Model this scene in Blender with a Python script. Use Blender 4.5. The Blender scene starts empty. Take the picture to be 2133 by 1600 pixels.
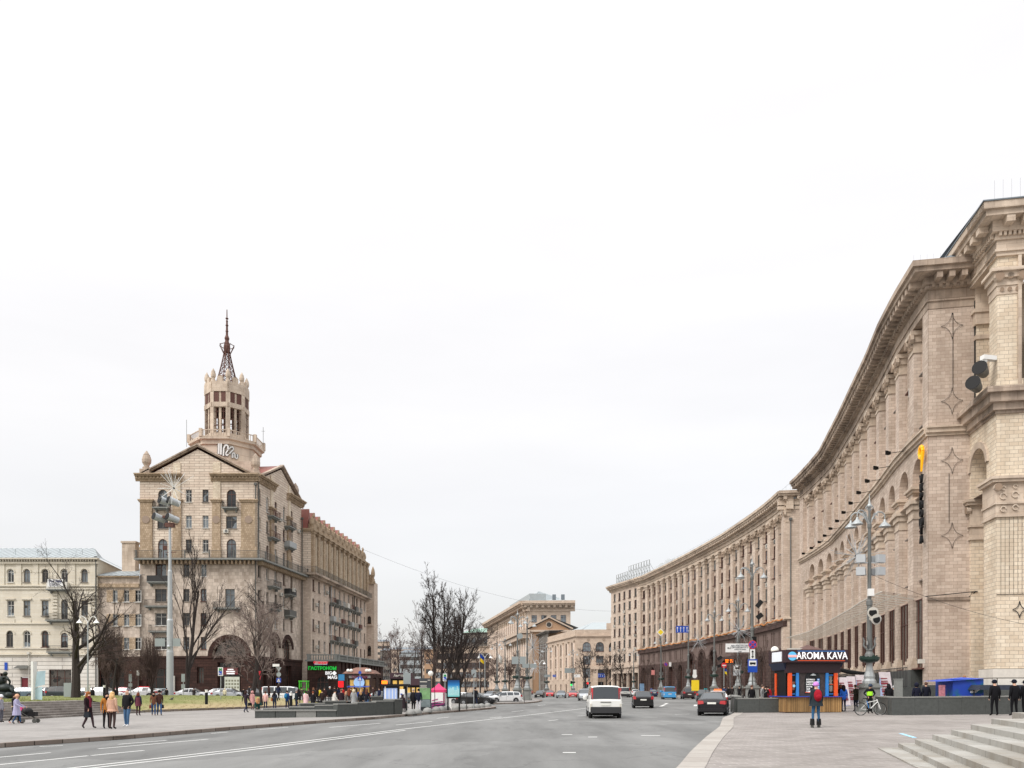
import bpy,math,random
from mathutils import Vector,Matrix
sc=bpy.context.scene
COL=sc.collection
R=math.radians
FPX=1650.0
CZ=1.75
cam=bpy.data.cameras.new('camera'); camo=bpy.data.objects.new('camera',cam); COL.objects.link(camo)
camo.location=(0,0,CZ); camo.rotation_euler=(R(90),0,0)
cam.sensor_fit='HORIZONTAL'; cam.sensor_width=36.0
cam.lens=36.0*FPX/2133.0
cam.shift_x=(1066.5-1066.0)/2133.0
cam.shift_y=(1436.0-800.0)/2133.0
cam.clip_start=0.1; cam.clip_end=6000
sc.camera=camo
SUN_EL,SUN_AZ=R(46),R(230)
w=bpy.data.worlds.new('World'); sc.world=w; w.use_nodes=True
nt=w.node_tree; nt.nodes.clear()
N=nt.nodes.new; L=nt.links.new
out=N('ShaderNodeOutputWorld')
sky=N('ShaderNodeTexSky'); sky.sky_type='NISHITA'; sky.sun_disc=False
sky.sun_elevation=SUN_EL; sky.sun_rotation=SUN_AZ; sky.dust_density=4.0; sky.air_density=1.0
bg1=N('ShaderNodeBackground'); bg1.inputs[1].default_value=0.05
L(sky.outputs[0],bg1.inputs[0])
tc=N('ShaderNodeTexCoord'); sep=N('ShaderNodeSeparateXYZ'); L(tc.outputs['Generated'],sep.inputs[0])
ramp=N('ShaderNodeValToRGB'); L(sep.outputs['Z'],ramp.inputs[0])
cr=ramp.color_ramp
cr.elements[0].position=0.0; cr.elements[0].color=(0.54,0.52,0.51,1)
cr.elements[1].position=1.0; cr.elements[1].color=(2.3,2.3,2.3,1)
for p,c in((0.06,(0.60,0.59,0.585,1)),(0.16,(0.675,0.65,0.63,1)),(0.3,(0.76,0.725,0.685,1)),(0.6,(0.82,0.79,0.76,1)),(0.72,(1.2,1.2,1.2,1))):
 e=cr.elements.new(p); e.color=c
nz=N('ShaderNodeTexNoise'); nz.inputs['Scale'].default_value=1.0; nz.inputs['Detail'].default_value=4
mp=N('ShaderNodeMapping'); mp.inputs['Scale'].default_value=(2.0,2.0,9.0); L(tc.outputs['Generated'],mp.inputs[0]); L(mp.outputs[0],nz.inputs['Vector'])
mr=N('ShaderNodeMapRange'); mr.inputs[1].default_value=0.3; mr.inputs[2].default_value=0.7; mr.inputs[3].default_value=0.98; mr.inputs[4].default_value=1.07
L(nz.outputs['Fac'],mr.inputs[0])
mul=N('ShaderNodeVectorMath'); mul.operation='SCALE'; L(ramp.outputs[0],mul.inputs[0]); L(mr.outputs[0],mul.inputs['Scale'])
bg2=N('ShaderNodeBackground'); bg2.inputs[1].default_value=1.0; L(mul.outputs[0],bg2.inputs[0])
ad=N('ShaderNodeAddShader'); L(bg1.outputs[0],ad.inputs[0]); L(bg2.outputs[0],ad.inputs[1]); L(ad.outputs[0],out.inputs[0])
sl=bpy.data.lights.new('sun','SUN'); so=bpy.data.objects.new('sun',sl); COL.objects.link(so)
sl.energy=1.6; sl.angle=R(18); sl.color=(1.0,0.98,0.955)
sdir=Vector((math.sin(SUN_AZ)*math.cos(SUN_EL),math.cos(SUN_AZ)*math.cos(SUN_EL),math.sin(SUN_EL)))
so.rotation_euler=sdir.to_track_quat('Z','Y').to_euler(); so.location=(0,-20,80)
vs=sc.view_settings; sc.display_settings.display_device='sRGB'
vs.view_transform='Standard'; vs.look='None'; vs.gamma=1; vs.exposure=0.18; vs.use_curve_mapping=False
try:sc.cycles.max_bounces=5; sc.cycles.diffuse_bounces=3; sc.cycles.glossy_bounces=3; sc.cycles.use_denoising=True
except Exception:pass
def S(x):return 0.13+0.0103*x
def gp(px,py,road=False):
 k=(1.76 if road else 1.62)*FPX
 Y=k/((py-1436)+0.0103*(px-1066))
 X=(px-1066)/FPX*Y
 return X,Y
def at(px,Y):return(px-1066)/FPX*Y
def zz(py,Y):return CZ+(1436-py)/FPX*Y
def gz(x,road=False):return S(x)-(0.14 if road else 0)
MATS={}
def rgb(r,g,b):
 f=lambda c:((c/255)/12.92)if c<=10 else(((c/255)+0.055)/1.055)**2.4
 return(f(r),f(g),f(b),1)
def newmat(name):
 m=bpy.data.materials.new(name); m.use_nodes=True
 b=m.node_tree.nodes['Principled BSDF']; MATS[name]=m
 return m,m.node_tree,b
def mat(name,col,rough=0.7,metal=0.0,noise=0.12,nscale=3.0,emit=0.0,spec=0.5,bump=0.0,coat=0.0):
 if name in MATS:return MATS[name]
 m,t,b=newmat(name)
 b.inputs['Roughness'].default_value=rough; b.inputs['Metallic'].default_value=metal
 b.inputs['Specular IOR Level'].default_value=spec
 if coat:b.inputs['Coat Weight'].default_value=coat; b.inputs['Coat Roughness'].default_value=0.08
 if noise>0:
  tcn=t.nodes.new('ShaderNodeTexCoord'); n=t.nodes.new('ShaderNodeTexNoise'); n.inputs['Scale'].default_value=nscale; n.inputs['Detail'].default_value=6
  t.links.new(tcn.outputs['Object'],n.inputs['Vector'])
  mx=t.nodes.new('ShaderNodeMix'); mx.data_type='RGBA'
  mx.inputs[6].default_value=tuple(c*(1-noise*1.6)for c in col[:3])+(1,)
  mx.inputs[7].default_value=tuple(min(1,c*(1+noise*1.6))for c in col[:3])+(1,)
  t.links.new(n.outputs['Fac'],mx.inputs[0]); t.links.new(mx.outputs[2],b.inputs['Base Color'])
  if bump:
   bp=t.nodes.new('ShaderNodeBump'); bp.inputs['Strength'].default_value=bump; bp.inputs['Distance'].default_value=0.05
   t.links.new(n.outputs['Fac'],bp.inputs['Height']); t.links.new(bp.outputs[0],b.inputs['Normal'])
 else:
  b.inputs['Base Color'].default_value=col
 if emit:
  b.inputs['Emission Color'].default_value=col; b.inputs['Emission Strength'].default_value=emit
 return m
def stone(name,c1,c2,mortar,bw=0.5,bh=0.25,ms=0.012,stain=0.25,stc=(0.12,0.09,0.07),rough=0.85,bump=0.3,off=0.5,bias=0.0):
 m,t,b=newmat(name); n=t.nodes.new; l=t.links.new
 uv=n('ShaderNodeUVMap')
 br=n('ShaderNodeTexBrick'); br.offset=off; l(uv.outputs[0],br.inputs['Vector'])
 br.inputs['Color1'].default_value=c1; br.inputs['Color2'].default_value=c2; br.inputs['Mortar'].default_value=mortar
 br.inputs['Scale'].default_value=1.0; br.inputs['Brick Width'].default_value=bw; br.inputs['Row Height'].default_value=bh
 br.inputs['Mortar Size'].default_value=ms; br.inputs['Mortar Smooth'].default_value=0.2; br.inputs['Bias'].default_value=bias
 geo=n('ShaderNodeNewGeometry')
 mp1=n('ShaderNodeMapping'); mp1.inputs['Scale'].default_value=(0.9,0.9,0.14); l(geo.outputs['Position'],mp1.inputs[0])
 n1=n('ShaderNodeTexNoise'); n1.inputs['Scale'].default_value=1.3; n1.inputs['Detail'].default_value=8; n1.inputs['Roughness'].default_value=0.65; l(mp1.outputs[0],n1.inputs['Vector'])
 n2=n('ShaderNodeTexNoise'); n2.inputs['Scale'].default_value=0.22; n2.inputs['Detail'].default_value=5; l(geo.outputs['Position'],n2.inputs['Vector'])
 ma=n('ShaderNodeMath'); ma.operation='MULTIPLY'; l(n1.outputs['Fac'],ma.inputs[0]); l(n2.outputs['Fac'],ma.inputs[1])
 mrr=n('ShaderNodeMapRange'); mrr.inputs[1].default_value=0.19; mrr.inputs[2].default_value=0.36; mrr.inputs[3].default_value=0; mrr.inputs[4].default_value=stain*2.0
 l(ma.outputs[0],mrr.inputs[0])
 mx=n('ShaderNodeMix'); mx.data_type='RGBA'; l(mrr.outputs[0],mx.inputs[0]); l(br.outputs['Color'],mx.inputs[6]); mx.inputs[7].default_value=stc+(1,)
 n3=n('ShaderNodeTexNoise'); n3.inputs['Scale'].default_value=6; n3.inputs['Detail'].default_value=3; l(geo.outputs['Position'],n3.inputs['Vector'])
 hs=n('ShaderNodeHueSaturation'); mr3=n('ShaderNodeMapRange'); mr3.inputs[3].default_value=0.88; mr3.inputs[4].default_value=1.12
 l(n3.outputs['Fac'],mr3.inputs[0]); l(mr3.outputs[0],hs.inputs['Value']); l(mx.outputs[2],hs.inputs['Color'])
 l(hs.outputs[0],b.inputs['Base Color']); b.inputs['Roughness'].default_value=rough; b.inputs['Specular IOR Level'].default_value=.2
 if bump:
  bp=n('ShaderNodeBump'); bp.inputs['Strength'].default_value=bump; bp.inputs['Distance'].default_value=0.03; bp.invert=True
  l(br.outputs['Fac'],bp.inputs['Height']); l(bp.outputs[0],b.inputs['Normal'])
 return m
def glassmat(name,dark,light,frac=0.3,rough=0.12):
 m,t,b=newmat(name); n=t.nodes.new; l=t.links.new
 oi=n('ShaderNodeObjectInfo'); geo=n('ShaderNodeNewGeometry')
 n1=n('ShaderNodeTexNoise'); n1.inputs['Scale'].default_value=0.6; l(geo.outputs['Position'],n1.inputs['Vector'])
 ad=n('ShaderNodeMath'); ad.operation='ADD'; l(oi.outputs['Random'],ad.inputs[0]); l(n1.outputs['Fac'],ad.inputs[1])
 cr=n('ShaderNodeValToRGB'); fr=n('ShaderNodeMath'); fr.operation='FRACT'; l(ad.outputs[0],fr.inputs[0]); l(fr.outputs[0],cr.inputs[0])
 cr.color_ramp.elements[0].color=dark; cr.color_ramp.elements[1].color=light
 cr.color_ramp.elements[0].position=1-frac-0.25; cr.color_ramp.elements[1].position=1-frac*0.3
 l(cr.outputs[0],b.inputs['Base Color']); b.inputs['Roughness'].default_value=rough; b.inputs['Specular IOR Level'].default_value=0.55
 return m
M={}
M['wing']=stone('pink_stone',rgb(210,194,179),rgb(186,168,153),rgb(140,122,110),0.55,0.24,0.008,0.18,(0.22,0.17,0.13))
M['cream']=stone('cream_ceramic',rgb(226,213,192),rgb(208,191,168),rgb(128,114,104),0.52,0.25,0.009,0.16,(0.3,0.25,0.19))
M['trim']=stone('trim_stone',rgb(212,196,178),rgb(194,177,159),rgb(150,130,112),1.2,0.6,0.006,0.22,(0.16,0.12,0.09))
M['cornice']=stone('cornice_stone',rgb(192,175,158),rgb(174,157,141),rgb(120,100,85),1.0,0.7,0.008,0.35,(0.12,0.09,0.075))
M['street']=stone('facade_stone',rgb(212,196,180),rgb(192,174,158),rgb(164,146,132),0.6,0.3,0.012,0.15,(0.28,0.21,0.16))
M['granite']=stone('brown_granite',rgb(92,73,68),rgb(70,55,51),rgb(38,30,28),1.0,0.5,0.02,0.2,(0.03,0.025,0.02),bump=0.6)
M['granite2']=stone('dark_granite_cladding',rgb(72,50,44),rgb(54,38,33),rgb(30,22,19),0.9,0.45,0.02,0.2,(0.03,0.02,0.018),bump=0.6)
M['mauve']=stone('mauve_granite',rgb(122,106,100),rgb(110,94,88),rgb(84,70,66),2.0,1.2,0.01,0.1)
M['low_a']=stone('checker_tile',rgb(208,194,180),rgb(158,144,131),rgb(158,144,131),0.56,0.56,0.015,0.26,(0.22,0.17,0.13),bias=-0.3)
M['up_a']=stone('banded_ceramic',rgb(222,208,191),rgb(206,189,172),rgb(152,134,120),1.6,0.42,0.035,0.16,(0.25,0.2,0.16))
M['ochre']=stone('ochre_ornament',rgb(188,168,144),rgb(160,140,116),rgb(142,122,100),0.35,0.35,0.02,0.14,(0.12,0.08,0.05))
M['yellow']=stone('cream_plaster',rgb(216,209,194),rgb(208,200,184),rgb(205,190,158),3.0,0.5,0.012,0.12,(0.4,0.35,0.28))
M['whitebase']=stone('white_rustic_plaster',rgb(220,216,208),rgb(210,204,194),rgb(110,104,96),8.0,0.62,0.035,0.1)
M['grey']=stone('grey_render',rgb(128,124,118),rgb(114,110,104),rgb(90,86,82),0.9,0.45,0.012,0.2)
M['far']=stone('far_sandstone',rgb(200,182,164),rgb(186,167,150),rgb(160,142,126),0.9,0.45,0.012,0.08)
M['farcol']=mat('pale_column_stone',rgb(222,204,188),0.8,noise=0.06,nscale=0.5)
M['brick']=mat('plain_brown_brick',rgb(168,136,108),0.9,noise=0.1,nscale=2)
M['metalroof']=mat('grey_metal_roof',rgb(158,165,167),0.7,0.0,noise=0.08,nscale=0.8)
M['darkroof']=mat('dark_slate_roof',rgb(110,118,124),0.5,0.2,noise=0.1)
M['redroof']=mat('red_metal_roof',rgb(132,78,68),0.55,0.1,noise=0.15,nscale=1.0)
M['teal']=mat('green_copper_roof',rgb(150,180,165),0.6,noise=0.1)
M['pane']=glassmat('window_glass',(0.018,0.02,0.022,1),(0.18,0.21,0.23,1),0.26)
M['shopglass']=glassmat('shop_glass',(0.01,0.01,0.01,1),(0.08,0.07,0.06,1),0.3)
M['frame_w']=mat('white_window_frame',rgb(214,212,206),0.5,noise=0.04)
M['frame_d']=mat('brown_window_frame',rgb(92,56,46),0.6,noise=0.1)
M['frame_g']=mat('grey_window_frame',rgb(120,112,104),0.6,noise=0.1)
M['iron']=mat('black_iron',rgb(48,48,48),0.6,0.3,noise=0.1)
M['irong']=mat('grey_iron_railing',rgb(92,92,88),0.6,0.3,noise=0.1)
M['rust']=mat('rusty_steel',rgb(98,66,58),0.8,0.1,noise=0.25,nscale=4)
M['lampgrey']=mat('silver_grey_paint',rgb(158,162,162),0.45,0.3,noise=0.05)
M['polegrey']=mat('grey_pole_paint',rgb(104,106,104),0.55,0.2,noise=0.08)
M['lamppale']=mat('pale_steel_pole',rgb(178,182,184),0.5,0.2,noise=0.05)
M['green']=mat('dark_green_bowl',rgb(26,50,42),0.5,noise=0.2)
M['pedestal']=mat('grey_granite_block',rgb(128,130,126),0.75,noise=0.15,nscale=12)
M['wallg']=mat('polished_dark_granite',rgb(72,75,73),0.4,noise=0.22,nscale=7)
M['wallcap']=mat('granite_coping',rgb(130,130,126),0.55,noise=0.12,nscale=10)
M['ac']=mat('ac_casing',rgb(200,196,186),0.6,noise=0.08)
M['white']=mat('white_paint',rgb(225,225,222),0.5,noise=0.03)
M['black']=mat('black_plastic',rgb(16,16,17),0.6,noise=0.05,spec=.3)
M['globe']=mat('opal_globe',rgb(235,233,225),0.3,noise=0.02)
M['signblue']=mat('sign_blue',rgb(24,72,170),0.4,noise=0.03)
M['signred']=mat('sign_red',rgb(200,40,50),0.4,noise=0.03)
M['signyellow']=mat('sign_yellow',rgb(235,205,40),0.5,noise=0.03)
M['signback']=mat('sign_back_metal',rgb(150,158,158),0.5,0.4,noise=0.04)
M['orangeled']=mat('amber_led',rgb(255,120,20),0.5,noise=0,emit=1.5)
M['greenled']=mat('green_lamp',rgb(30,230,90),0.5,noise=0,emit=2)
M['redled']=mat('red_lamp',rgb(240,40,40),0.5,noise=0,emit=2)
M['whitetext']=mat('white_lettering',rgb(240,240,240),0.5,noise=0,emit=0.35)
M['yelwhite']=mat('warm_headlamp',rgb(255,235,200),0.3,noise=0,emit=1.2)
M['bark']=mat('grey_brown_bark',rgb(50,43,39),0.95,noise=0.3,nscale=6,bump=0.4)
M['twig']=mat('dark_twig',rgb(58,49,45),0.95,noise=0.2,nscale=1)
M['twigr']=mat('reddish_twig',rgb(86,70,64),0.95,noise=0.2,nscale=1)
class MB:
 def __init__(s):s.v=[]; s.f=[]; s.uv=[]; s.mi=[]
 def face(s,pts,uvs=None,mi=0):
  b=len(s.v); s.v.extend([tuple(p)for p in pts]); s.f.append(tuple(range(b,b+len(pts))))
  if uvs is None:
   a=Vector(pts[0]); n=(Vector(pts[1])-a).cross(Vector(pts[2])-a)
   ax,ay,az=abs(n.x),abs(n.y),abs(n.z)
   if az>=ax and az>=ay:uvs=[(p[0],p[1])for p in pts]
   elif ax>=ay:uvs=[(p[1],p[2])for p in pts]
   else:uvs=[(p[0],p[2])for p in pts]
  s.uv.extend(uvs); s.mi.append(mi)
 def hexa(s,P,U=None,mi=0,skip=()):
  F=((0,3,2,1),(4,5,6,7),(0,1,5,4),(1,2,6,5),(2,3,7,6),(3,0,4,7))
  for i,q in enumerate(F):
   if i in skip:continue
   s.face([P[k]for k in q],[U[i][k]for k in range(4)]if U else None,mi)
 def box(s,cx,cy,z0,sx,sy,sz,mi=0,rz=0,top=1.0):
  c,sn=math.cos(rz),math.sin(rz); P=[]
  for k,z in((1,z0),(top,z0+sz)):
   for dx,dy in((-1,-1),(1,-1),(1,1),(-1,1)):
    x,y=dx*sx/2*k,dy*sy/2*k
    P.append((cx+x*c-y*sn,cy+x*sn+y*c,z))
  s.hexa(P,None,mi)
 def bar(s,a,b,wd,mi=0,n=4,r2=None):
  a,b=Vector(a),Vector(b); d=b-a
  if d.length<1e-6:return
  d.normalize(); up=Vector((0,0,1))if abs(d.z)<0.95 else Vector((1,0,0))
  x=d.cross(up).normalized(); y=x.cross(d).normalized(); r2=wd if r2 is None else r2
  off=math.pi/n
  A=[a+(x*math.cos(2*math.pi*i/n+off)+y*math.sin(2*math.pi*i/n+off))*wd for i in range(n)]
  B=[b+(x*math.cos(2*math.pi*i/n+off)+y*math.sin(2*math.pi*i/n+off))*r2 for i in range(n)]
  base=len(s.v); s.v.extend([tuple(p)for p in A+B])
  for i in range(n):
   j=(i+1)%n; s.f.append((base+i,base+n+i,base+n+j,base+j)); s.uv.extend([(i,0),(i,1),(i+1,1),(i+1,0)]); s.mi.append(mi)
  if n>3 or wd>0.05:
   s.f.append(tuple(base+i for i in range(n))); s.uv.extend([(0,0)]*n); s.mi.append(mi)
   s.f.append(tuple(base+n+i for i in reversed(range(n)))); s.uv.extend([(0,0)]*n); s.mi.append(mi)
 def path(s,pts,r,mi=0,n=6):
  for i in range(len(pts)-1):
   ra=r[i]if isinstance(r,(list,tuple))else r; rb=r[i+1]if isinstance(r,(list,tuple))else r
   s.bar(pts[i],pts[i+1],ra,mi,n,rb)
 def lathe(s,prof,cx=0,cy=0,z=0,n=16,mi=0,ax='z',sq=None):
  base=len(s.v)
  for r,h in prof:
   for i in range(n):
    a=2*math.pi*(i+0.5)/n; k=1.0
    if sq:k=1/max(abs(math.cos(a)),abs(math.sin(a)))
    s.v.append((cx+math.cos(a)*r*k,cy+math.sin(a)*r*k,z+h))
  for j in range(len(prof)-1):
   for i in range(n):
    q=(base+j*n+i,base+j*n+(i+1)%n,base+(j+1)*n+(i+1)%n,base+(j+1)*n+i)
    s.f.append(q); s.uv.extend([(i/n,j),((i+1)/n,j),((i+1)/n,j+1),(i/n,j+1)]); s.mi.append(mi)
  for j,rev in((0,True),(len(prof)-1,False)):
   if prof[j][0]>1e-4:
    q=[base+j*n+i for i in range(n)]
    if rev:q.reverse()
    s.f.append(tuple(q)); s.uv.extend([(0,0)]*n); s.mi.append(mi)
 def sphere(s,c,r,mi=0,n=10,m=6,sx=1,sy=1,sz=1):
  base=len(s.v)
  for j in range(m+1):
   t=math.pi*j/m
   for i in range(n):
    a=2*math.pi*i/n
    s.v.append((c[0]+r*sx*math.sin(t)*math.cos(a),c[1]+r*sy*math.sin(t)*math.sin(a),c[2]-r*sz*math.cos(t)))
  for j in range(m):
   for i in range(n):
    s.f.append((base+j*n+i,base+j*n+(i+1)%n,base+(j+1)*n+(i+1)%n,base+(j+1)*n+i))
    s.uv.extend([(0,0),(1,0),(1,1),(0,1)]); s.mi.append(mi)
 def fbox(s,F,u0,u1,w0,w1,z0,z1,mi=0,step=4.0,z1b=None):
  n=1 if not F.curved else max(1,int(math.ceil((u1-u0)/step)))
  for i in range(n):
   a=u0+(u1-u0)*i/n; b=u0+(u1-u0)*(i+1)/n
   P=[F.p(a,w1,z0),F.p(b,w1,z0),F.p(b,w0,z0),F.p(a,w0,z0),F.p(a,w1,z1),F.p(b,w1,z1),F.p(b,w0,z1),F.p(a,w0,z1)]
   U={0:[(a,w1),(a,w0),(b,w0),(b,w1)],1:[(a,w1),(b,w1),(b,w0),(a,w0)],2:[(a,z0),(b,z0),(b,z1),(a,z1)],3:[(w1,z0),(w0,z0),(w0,z1),(w1,z1)],4:[(b,z0),(a,z0),(a,z1),(b,z1)],5:[(w0,z0),(w1,z0),(w1,z1),(w0,z1)]}
   skip=[4]if(u1-u0)>3 and n>1 else[]
   if i>0:skip.append(5)
   if i<n-1:skip.append(3)
   s.hexa(P,U,mi,skip)
 def quadf(s,F,pts,w,mi=0,rev=False):
  P=[F.p(u,w,z)for u,z in pts]; s.face(P,[(u,z)for u,z in pts],mi)
 def build(s,name,mats,parent=None,local=False,smooth=False):
  me=bpy.data.meshes.new(name)
  v=s.v
  if parent is not None and not local:
   o=ROOTLOC.get(parent.name,(0,0,0)); v=[(a[0]-o[0],a[1]-o[1],a[2]-o[2])for a in v]
  me.from_pydata(v,[],s.f)
  if s.uv:
   uvl=me.uv_layers.new(name='UVMap'); flat=[c for u in s.uv for c in u]
   if len(flat)==len(uvl.data)*2:uvl.data.foreach_set('uv',flat)
  if not isinstance(mats,(list,tuple)):mats=[mats]
  for m in mats:me.materials.append(m)
  me.polygons.foreach_set('material_index',s.mi)
  if smooth:me.polygons.foreach_set('use_smooth',[True]*len(me.polygons))
  me.update()
  ob=bpy.data.objects.new(name,me); COL.objects.link(ob)
  if parent is not None:ob.parent=parent
  return ob
ROOTLOC={}
def tag(o,label=None,cat=None,group=None,kind=None):
 if label:o['label']=label
 if cat:o['category']=cat
 if group:o['group']=group
 if kind:o['kind']=kind
 return o
def thing(name,label,cat,loc=(0,0,0),rz=0,group=None):
 o=bpy.data.objects.new(name,None); COL.objects.link(o); o.location=loc; o.rotation_euler=(0,0,rz)
 o.empty_display_size=0.3
 ROOTLOC[o.name]=loc
 return tag(o,label,cat,group)
def copy_thing(src,loc,rz=0,label=None,scale=1.0,group=None,recolor=None):
 r=src.copy(); COL.objects.link(r); r.location=loc; r.rotation_euler=(0,0,rz); r.scale=(scale,)*3
 if label:r['label']=label
 if group:r['group']=group
 for ch in list(src.children):
  c=ch.copy(); COL.objects.link(c); c.parent=r
  for g in list(ch.children):
   d=g.copy(); COL.objects.link(d); d.parent=c
 return r
class Fac:
 def __init__(s,pts,z=0):
  s.P=[Vector((a,b))for a,b in pts]; s.curved=len(pts)>2
  s.T=[]; n=len(pts)
  for i in range(n):
   a=s.P[max(0,i-1)]; b=s.P[min(n-1,i+1)]; s.T.append((b-a).normalized())
  s.U=[0.0]
  for i in range(n-1):s.U.append(s.U[-1]+(s.P[i+1]-s.P[i]).length)
  s.len=s.U[-1]
 def loc(s,u):
  i=0
  while i<len(s.U)-2 and u>s.U[i+1]:i+=1
  t=(u-s.U[i])/(s.U[i+1]-s.U[i]); tt=min(1,max(0,t))
  p=s.P[i]+(s.P[i+1]-s.P[i])*t
  if s.curved:
   tg=(s.T[i]*(1-tt)+s.T[i+1]*tt).normalized()
  else:tg=s.T[0]
  return p,tg
 def p(s,u,w,z):
  p,t=s.loc(u); return(p.x+t.y*w,p.y-t.x*w,z)
 def ang(s,u):p,t=s.loc(u); return math.atan2(t.y,t.x)
 def mtx(s,u,w,z):
  p,t=s.loc(u); q=s.p(u,w,z)
  return Matrix(((t.x,0,t.y,q[0]),(t.y,0,-t.x,q[1]),(0,1,0,q[2]),(0,0,0,1)))
 def u_of_px(s,px,w=0.0):
  best=None
  for k in range(0,2001):
   u=-1+(s.len+2)*k/2000; q=s.p(u,w,0)
   e=abs(q[0]/q[1]-(px-1066)/FPX)
   if best is None or e<best[0]:best=(e,u)
  return best[1]
 def sub(s,w):
  pts=[]
  for k,u in enumerate(s.U):
   q=s.p(u,w,0); pts.append((q[0],q[1]))
  return Fac(pts)
def arc_pts(uc,zs,r,n=8):return[(uc-r*math.cos(math.pi*i/n),zs+r*math.sin(math.pi*i/n))for i in range(n+1)]
def wall(mb,F,u0,u1,z0,z1,ops,w=0.0,depth=0.35,mi=0,maxstep=5.0):
 """ops: (uc, z0, width, height, arch)"""
 us={u0,u1}; zs={z0,z1}
 for uc,a,wd,h,arch in ops:
  for x in(uc-wd/2,uc+wd/2):
   if u0<x<u1:us.add(round(x,4))
  for x in(a,a+h):
   if z0<x<z1:zs.add(round(x,4))
 us=sorted(us);
 if F.curved:
  ex=[]
  for i in range(len(us)-1):
   n=int((us[i+1]-us[i])/maxstep)
   for k in range(1,n+1):ex.append(us[i]+(us[i+1]-us[i])*k/(n+1))
  us=sorted(us+ex)
 zs=sorted(zs)
 for i in range(len(us)-1):
  uc_=(us[i]+us[i+1])/2
  col=[o for o in ops if abs(o[0]-uc_)<o[2]/2]
  run=None
  for j in range(len(zs)-1):
   zc=(zs[j]+zs[j+1])/2
   hole=any(o[1]<zc<o[1]+o[3]for o in col)
   if not hole:
    if run is None:run=zs[j]
   if(hole or j==len(zs)-2)and run is not None:
    top=zs[j]if hole else zs[j+1]
    mb.quadf(F,[(us[i],run),(us[i+1],run),(us[i+1],top),(us[i],top)],w,mi); run=None
 for uc,a,wd,h,arch in ops:
  l_,r_=uc-wd/2,uc+wd/2; zt=a+h
  if l_<u0-0.01 or r_>u1+0.01:continue
  zs_=zt-wd/2 if arch else zt
  def rev(q0,q1):
   P=[F.p(q0[0],w,q0[1]),F.p(q0[0],w-depth,q0[1]),F.p(q1[0],w-depth,q1[1]),F.p(q1[0],w,q1[1])]
   mb.face(P,[(0,q0[1]),(depth,q0[1]),(depth,q1[1]),(0,q1[1])],mi)
  rev((l_,a),(l_,zs_)); rev((r_,zs_),(r_,a)); rev((r_,a),(l_,a))
  if arch:
   A=arc_pts(uc,zs_,wd/2)
   for k in range(len(A)-1):
    q0,q1=A[k],A[k+1]; rev(q0,q1)
    mb.quadf(F,[q0,q1,(q1[0],zt),(q0[0],zt)],w,mi)
  else:rev((l_,zt),(r_,zt))
WIN={}
def window_mesh(wd,h,arch,style):
 key=(round(wd,2),round(h,2),arch,style)
 if key in WIN:return WIN[key]
 fm=MB(); t=0.07
 zs_=h-wd/2 if arch else h
 fm.box(-wd/2+t/2,0.0,0,t,0.08,zs_); fm.box(wd/2-t/2,0.0,0,t,0.08,zs_)
 fm.box(0,0,0,wd-2*t,0.08,t)
 if arch:
  A=arc_pts(0,zs_,wd/2-t/2)
  for k in range(len(A)-1):fm.bar((A[k][0],0,A[k][1]),(A[k+1][0],0,A[k+1][1]),0.05)
  fm.box(0,0,zs_-t/2,wd-2*t,0.07,t)
 else:fm.box(0,0,h-t,wd-2*t,0.08,t)
 nm=1 if wd<2.0 else 2
 for k in range(nm):
  x=(k+1)*wd/(nm+1)-wd/2
  if wd>0.9:fm.box(x,0.003,t,0.055,0.07,h-2*t)
 if not arch and h>1.5:fm.box(0,0.005,h*0.68,wd-2*t,0.065,0.055)
 fm.box(0,-0.17,-0.09,wd+0.16,0.42,0.085)
 pm=MB()
 if arch:pm.face([(-wd/2,0.03,0),(wd/2,0.03,0)]+[(x,0.03,z)for x,z in reversed(arc_pts(0,zs_,wd/2))])
 else:pm.face([(-wd/2,0.03,0),(wd/2,0.03,0),(wd/2,0.03,h),(-wd/2,0.03,h)])
 WIN[key]=(fm,pm); return WIN[key]
WME={}
def add_windows(root,lst,F,cap=96,styles=('frame_w',),pane='pane',seed=1,nm='window'):
 """lst: (uc, z0, wd, h, arch, w)"""
 rnd=random.Random(seed); ox,oy,oz=ROOTLOC[root.name]
 L_=[]
 for it in lst:
  f=it[6]if len(it)>6 else F
  q=f.p(it[0],it[5],it[1]); L_.append((-(it[2]*it[3])/(q[0]**2+q[1]**2),q,f.ang(it[0]),it))
 L_.sort(key=lambda a:a[0])
 fm_all,pm_all=MB(),MB(); mats=[M[s]for s in styles]
 for i,(_,q,an,it)in enumerate(L_):
  st=rnd.randrange(len(styles)); fm,pm=window_mesh(it[2],it[3],it[4],0)
  if i<cap:
   key=(round(it[2],2),round(it[3],2),it[4],styles[st],pane)
   if key not in WME:
    a=fm.build(nm,mats[st],None); b=pm.build('pane',M[pane],None)
    WME[key]=(a.data,b.data); bpy.data.objects.remove(a); bpy.data.objects.remove(b)
   o=bpy.data.objects.new(nm,WME[key][0]); COL.objects.link(o); o.parent=root
   o.location=(q[0]-ox,q[1]-oy,q[2]-oz); o.rotation_euler=(0,0,an)
   p=bpy.data.objects.new('pane',WME[key][1]); COL.objects.link(p); p.parent=o
  else:
   c,s=math.cos(an),math.sin(an)
   for src,dst,mi in((fm,fm_all,st),(pm,fm_all,len(mats))):
    b=len(dst.v); dst.v.extend([(q[0]+v[0]*c-v[1]*s,q[1]+v[0]*s+v[1]*c,q[2]+v[2])for v in src.v])
    dst.f.extend([tuple(k+b for k in f)for f in src.f]); dst.uv.extend(src.uv); dst.mi.extend([mi]*len(src.f))
 if fm_all.f:tag(fm_all.build(nm,mats+[M[pane]],root),kind='stuff')
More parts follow.
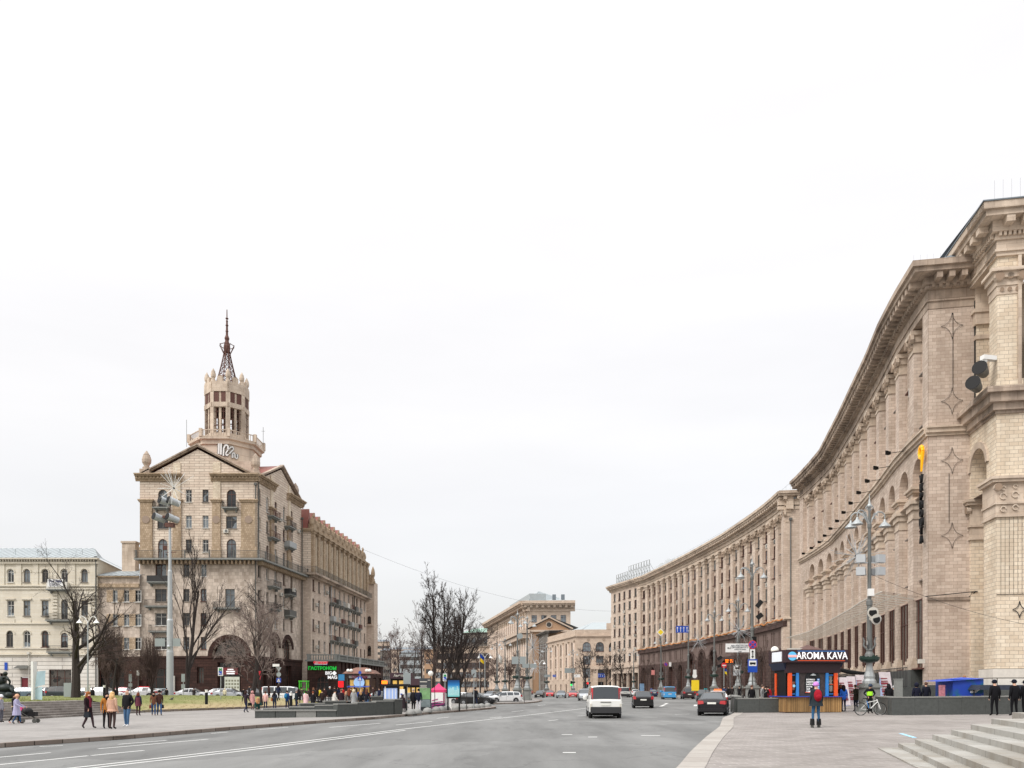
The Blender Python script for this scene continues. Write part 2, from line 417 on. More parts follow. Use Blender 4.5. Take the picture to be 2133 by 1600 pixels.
def text(s,size,m,parent,mtx,name='lettering',ext=0.03,align='CENTER',bold=0.0,sx=1.0):
 cu=bpy.data.curves.new(name,'FONT'); cu.body=s; cu.size=size; cu.extrude=ext; cu.align_x=align; cu.align_y='CENTER'; cu.offset=bold; cu.resolution_u=3
 o=bpy.data.objects.new('tmp',cu); COL.objects.link(o)
 dg=bpy.context.evaluated_depsgraph_get(); me=bpy.data.meshes.new_from_object(o.evaluated_get(dg)); bpy.data.objects.remove(o)
 me.name=name; me.materials.clear(); me.materials.append(m)
 me.transform(Matrix.Diagonal((sx,1,1,1)));
 ob=bpy.data.objects.new(name,me); COL.objects.link(ob)
 if parent is not None:
  ob.parent=parent
  lo=Vector(ROOTLOC.get(parent.name,(0,0,0))); mm=mtx.copy(); mm.translation=mtx.translation-lo; ob.matrix_local=mm
 else:ob.matrix_world=mtx
 return ob
from mathutils.geometry import tessellate_polygon
# ======================= ground, road, pavements =======================
def asphalt(name,c,mottled=0.25,pale=1.25):
 m,t,b=newmat(name); n=t.nodes.new; l=t.links.new
 geo=n('ShaderNodeNewGeometry')
 mp_=n('ShaderNodeMapping'); mp_.inputs['Rotation'].default_value=(0,0,R(20)); mp_.inputs['Scale'].default_value=(0.5,0.09,1); l(geo.outputs['Position'],mp_.inputs[0])
 a=n('ShaderNodeTexNoise'); a.inputs['Scale'].default_value=1.0; a.inputs['Detail'].default_value=7; a.inputs['Roughness'].default_value=0.6; l(mp_.outputs[0],a.inputs['Vector'])
 f=n('ShaderNodeTexNoise'); f.inputs['Scale'].default_value=22; f.inputs['Detail'].default_value=4; l(geo.outputs['Position'],f.inputs['Vector'])
 cr=n('ShaderNodeValToRGB'); e=cr.color_ramp.elements
 e[0].position=0.36; e[0].color=tuple(x*(1-mottled)for x in c[:3])+(1,)
 e[1].position=0.64; e[1].color=tuple(x*pale for x in c[:3])+(1,)
 x=e.new(0.48); x.color=tuple(x_*0.98 for x_ in c[:3])+(1,)
 l(a.outputs['Fac'],cr.inputs[0])
 hs=n('ShaderNodeHueSaturation'); mr_=n('ShaderNodeMapRange'); mr_.inputs[3].default_value=0.82; mr_.inputs[4].default_value=1.18; l(f.outputs['Fac'],mr_.inputs[0]); l(mr_.outputs[0],hs.inputs['Value'])
 l(cr.outputs[0],hs.inputs['Color'])
 v=n('ShaderNodeTexVoronoi'); v.feature='DISTANCE_TO_EDGE'; v.inputs['Scale'].default_value=0.16;
 wn=n('ShaderNodeTexNoise'); wn.inputs['Scale'].default_value=0.8; wn.inputs['Detail'].default_value=5; l(geo.outputs['Position'],wn.inputs['Vector'])
 vm=n('ShaderNodeVectorMath'); vm.operation='ADD'; l(geo.outputs['Position'],vm.inputs[0]); sc_=n('ShaderNodeVectorMath'); sc_.operation='SCALE'; sc_.inputs['Scale'].default_value=2.5; l(wn.outputs['Color'],sc_.inputs[0]); l(sc_.outputs[0],vm.inputs[1]); l(vm.outputs[0],v.inputs['Vector'])
 mr2=n('ShaderNodeMapRange'); mr2.inputs[1].default_value=0.0; mr2.inputs[2].default_value=0.012; mr2.inputs[3].default_value=0.28; mr2.inputs[4].default_value=0.0; l(v.outputs['Distance'],mr2.inputs[0])
 mx=n('ShaderNodeMix'); mx.data_type='RGBA'; l(mr2.outputs[0],mx.inputs[0]); l(hs.outputs[0],mx.inputs[6]); mx.inputs[7].default_value=(0.05,0.05,0.05,1)
 mp3=n('ShaderNodeMapping'); mp3.inputs['Rotation'].default_value=(0,0,R(12)); mp3.inputs['Scale'].default_value=(1.1,.35,1); l(geo.outputs['Position'],mp3.inputs[0])
 n3=n('ShaderNodeTexNoise'); n3.inputs['Scale'].default_value=.55; n3.inputs['Detail'].default_value=9; n3.inputs['Roughness'].default_value=.7; l(mp3.outputs[0],n3.inputs['Vector'])
 m3=n('ShaderNodeMapRange'); m3.inputs[1].default_value=.60; m3.inputs[2].default_value=.70; m3.inputs[3].default_value=0; m3.inputs[4].default_value=.42; l(n3.outputs['Fac'],m3.inputs[0])
 x3=n('ShaderNodeMix'); x3.data_type='RGBA'; l(m3.outputs[0],x3.inputs[0]); l(mx.outputs[2],x3.inputs[6]); x3.inputs[7].default_value=(.065,.065,.067,1)
 v2=n('ShaderNodeTexVoronoi'); v2.inputs['Scale'].default_value=.11; l(vm.outputs[0],v2.inputs['Vector']); sv=n('ShaderNodeSeparateColor'); l(v2.outputs['Color'],sv.inputs[0])
 m4=n('ShaderNodeMapRange'); m4.inputs[3].default_value=.86; m4.inputs[4].default_value=1.12; l(sv.outputs[0],m4.inputs[0]); h4=n('ShaderNodeHueSaturation'); l(m4.outputs[0],h4.inputs['Value']); l(x3.outputs[2],h4.inputs['Color'])
 l(h4.outputs[0],b.inputs['Base Color']); b.inputs['Roughness'].default_value=0.85; b.inputs['Specular IOR Level'].default_value=.25
 return m
M['asphalt']=asphalt('worn_asphalt',rgb(115,115,113),0.2,1.18)
M['pave_r']=stone('paving_tiles',rgb(148,142,137),rgb(134,128,124),rgb(166,160,155),0.50,0.25,0.012,0.3,(0.16,0.145,0.13),bump=0.1)
M['pave_l']=stone('paving_slabs',rgb(150,146,142),rgb(142,138,134),rgb(130,126,122),0.6,0.6,0.008,0.28,(0.18,0.17,0.16),bump=0.05)
M['kerb']=stone('granite_kerb',rgb(140,130,122),rgb(120,108,100),rgb(60,55,50),1.0,5.0,0.02,0.1,bump=0.1)
M['kerb_p']=stone('pale_granite_kerb',rgb(168,163,156),rgb(154,148,141),rgb(100,94,88),1.1,5.0,0.015,0.1,bump=0.1)
M['line']=mat('worn_road_paint',rgb(208,208,204),0.7,noise=0.12,nscale=1.5)
M['step']=stone('granite_step',rgb(164,162,156),rgb(148,146,140),rgb(84,80,76),1.6,5.0,0.012,0.35,(0.22,0.19,0.15),bump=0.1)
M['step_d']=stone('weathered_step',rgb(158,152,146),rgb(128,122,116),rgb(80,76,70),1.6,5.0,0.010,0.35,(0.12,0.1,0.09),bump=0.1)
def sheet(name,pts,zf,m,kind='structure',sides=0.0):
 mb=MB(); tri=tessellate_polygon([[Vector((x,y,0))for x,y in pts]])
 for t in tri:
  q=[pts[k]for k in t]
  ar=(q[1][0]-q[0][0])*(q[2][1]-q[0][1])-(q[2][0]-q[0][0])*(q[1][1]-q[0][1])
  if ar<0:q.reverse()
  mb.face([(x,y,zf(x,y))for x,y in q])
 if sides:
  for i in range(len(pts)):
   a,b=pts[i],pts[(i+1)%len(pts)]
   mb.face([(a[0],a[1],zf(*a)),(b[0],b[1],zf(*b)),(b[0],b[1],zf(*b)-sides),(a[0],a[1],zf(*a)-sides)])
 return tag(mb.build(name,m),kind=kind)
sheet('ground',[(-1450,-300),(1450,-300),(1450,1650),(-1450,1650)],lambda x,y:-0.5+0.0103*max(-150,min(150,x))-1.2,mat('city_ground',rgb(110,108,104),0.9))
sheet('road',[(-260,-60),(260,-60),(260,900),(-260,900)],lambda x,y:S(x)-0.14,M['asphalt'])
KL=[(-30,-12),(-25,3),(-20.5,16),(-16.9,26.2),(-14.8,30.2),(-13.0,36.7),(-10.0,45.1),(-8.4,48.7),(-6.6,55.7),(-3.6,65),(-1.96,70.3),(-1.45,73.5),(-1.55,76),(-2.5,81),(-4.7,94.8),(-12,97.5)]
sheet('pavement',KL[:]+[(-90,97.5),(-90,-12)],lambda x,y:S(x),M['pave_l'])
KR=[(-1.5,1),(3.33,15.96),(4.53,20.05),(6.36,25.9),(8.5,32.4),(11.2,42),(13.1,47.1),(15.0,53),(17.8,62),(21.2,78),(25.2,98),(28.0,118),(29.3,140),(28,180),(22,235),(10,300)]
sheet('pavement',[(120,-12),(120,300)]+KR[::-1]+[(-6,-12)],lambda x,y:S(x),M['pave_r'])
ISL=[(-2.2,95),(1.95,97),(3.3,103),(4.3,112),(4.5,118),(4.0,141),(2,180),(-3,230),(-12,300)]
sheet('pavement',ISL+[(-70,300),(-45,190),(-22,150),(-12,122),(-6,106)],lambda x,y:S(x),M['pave_l'])
def kerb(pts,wd,m,left=True):
 mb=MB(); F=Fac(pts); n=int(F.len/1.5); sgn=1 if left else-1
 for i in range(n):
  a,b=F.len*i/n,F.len*(i+1)/n
  P=[]
  for u in(a,b):
   for ww,dz in((0.0,-0.15),(0.0,0.012),(-wd*sgn,0.012)):
    q=F.p(u,ww,0); P.append((q[0],q[1],S(q[0])+dz))
  q=[P[0],P[3],P[4],P[1]]; mb.face(q if left else q[::-1],[(a,0),(b,0),(b,.15),(a,.15)])
  q=[P[1],P[4],P[5],P[2]]; mb.face(q if left else q[::-1],[(a,0.2),(b,0.2),(b,.2+wd),(a,.2+wd)])
 return tag(mb.build('kerb',m),kind='structure')
kerb(KL,0.35,M['kerb']); kerb(KR,0.55,M['kerb_p'],left=False); kerb(ISL,0.35,M['kerb'])
sheet('side_street',[(-160,97.5),(-22,97.5),(-22,330),(-160,330)],lambda x,y:0.30,M['asphalt'])
sheet('side_street',[(-22,97.5),(-12,97.5),(-12,150),(-22,150)],lambda x,y:0.30 if x<-20 else-0.11,M['asphalt'])
sheet('pavement',[(-90,119),(-30.5,119),(-24,138),(-20,176),(-30,240),(-90,240)],lambda x,y:0.42,M['pave_l'],sides=0.14)
def rl(px,py):
 X,Y=gp(px,py,True); return(X,Y)
def stripes(segs,wd):
 for seg in segs:
  mb=MB(); F=Fac([rl(*p)for p in seg]); n=max(1,int(F.len/2))
  for i in range(n):
   P=[]
   for u,ww in((F.len*i/n,wd/2),(F.len*(i+1)/n,wd/2),(F.len*(i+1)/n,-wd/2),(F.len*i/n,-wd/2)):
    q=F.p(u,ww,0); P.append((q[0],q[1],S(q[0])-0.136))
   mb.face(P)
  tag(mb.build('lane_marking',M['line']),kind='structure')
stripes([[(-200,1637),(159,1599),(500,1560.6),(843,1518.6),(1100,1489.8),(1223,1475.2),(1300,1465)],[(-100,1634),(228.5,1595.9),(500,1565),(844,1521.5)]],0.13)
stripes([[(-60,1599),(183,1574.6)],[(190,1574),(300,1563.4)],[(-60,1583),(105.5,1568)],[(204,1560),(433.7,1540)],[(246,1550.7),(347,1542.5)],[(82,1555.4),(131,1553)],
 [(685.7,1515.5),(792.6,1506.7)],[(825,1510.5),(900,1503)],[(1142,1501.5),(1162.5,1499.4)],[(1203.5,1491.8),(1218.6,1490.8)],[(440,1528),(475,1525)],[(540,1520),(600,1515)],
 [(910,1496.5),(935,1494)],[(1020,1496),(1045,1493.5)],[(1065,1483),(1090,1480.5)],[(1120,1470),(1136,1468)],[(1240,1468),(1250,1466.5)]],0.13)
stripes([[(1170,1530.3),(1192,1530.3)],[(1335.4,1532.2),(1375,1532.7)],[(1172.4,1567.8),(1199.4,1567.8)],[(1406,1488),(1436,1487.5)],[(1225,1535.5),(1244,1535.5)]],0.22)
stripes([[(1376,1471.5),(1384,1468.5)],[(1384,1467.5),(1390,1465)],[(1448,1471),(1449,1468)]],0.3)
# ======================= steps, lawn, granite =======================
def step_flight(name,label):
 mb=MB(); root=thing(name,label,'steps',(-31.2,58,0))
 F=Fac([(-32.6,36),(-31.2,50),(-30.6,66)])
 for k in range(7):
  z0=S(-31)-0.02+0.155*k
  mb.fbox(F,0 if k else 0,F.len-0.9*k*0.6,-0.42*(k+1)-(6 if k==6 else 0.05),-0.42*k,z0-0.3,z0+0.155,mi=0,step=3)
 mb.build('treads',M['step_d'],root); return root
step_flight('plaza_steps','weathered pale stone steps climbing from the plaza to the lawn on the left')
def grassmat():
 m,t,b=newmat('spring_grass'); n=t.nodes.new; l=t.links.new
 geo=n('ShaderNodeNewGeometry'); a=n('ShaderNodeTexNoise'); a.inputs['Scale'].default_value=0.25; a.inputs['Detail'].default_value=8; l(geo.outputs['Position'],a.inputs['Vector'])
 sx=n('ShaderNodeSeparateXYZ'); l(geo.outputs['Position'],sx.inputs[0])
 mr1=n('ShaderNodeMapRange'); mr1.inputs[1].default_value=-25; mr1.inputs[2].default_value=-36; l(sx.outputs['X'],mr1.inputs[0])
 mr0=n('ShaderNodeMapRange'); mr0.inputs[1].default_value=74; mr0.inputs[2].default_value=92; mr0.inputs[4].default_value=0.6; l(sx.outputs['Y'],mr0.inputs[0])
 s1=n('ShaderNodeMath'); s1.operation='ADD'; l(mr1.outputs[0],s1.inputs[0]); l(mr0.outputs[0],s1.inputs[1])
 s2=n('ShaderNodeMath'); s2.operation='MULTIPLY_ADD'; l(a.outputs['Fac'],s2.inputs[0]); s2.inputs[1].default_value=1.1; s2.inputs[2].default_value=-0.55
 s3=n('ShaderNodeMath'); s3.operation='ADD'; l(s1.outputs[0],s3.inputs[0]); l(s2.outputs[0],s3.inputs[1])
 cr=n('ShaderNodeValToRGB'); e=cr.color_ramp.elements; e[0].color=rgb(158,142,106); e[1].color=rgb(112,116,62); e[0].position=0.25; e[1].position=0.8; l(s3.outputs[0],cr.inputs[0])
 f=n('ShaderNodeTexNoise'); f.inputs['Scale'].default_value=9; f.inputs['Detail'].default_value=5; l(geo.outputs['Position'],f.inputs['Vector'])
 hs=n('ShaderNodeHueSaturation'); mr_=n('ShaderNodeMapRange'); mr_.inputs[3].default_value=0.7; mr_.inputs[4].default_value=1.3; l(f.outputs['Fac'],mr_.inputs[0]); l(mr_.outputs[0],hs.inputs['Value']); l(cr.outputs[0],hs.inputs['Color'])
 l(hs.outputs[0],b.inputs['Base Color']); b.inputs['Roughness'].default_value=0.95; return m
M['grass']=grassmat()
def lawn():
 mb=MB(); rnd=random.Random(3)
 def fx(y):
  return-30.6+(y-66)*0.45 if y<78 else-25.2+(y-78)*0.35
 ys=[52+i for i in range(42)]; V=[]
 for y in ys:
  row=[]
  for i in range(41):
   t=i/40
   if y<66:xr=-34.6
   else:xr=fx(y)
   x=xr+(-85-xr)*t**1.5
   d=xr-x
   z=S(x)+0.10+1.0*(1-math.exp(-d/6.0))+(0.35*max(0,(y-66)/27))*(1-math.exp(-d/4))
   if y<66:z=max(z,0.86+0.12*(1-math.exp(-d/3)))
   if y>90:z-=(y-90)*0.25
   row.append((x,y,z+rnd.uniform(-.02,.02)))
  V.append(row)
 for j in range(len(ys)-1):
  for i in range(40):
   mb.face([V[j][i+1],V[j][i],V[j+1][i],V[j+1][i+1]])
 tag(mb.build('lawn',M['grass'],smooth=True),kind='structure')
 gb=MB()
 for k in range(26000):
  j=rnd.randrange(len(ys)-4); i=int(rnd.random()**1.3*36); a=V[j][i]; b_=V[j+1][i+1]; t,s_=rnd.random(),rnd.random()
  x=a[0]+(b_[0]-a[0])*t; y=a[1]+(b_[1]-a[1])*s_; z=a[2]+(b_[2]-a[2])*t
  h=rnd.uniform(.03,.07); w_=0.02; an=rnd.random()*6.28
  dx,dy=math.cos(an)*w_,math.sin(an)*w_
  gb.face([(x-dx,y-dy,z-.03),(x+dx,y+dy,z-.03),(x+dy*1.5,y-dx,z+h)])
 tag(gb.build('grass',M['grass']),'short spring grass, green at the top and straw brown by the path',None,kind='stuff')
 kb=MB(); F=Fac([(fx(y),y)for y in(66,70,74,78,84,92)]); kb.fbox(F,0,F.len,-0.3,0.0,-0.4,0.0,step=2)
 for i,v in enumerate(kb.v):kb.v[i]=(v[0],v[1],S(v[0])+(0.2 if v[2]>-0.2 else-0.2))
 tag(kb.build('kerb',M['kerb']),kind='structure')
lawn()
def block_wall(name,label,cat,pts,h0,h1,th=0.4,cap=0.07,m='wallg',z_of=None):
 """pts: front face line seen with outward side = right of travel; h0,h1 heights at both ends"""
 F=Fac(pts); q=pts[0]; z0=z_of if z_of is not None else S(q[0]); root=thing(name,label,cat,(q[0],q[1],z0))
 a=MB(); n=max(1,int(F.len/1.2))
 for i in range(n):
  u0,u1=F.len*i/n,F.len*(i+1)/n; hh=h0+(h1-h0)*(i+.5)/n
  x=F.p((u0+u1)/2,0,0)[0]; zb=z0 if z_of is not None else S(x)
  a.fbox(F,u0+.004,u1-.004,-th,0,zb-.1,zb+hh-cap)
 a.build('cladding',M[m],root); c=MB()
 for i in range(n):
  u0,u1=F.len*i/n,F.len*(i+1)/n; x=F.p((u0+u1)/2,0,0)[0]; zb=z0 if z_of is not None else S(x)
  z1=zb+h0+(h1-h0)*(i+.5)/n; c.fbox(F,u0,u1-.003,-th-.03,.03,z1-cap+.002,z1)
 c.build('coping',M['wallcap'],root); return root
def gpt(px,py):return gp(px,py)
B0,B1,B2,B3=gp(530,1496),gp(703,1493.6),gp(820,1488.6),gp(838,1487.6)
block_wall('granite_parapet','long grey granite parapet of the underpass beside the left kerb','parapet',[B1,B2],0.80,0.98)
block_wall('granite_parapet','short end block of the granite parapet by the info stand','parapet',[(B2[0]+.06,B2[1]+.05),(B3[0],B3[1])],1.05,1.05,th=0.9)
block_wall('granite_parapet','low granite parapet rising behind the stone bench','parapet',[(B0[0]+.3,B0[1]+.75),(B1[0]+.02,B1[1]+.65)],0.55,0.80)
block_wall('granite_parapet','rear granite parapet of the underpass in front of the crowd','parapet',[(B0[0]+1.5,B0[1]+5),(B1[0]-1.6,B1[1]+5.6),(B1[0]-.8,B1[1]+6.5)],0.75,1.02)
block_wall('granite_parapet','far granite parapet near the parked dark car and poster case','parapet',[gp(745,1477),gp(800,1475)],1.1,1.1)
def bench():
 root=thing('stone_bench','long grey stone bench along the underpass parapet, a person sitting at its left end','bench',(B0[0],B0[1],S(B0[0])))
 F=Fac([B0,(B1[0]-.06,B1[1])]); a=MB(); z=S(B0[0]); n=4
 for i in range(n):
  u0,u1=F.len*i/n,F.len*(i+1)/n
  mb=MB(); mb.fbox(F,u0+.02,u1-.02,-.62,-.04,z-.08,z+.42)
  p=mb.build('bench_block',M['wallg']if i!=2 else M['wallcap'],root)
  h=MB()
  for uu in(u0+.5,u1-.6):h.fbox(F,uu,uu+.22,-.05,-.03,z+.2,z+.27)
  h.build('handhold',M['black'],p)
 mb=MB(); mb.fbox(F,0,F.len,-.68,0.02,z+.425,z+.5); mb.build('seat',M['wallcap'],root)
bench()
P0,P1=gp(1536,1485),gp(1628,1484)
block_wall('granite_parapet','dark polished granite wall left of the coffee kiosk','parapet',[P0,P1],0.92,0.92)
block_wall('granite_parapet','granite side wall running along the kerb by the kiosk','parapet',[(P0[0]+2.0,P0[1]+9),(P0[0]-.05,P0[1]+.5)],1.05,1.05)
Q0,Q1=gp(1857,1490),gp(2200,1487)
block_wall('granite_parapet','long dark granite wall behind the bicycle and the blue tent','parapet',[Q0,Q1],1.0,1.0)
block_wall('granite_parapet','granite return wall beside the bicycle front wheel','parapet',[(Q0[0]+.6,Q0[1]+3.2),(Q0[0]-.02,Q0[1]+.4)],1.02,1.02)
def right_steps():
 cs=[(gp(1871,1556.5),0)]
 tops=[(1871,1548),(1906,1540),(1942,1530),(1981,1520),(2022,1509),(2065,1497),(2108,1484)]
 root=thing('plaza_steps','broad pale granite steps in the lower right corner of the square','steps',(9.8,20,S(9.8)))
 d=Vector((-0.325,-0.946))
 for k,(px,py)in enumerate(tops):
  z=S(10)+0.125*(k+1); Y=(CZ-z)*FPX/(py-1436); X=at(px,Y)
  mb=MB(); A=Vector((X,Y)); B=A+d*17; C=B+Vector((14,0)); D=Vector((X+14,Y-0.0))
  zb=S(10)-0.2
  P=[(*B,zb),(*C,zb),(*D,zb),(*A,zb),(*B,z),(*C,z),(*D,z),(*A,z)]
  L_=17
  U={0:[(0,0)]*4,1:[(0,0),(14,0),(14,4.9),(L_,4.9)],2:[(0,0),(14,0),(14,.15),(0,.15)],3:[(0,0),(L_,0),(L_,.15),(0,.15)],4:[(0,0),(14,0),(14,.15),(0,.15)],5:[(0,0),(L_,0),(L_,.15),(0,.15)]}
  U[1]=[(P[i][0]*.3+P[i][1],P[i][0])for i in(4,5,6,7)]
  mb.hexa(P,U); mb.build('tread',M['step'],root)
 mb=MB(); X,Y=gp(1829,1560); q=[(X-1.7,Y-5.5),(X+1.2,Y-5.5),(X+1.2,Y),(X,Y)]; mb.hexa([(a,b,S(a)-.1)for a,b in q]+[(a,b,S(a)+.03)for a,b in q]); mb.build('landing_slab',M['step'],root)
right_steps()
def blue_line():
 mb=MB(); a,b=gp(1876,1528),gp(1906,1537); d=(Vector(b)-Vector(a)).normalized(); n=Vector((-d.y,d.x))*.07
 mb.face([(a[0]-n.x,a[1]-n.y,S(a[0])+.004),(b[0]-n.x,b[1]-n.y,S(b[0])+.004),(b[0]+n.x,b[1]+n.y,S(b[0])+.004),(a[0]+n.x,a[1]+n.y,S(a[0])+.004)])
 tag(mb.build('lane_marking',mat('pale_blue_paint',rgb(150,200,225),0.7)),kind='structure')
blue_line()
# ======================= shared building pieces =======================
def cornice(root,F,u0,u1,z,prof,m='cornice',mod=None,dent=None,name='cornice',step=4.0,mi=(0,0)):
 """prof: list of (z0,z1,w0,w1) relative to z; mod/dent: (pitch,width,z0,z1,w0,w1)"""
 mb=MB()
 for a,b,w0,w1 in prof:mb.fbox(F,u0-w1*mi[0],u1+w1*mi[1],w0,w1,z+a+(.002 if mi[0]else 0),z+b-(.003 if mi[1]else 0),step=step)
 for md in(mod,dent):
  if md:
   n=max(1,int((u1-u0)/md[0]))
   for i in range(n):
    uc=u0+(i+.5)*(u1-u0)/n; mb.fbox(F,uc-md[1]/2,uc+md[1]/2,md[4],md[5],z+md[2],z+md[3],step=99)
 return mb.build(name,M[m],root)
def capital(root,parent,F,uc,wd,w0,w1,z0,z1,m='trim',simple=False):
 mb=MB(); h=z1-z0
 for t0,t1,e in((0,.12,.06),(.12,.5,.0),(.5,.8,.12),(.8,1.0,.26)):
  mb.fbox(F,uc-wd/2-e,uc+wd/2+e,w0,w1+e,z0+h*t0,z0+h*t1-.003,step=99)
 if not simple:
  for s in(-1,1):
   c=F.p(uc+s*(wd/2+.02),w1+.05,z0+h*.66); d=F.p(uc+s*(wd/2+.02),w1+.3,z0+h*.66); mb.bar(c,d,h*.2,n=8)
   c=F.p(uc+s*wd*.22,w1+.0,z0+h*.35); d=F.p(uc+s*wd*.22,w1+.16,z0+h*.35); mb.bar(c,d,h*.13,n=6)
  c=F.p(uc,w1,z0+h*.6); d=F.p(uc,w1+.22,z0+h*.6); mb.bar(c,d,h*.13,n=6)
 return mb.build('capital',M[m],parent)
def pilaster(root,F,uc,wd,w0,w1,z0,z1,m,capz=None,capm='trim',base=None,simple=False,nm='pilaster'):
 mb=MB(); mb.fbox(F,uc-wd/2,uc+wd/2,w0,w1,z0,capz[0]if capz else z1,step=99)
 p=mb.build(nm,M[m],root)
 if root.name in ROOTLOC:ROOTLOC[p.name]=ROOTLOC[root.name]
 if capz:capital(root,p,F,uc,wd,w0,w1,capz[0],capz[1],capm,simple)
 if base:
  b=MB(); h=base
  for t0,t1,e in((0,.45,.28),(.45,.75,.18),(.75,1,.07)):b.fbox(F,uc-wd/2-e,uc+wd/2+e,w0,w1+e,z0+h*t0,z0+h*t1-.003,step=99)
  b.build('base',M[capm],p)
 return p
def railing(mb,F,u0,u1,w,z0,z1,pitch=0.18,ends=None,r=.02,rail=.035):
 n=max(1,int((u1-u0)/3))if F.curved else 1
 for i in range(n):
  a,b=u0+(u1-u0)*i/n,u0+(u1-u0)*(i+1)/n
  mb.bar(F.p(a,w,z1),F.p(b,w,z1),rail); mb.bar(F.p(a,w,z0+.06),F.p(b,w,z0+.06),rail*.8)
 n=max(1,int((u1-u0)/pitch))
 for i in range(n+1):
  u=u0+(u1-u0)*i/n; mb.bar(F.p(u,w,z0),F.p(u,w,z1),r,n=3)
def railing_x(mb,F,u,w0,w1,z0,z1,pitch=.18,r=.02,rail=.035):
 mb.bar(F.p(u,w0,z1),F.p(u,w1,z1),rail); n=max(1,int(abs(w1-w0)/pitch))
 for i in range(n+1):
  w=w0+(w1-w0)*i/n; mb.bar(F.p(u,w,z0),F.p(u,w,z1),r,n=3)
def balcony(root,F,uc,wd,z,depth=1.0,m='irong',slab='pedestal',solid=False,label=None,w=0.0,h=.95):
 mb=MB(); mb.fbox(F,uc-wd/2,uc+wd/2,w,w+depth,z-.16,z,step=99)
 mb.fbox(F,uc-wd/2+.15,uc+wd/2-.15,w,w+depth*.7,z-.34,z-.163,step=99)
 for s in(-1,1):mb.fbox(F,uc+s*wd*.36-.08,uc+s*wd*.36+.08,w,w+depth*.5,z-.7,z-.343,step=99)
 p=mb.build('balcony',M[slab],root); ROOTLOC[p.name]=ROOTLOC[root.name]
 r=MB()
 if solid:
  r.fbox(F,uc-wd/2+.04,uc+wd/2-.04,w+depth-.06,w+depth-.02,z+.004,z+h,step=99)
  for s in(-1,1):r.fbox(F,uc+s*(wd/2-.05)-.02,uc+s*(wd/2-.05)+.02,w+.01,w+depth-.07,z+.004,z+h,step=99)
 else:
  railing(r,F,uc-wd/2+.04,uc+wd/2-.04,w+depth-.04,z+.01,z+h)
  for s in(-1,1):railing_x(r,F,uc+s*(wd/2-.04),w+.02,w+depth-.04,z+.01,z+h)
 r.build('railing',M[m],p)
 if label:p['label']=label
 return p
def acunit(root,F,u,w,z,sc_=1.0):
 mb=MB(); s=sc_; mb.fbox(F,u-.4*s,u+.4*s,w+.08,w+.42,z,z+.58*s,step=99)
 c=F.p(u+.08,w+.43,z+.29*s); d=F.p(u+.08,w+.45,z+.29*s)
 mb.bar(c,d,.22*s,mi=1,n=10); mb.fbox(F,u-.3,u-.25,w,w+.4,z-.06,z-.005,mi=1,step=99); mb.fbox(F,u+.25,u+.3,w,w+.4,z-.06,z-.005,mi=1,step=99)
 mb.build('air_conditioner',[M['ac'],M['polegrey']],root)
def downpipe(root,F,u,w,z0,z1,m='lamppale',r=.09):
 mb=MB(); mb.bar(F.p(u,w,z0),F.p(u,w,z1),r,n=8); mb.box(*F.p(u,w,0)[:2],z1-.1,.4,.4,.35); mb.build('downpipe',M[m],root)
def finial(mb,x,y,z,h,r):
 mb.lathe([(r*.9,0),(r*.9,h*.16),(r*.55,h*.18),(r*.6,h*.26),(r*.95,h*.4),(r*1.0,h*.55),(r*.8,h*.72),(r*.45,h*.88),(r*.1,h)],x,y,z,n=10)
 for k in range(5):mb.lathe([(r*(1.03-.12*abs(k-1.5)),0),(r*(1.03-.12*abs(k-1.5)),h*.035)],x,y,z+h*(.36+.1*k),n=10)
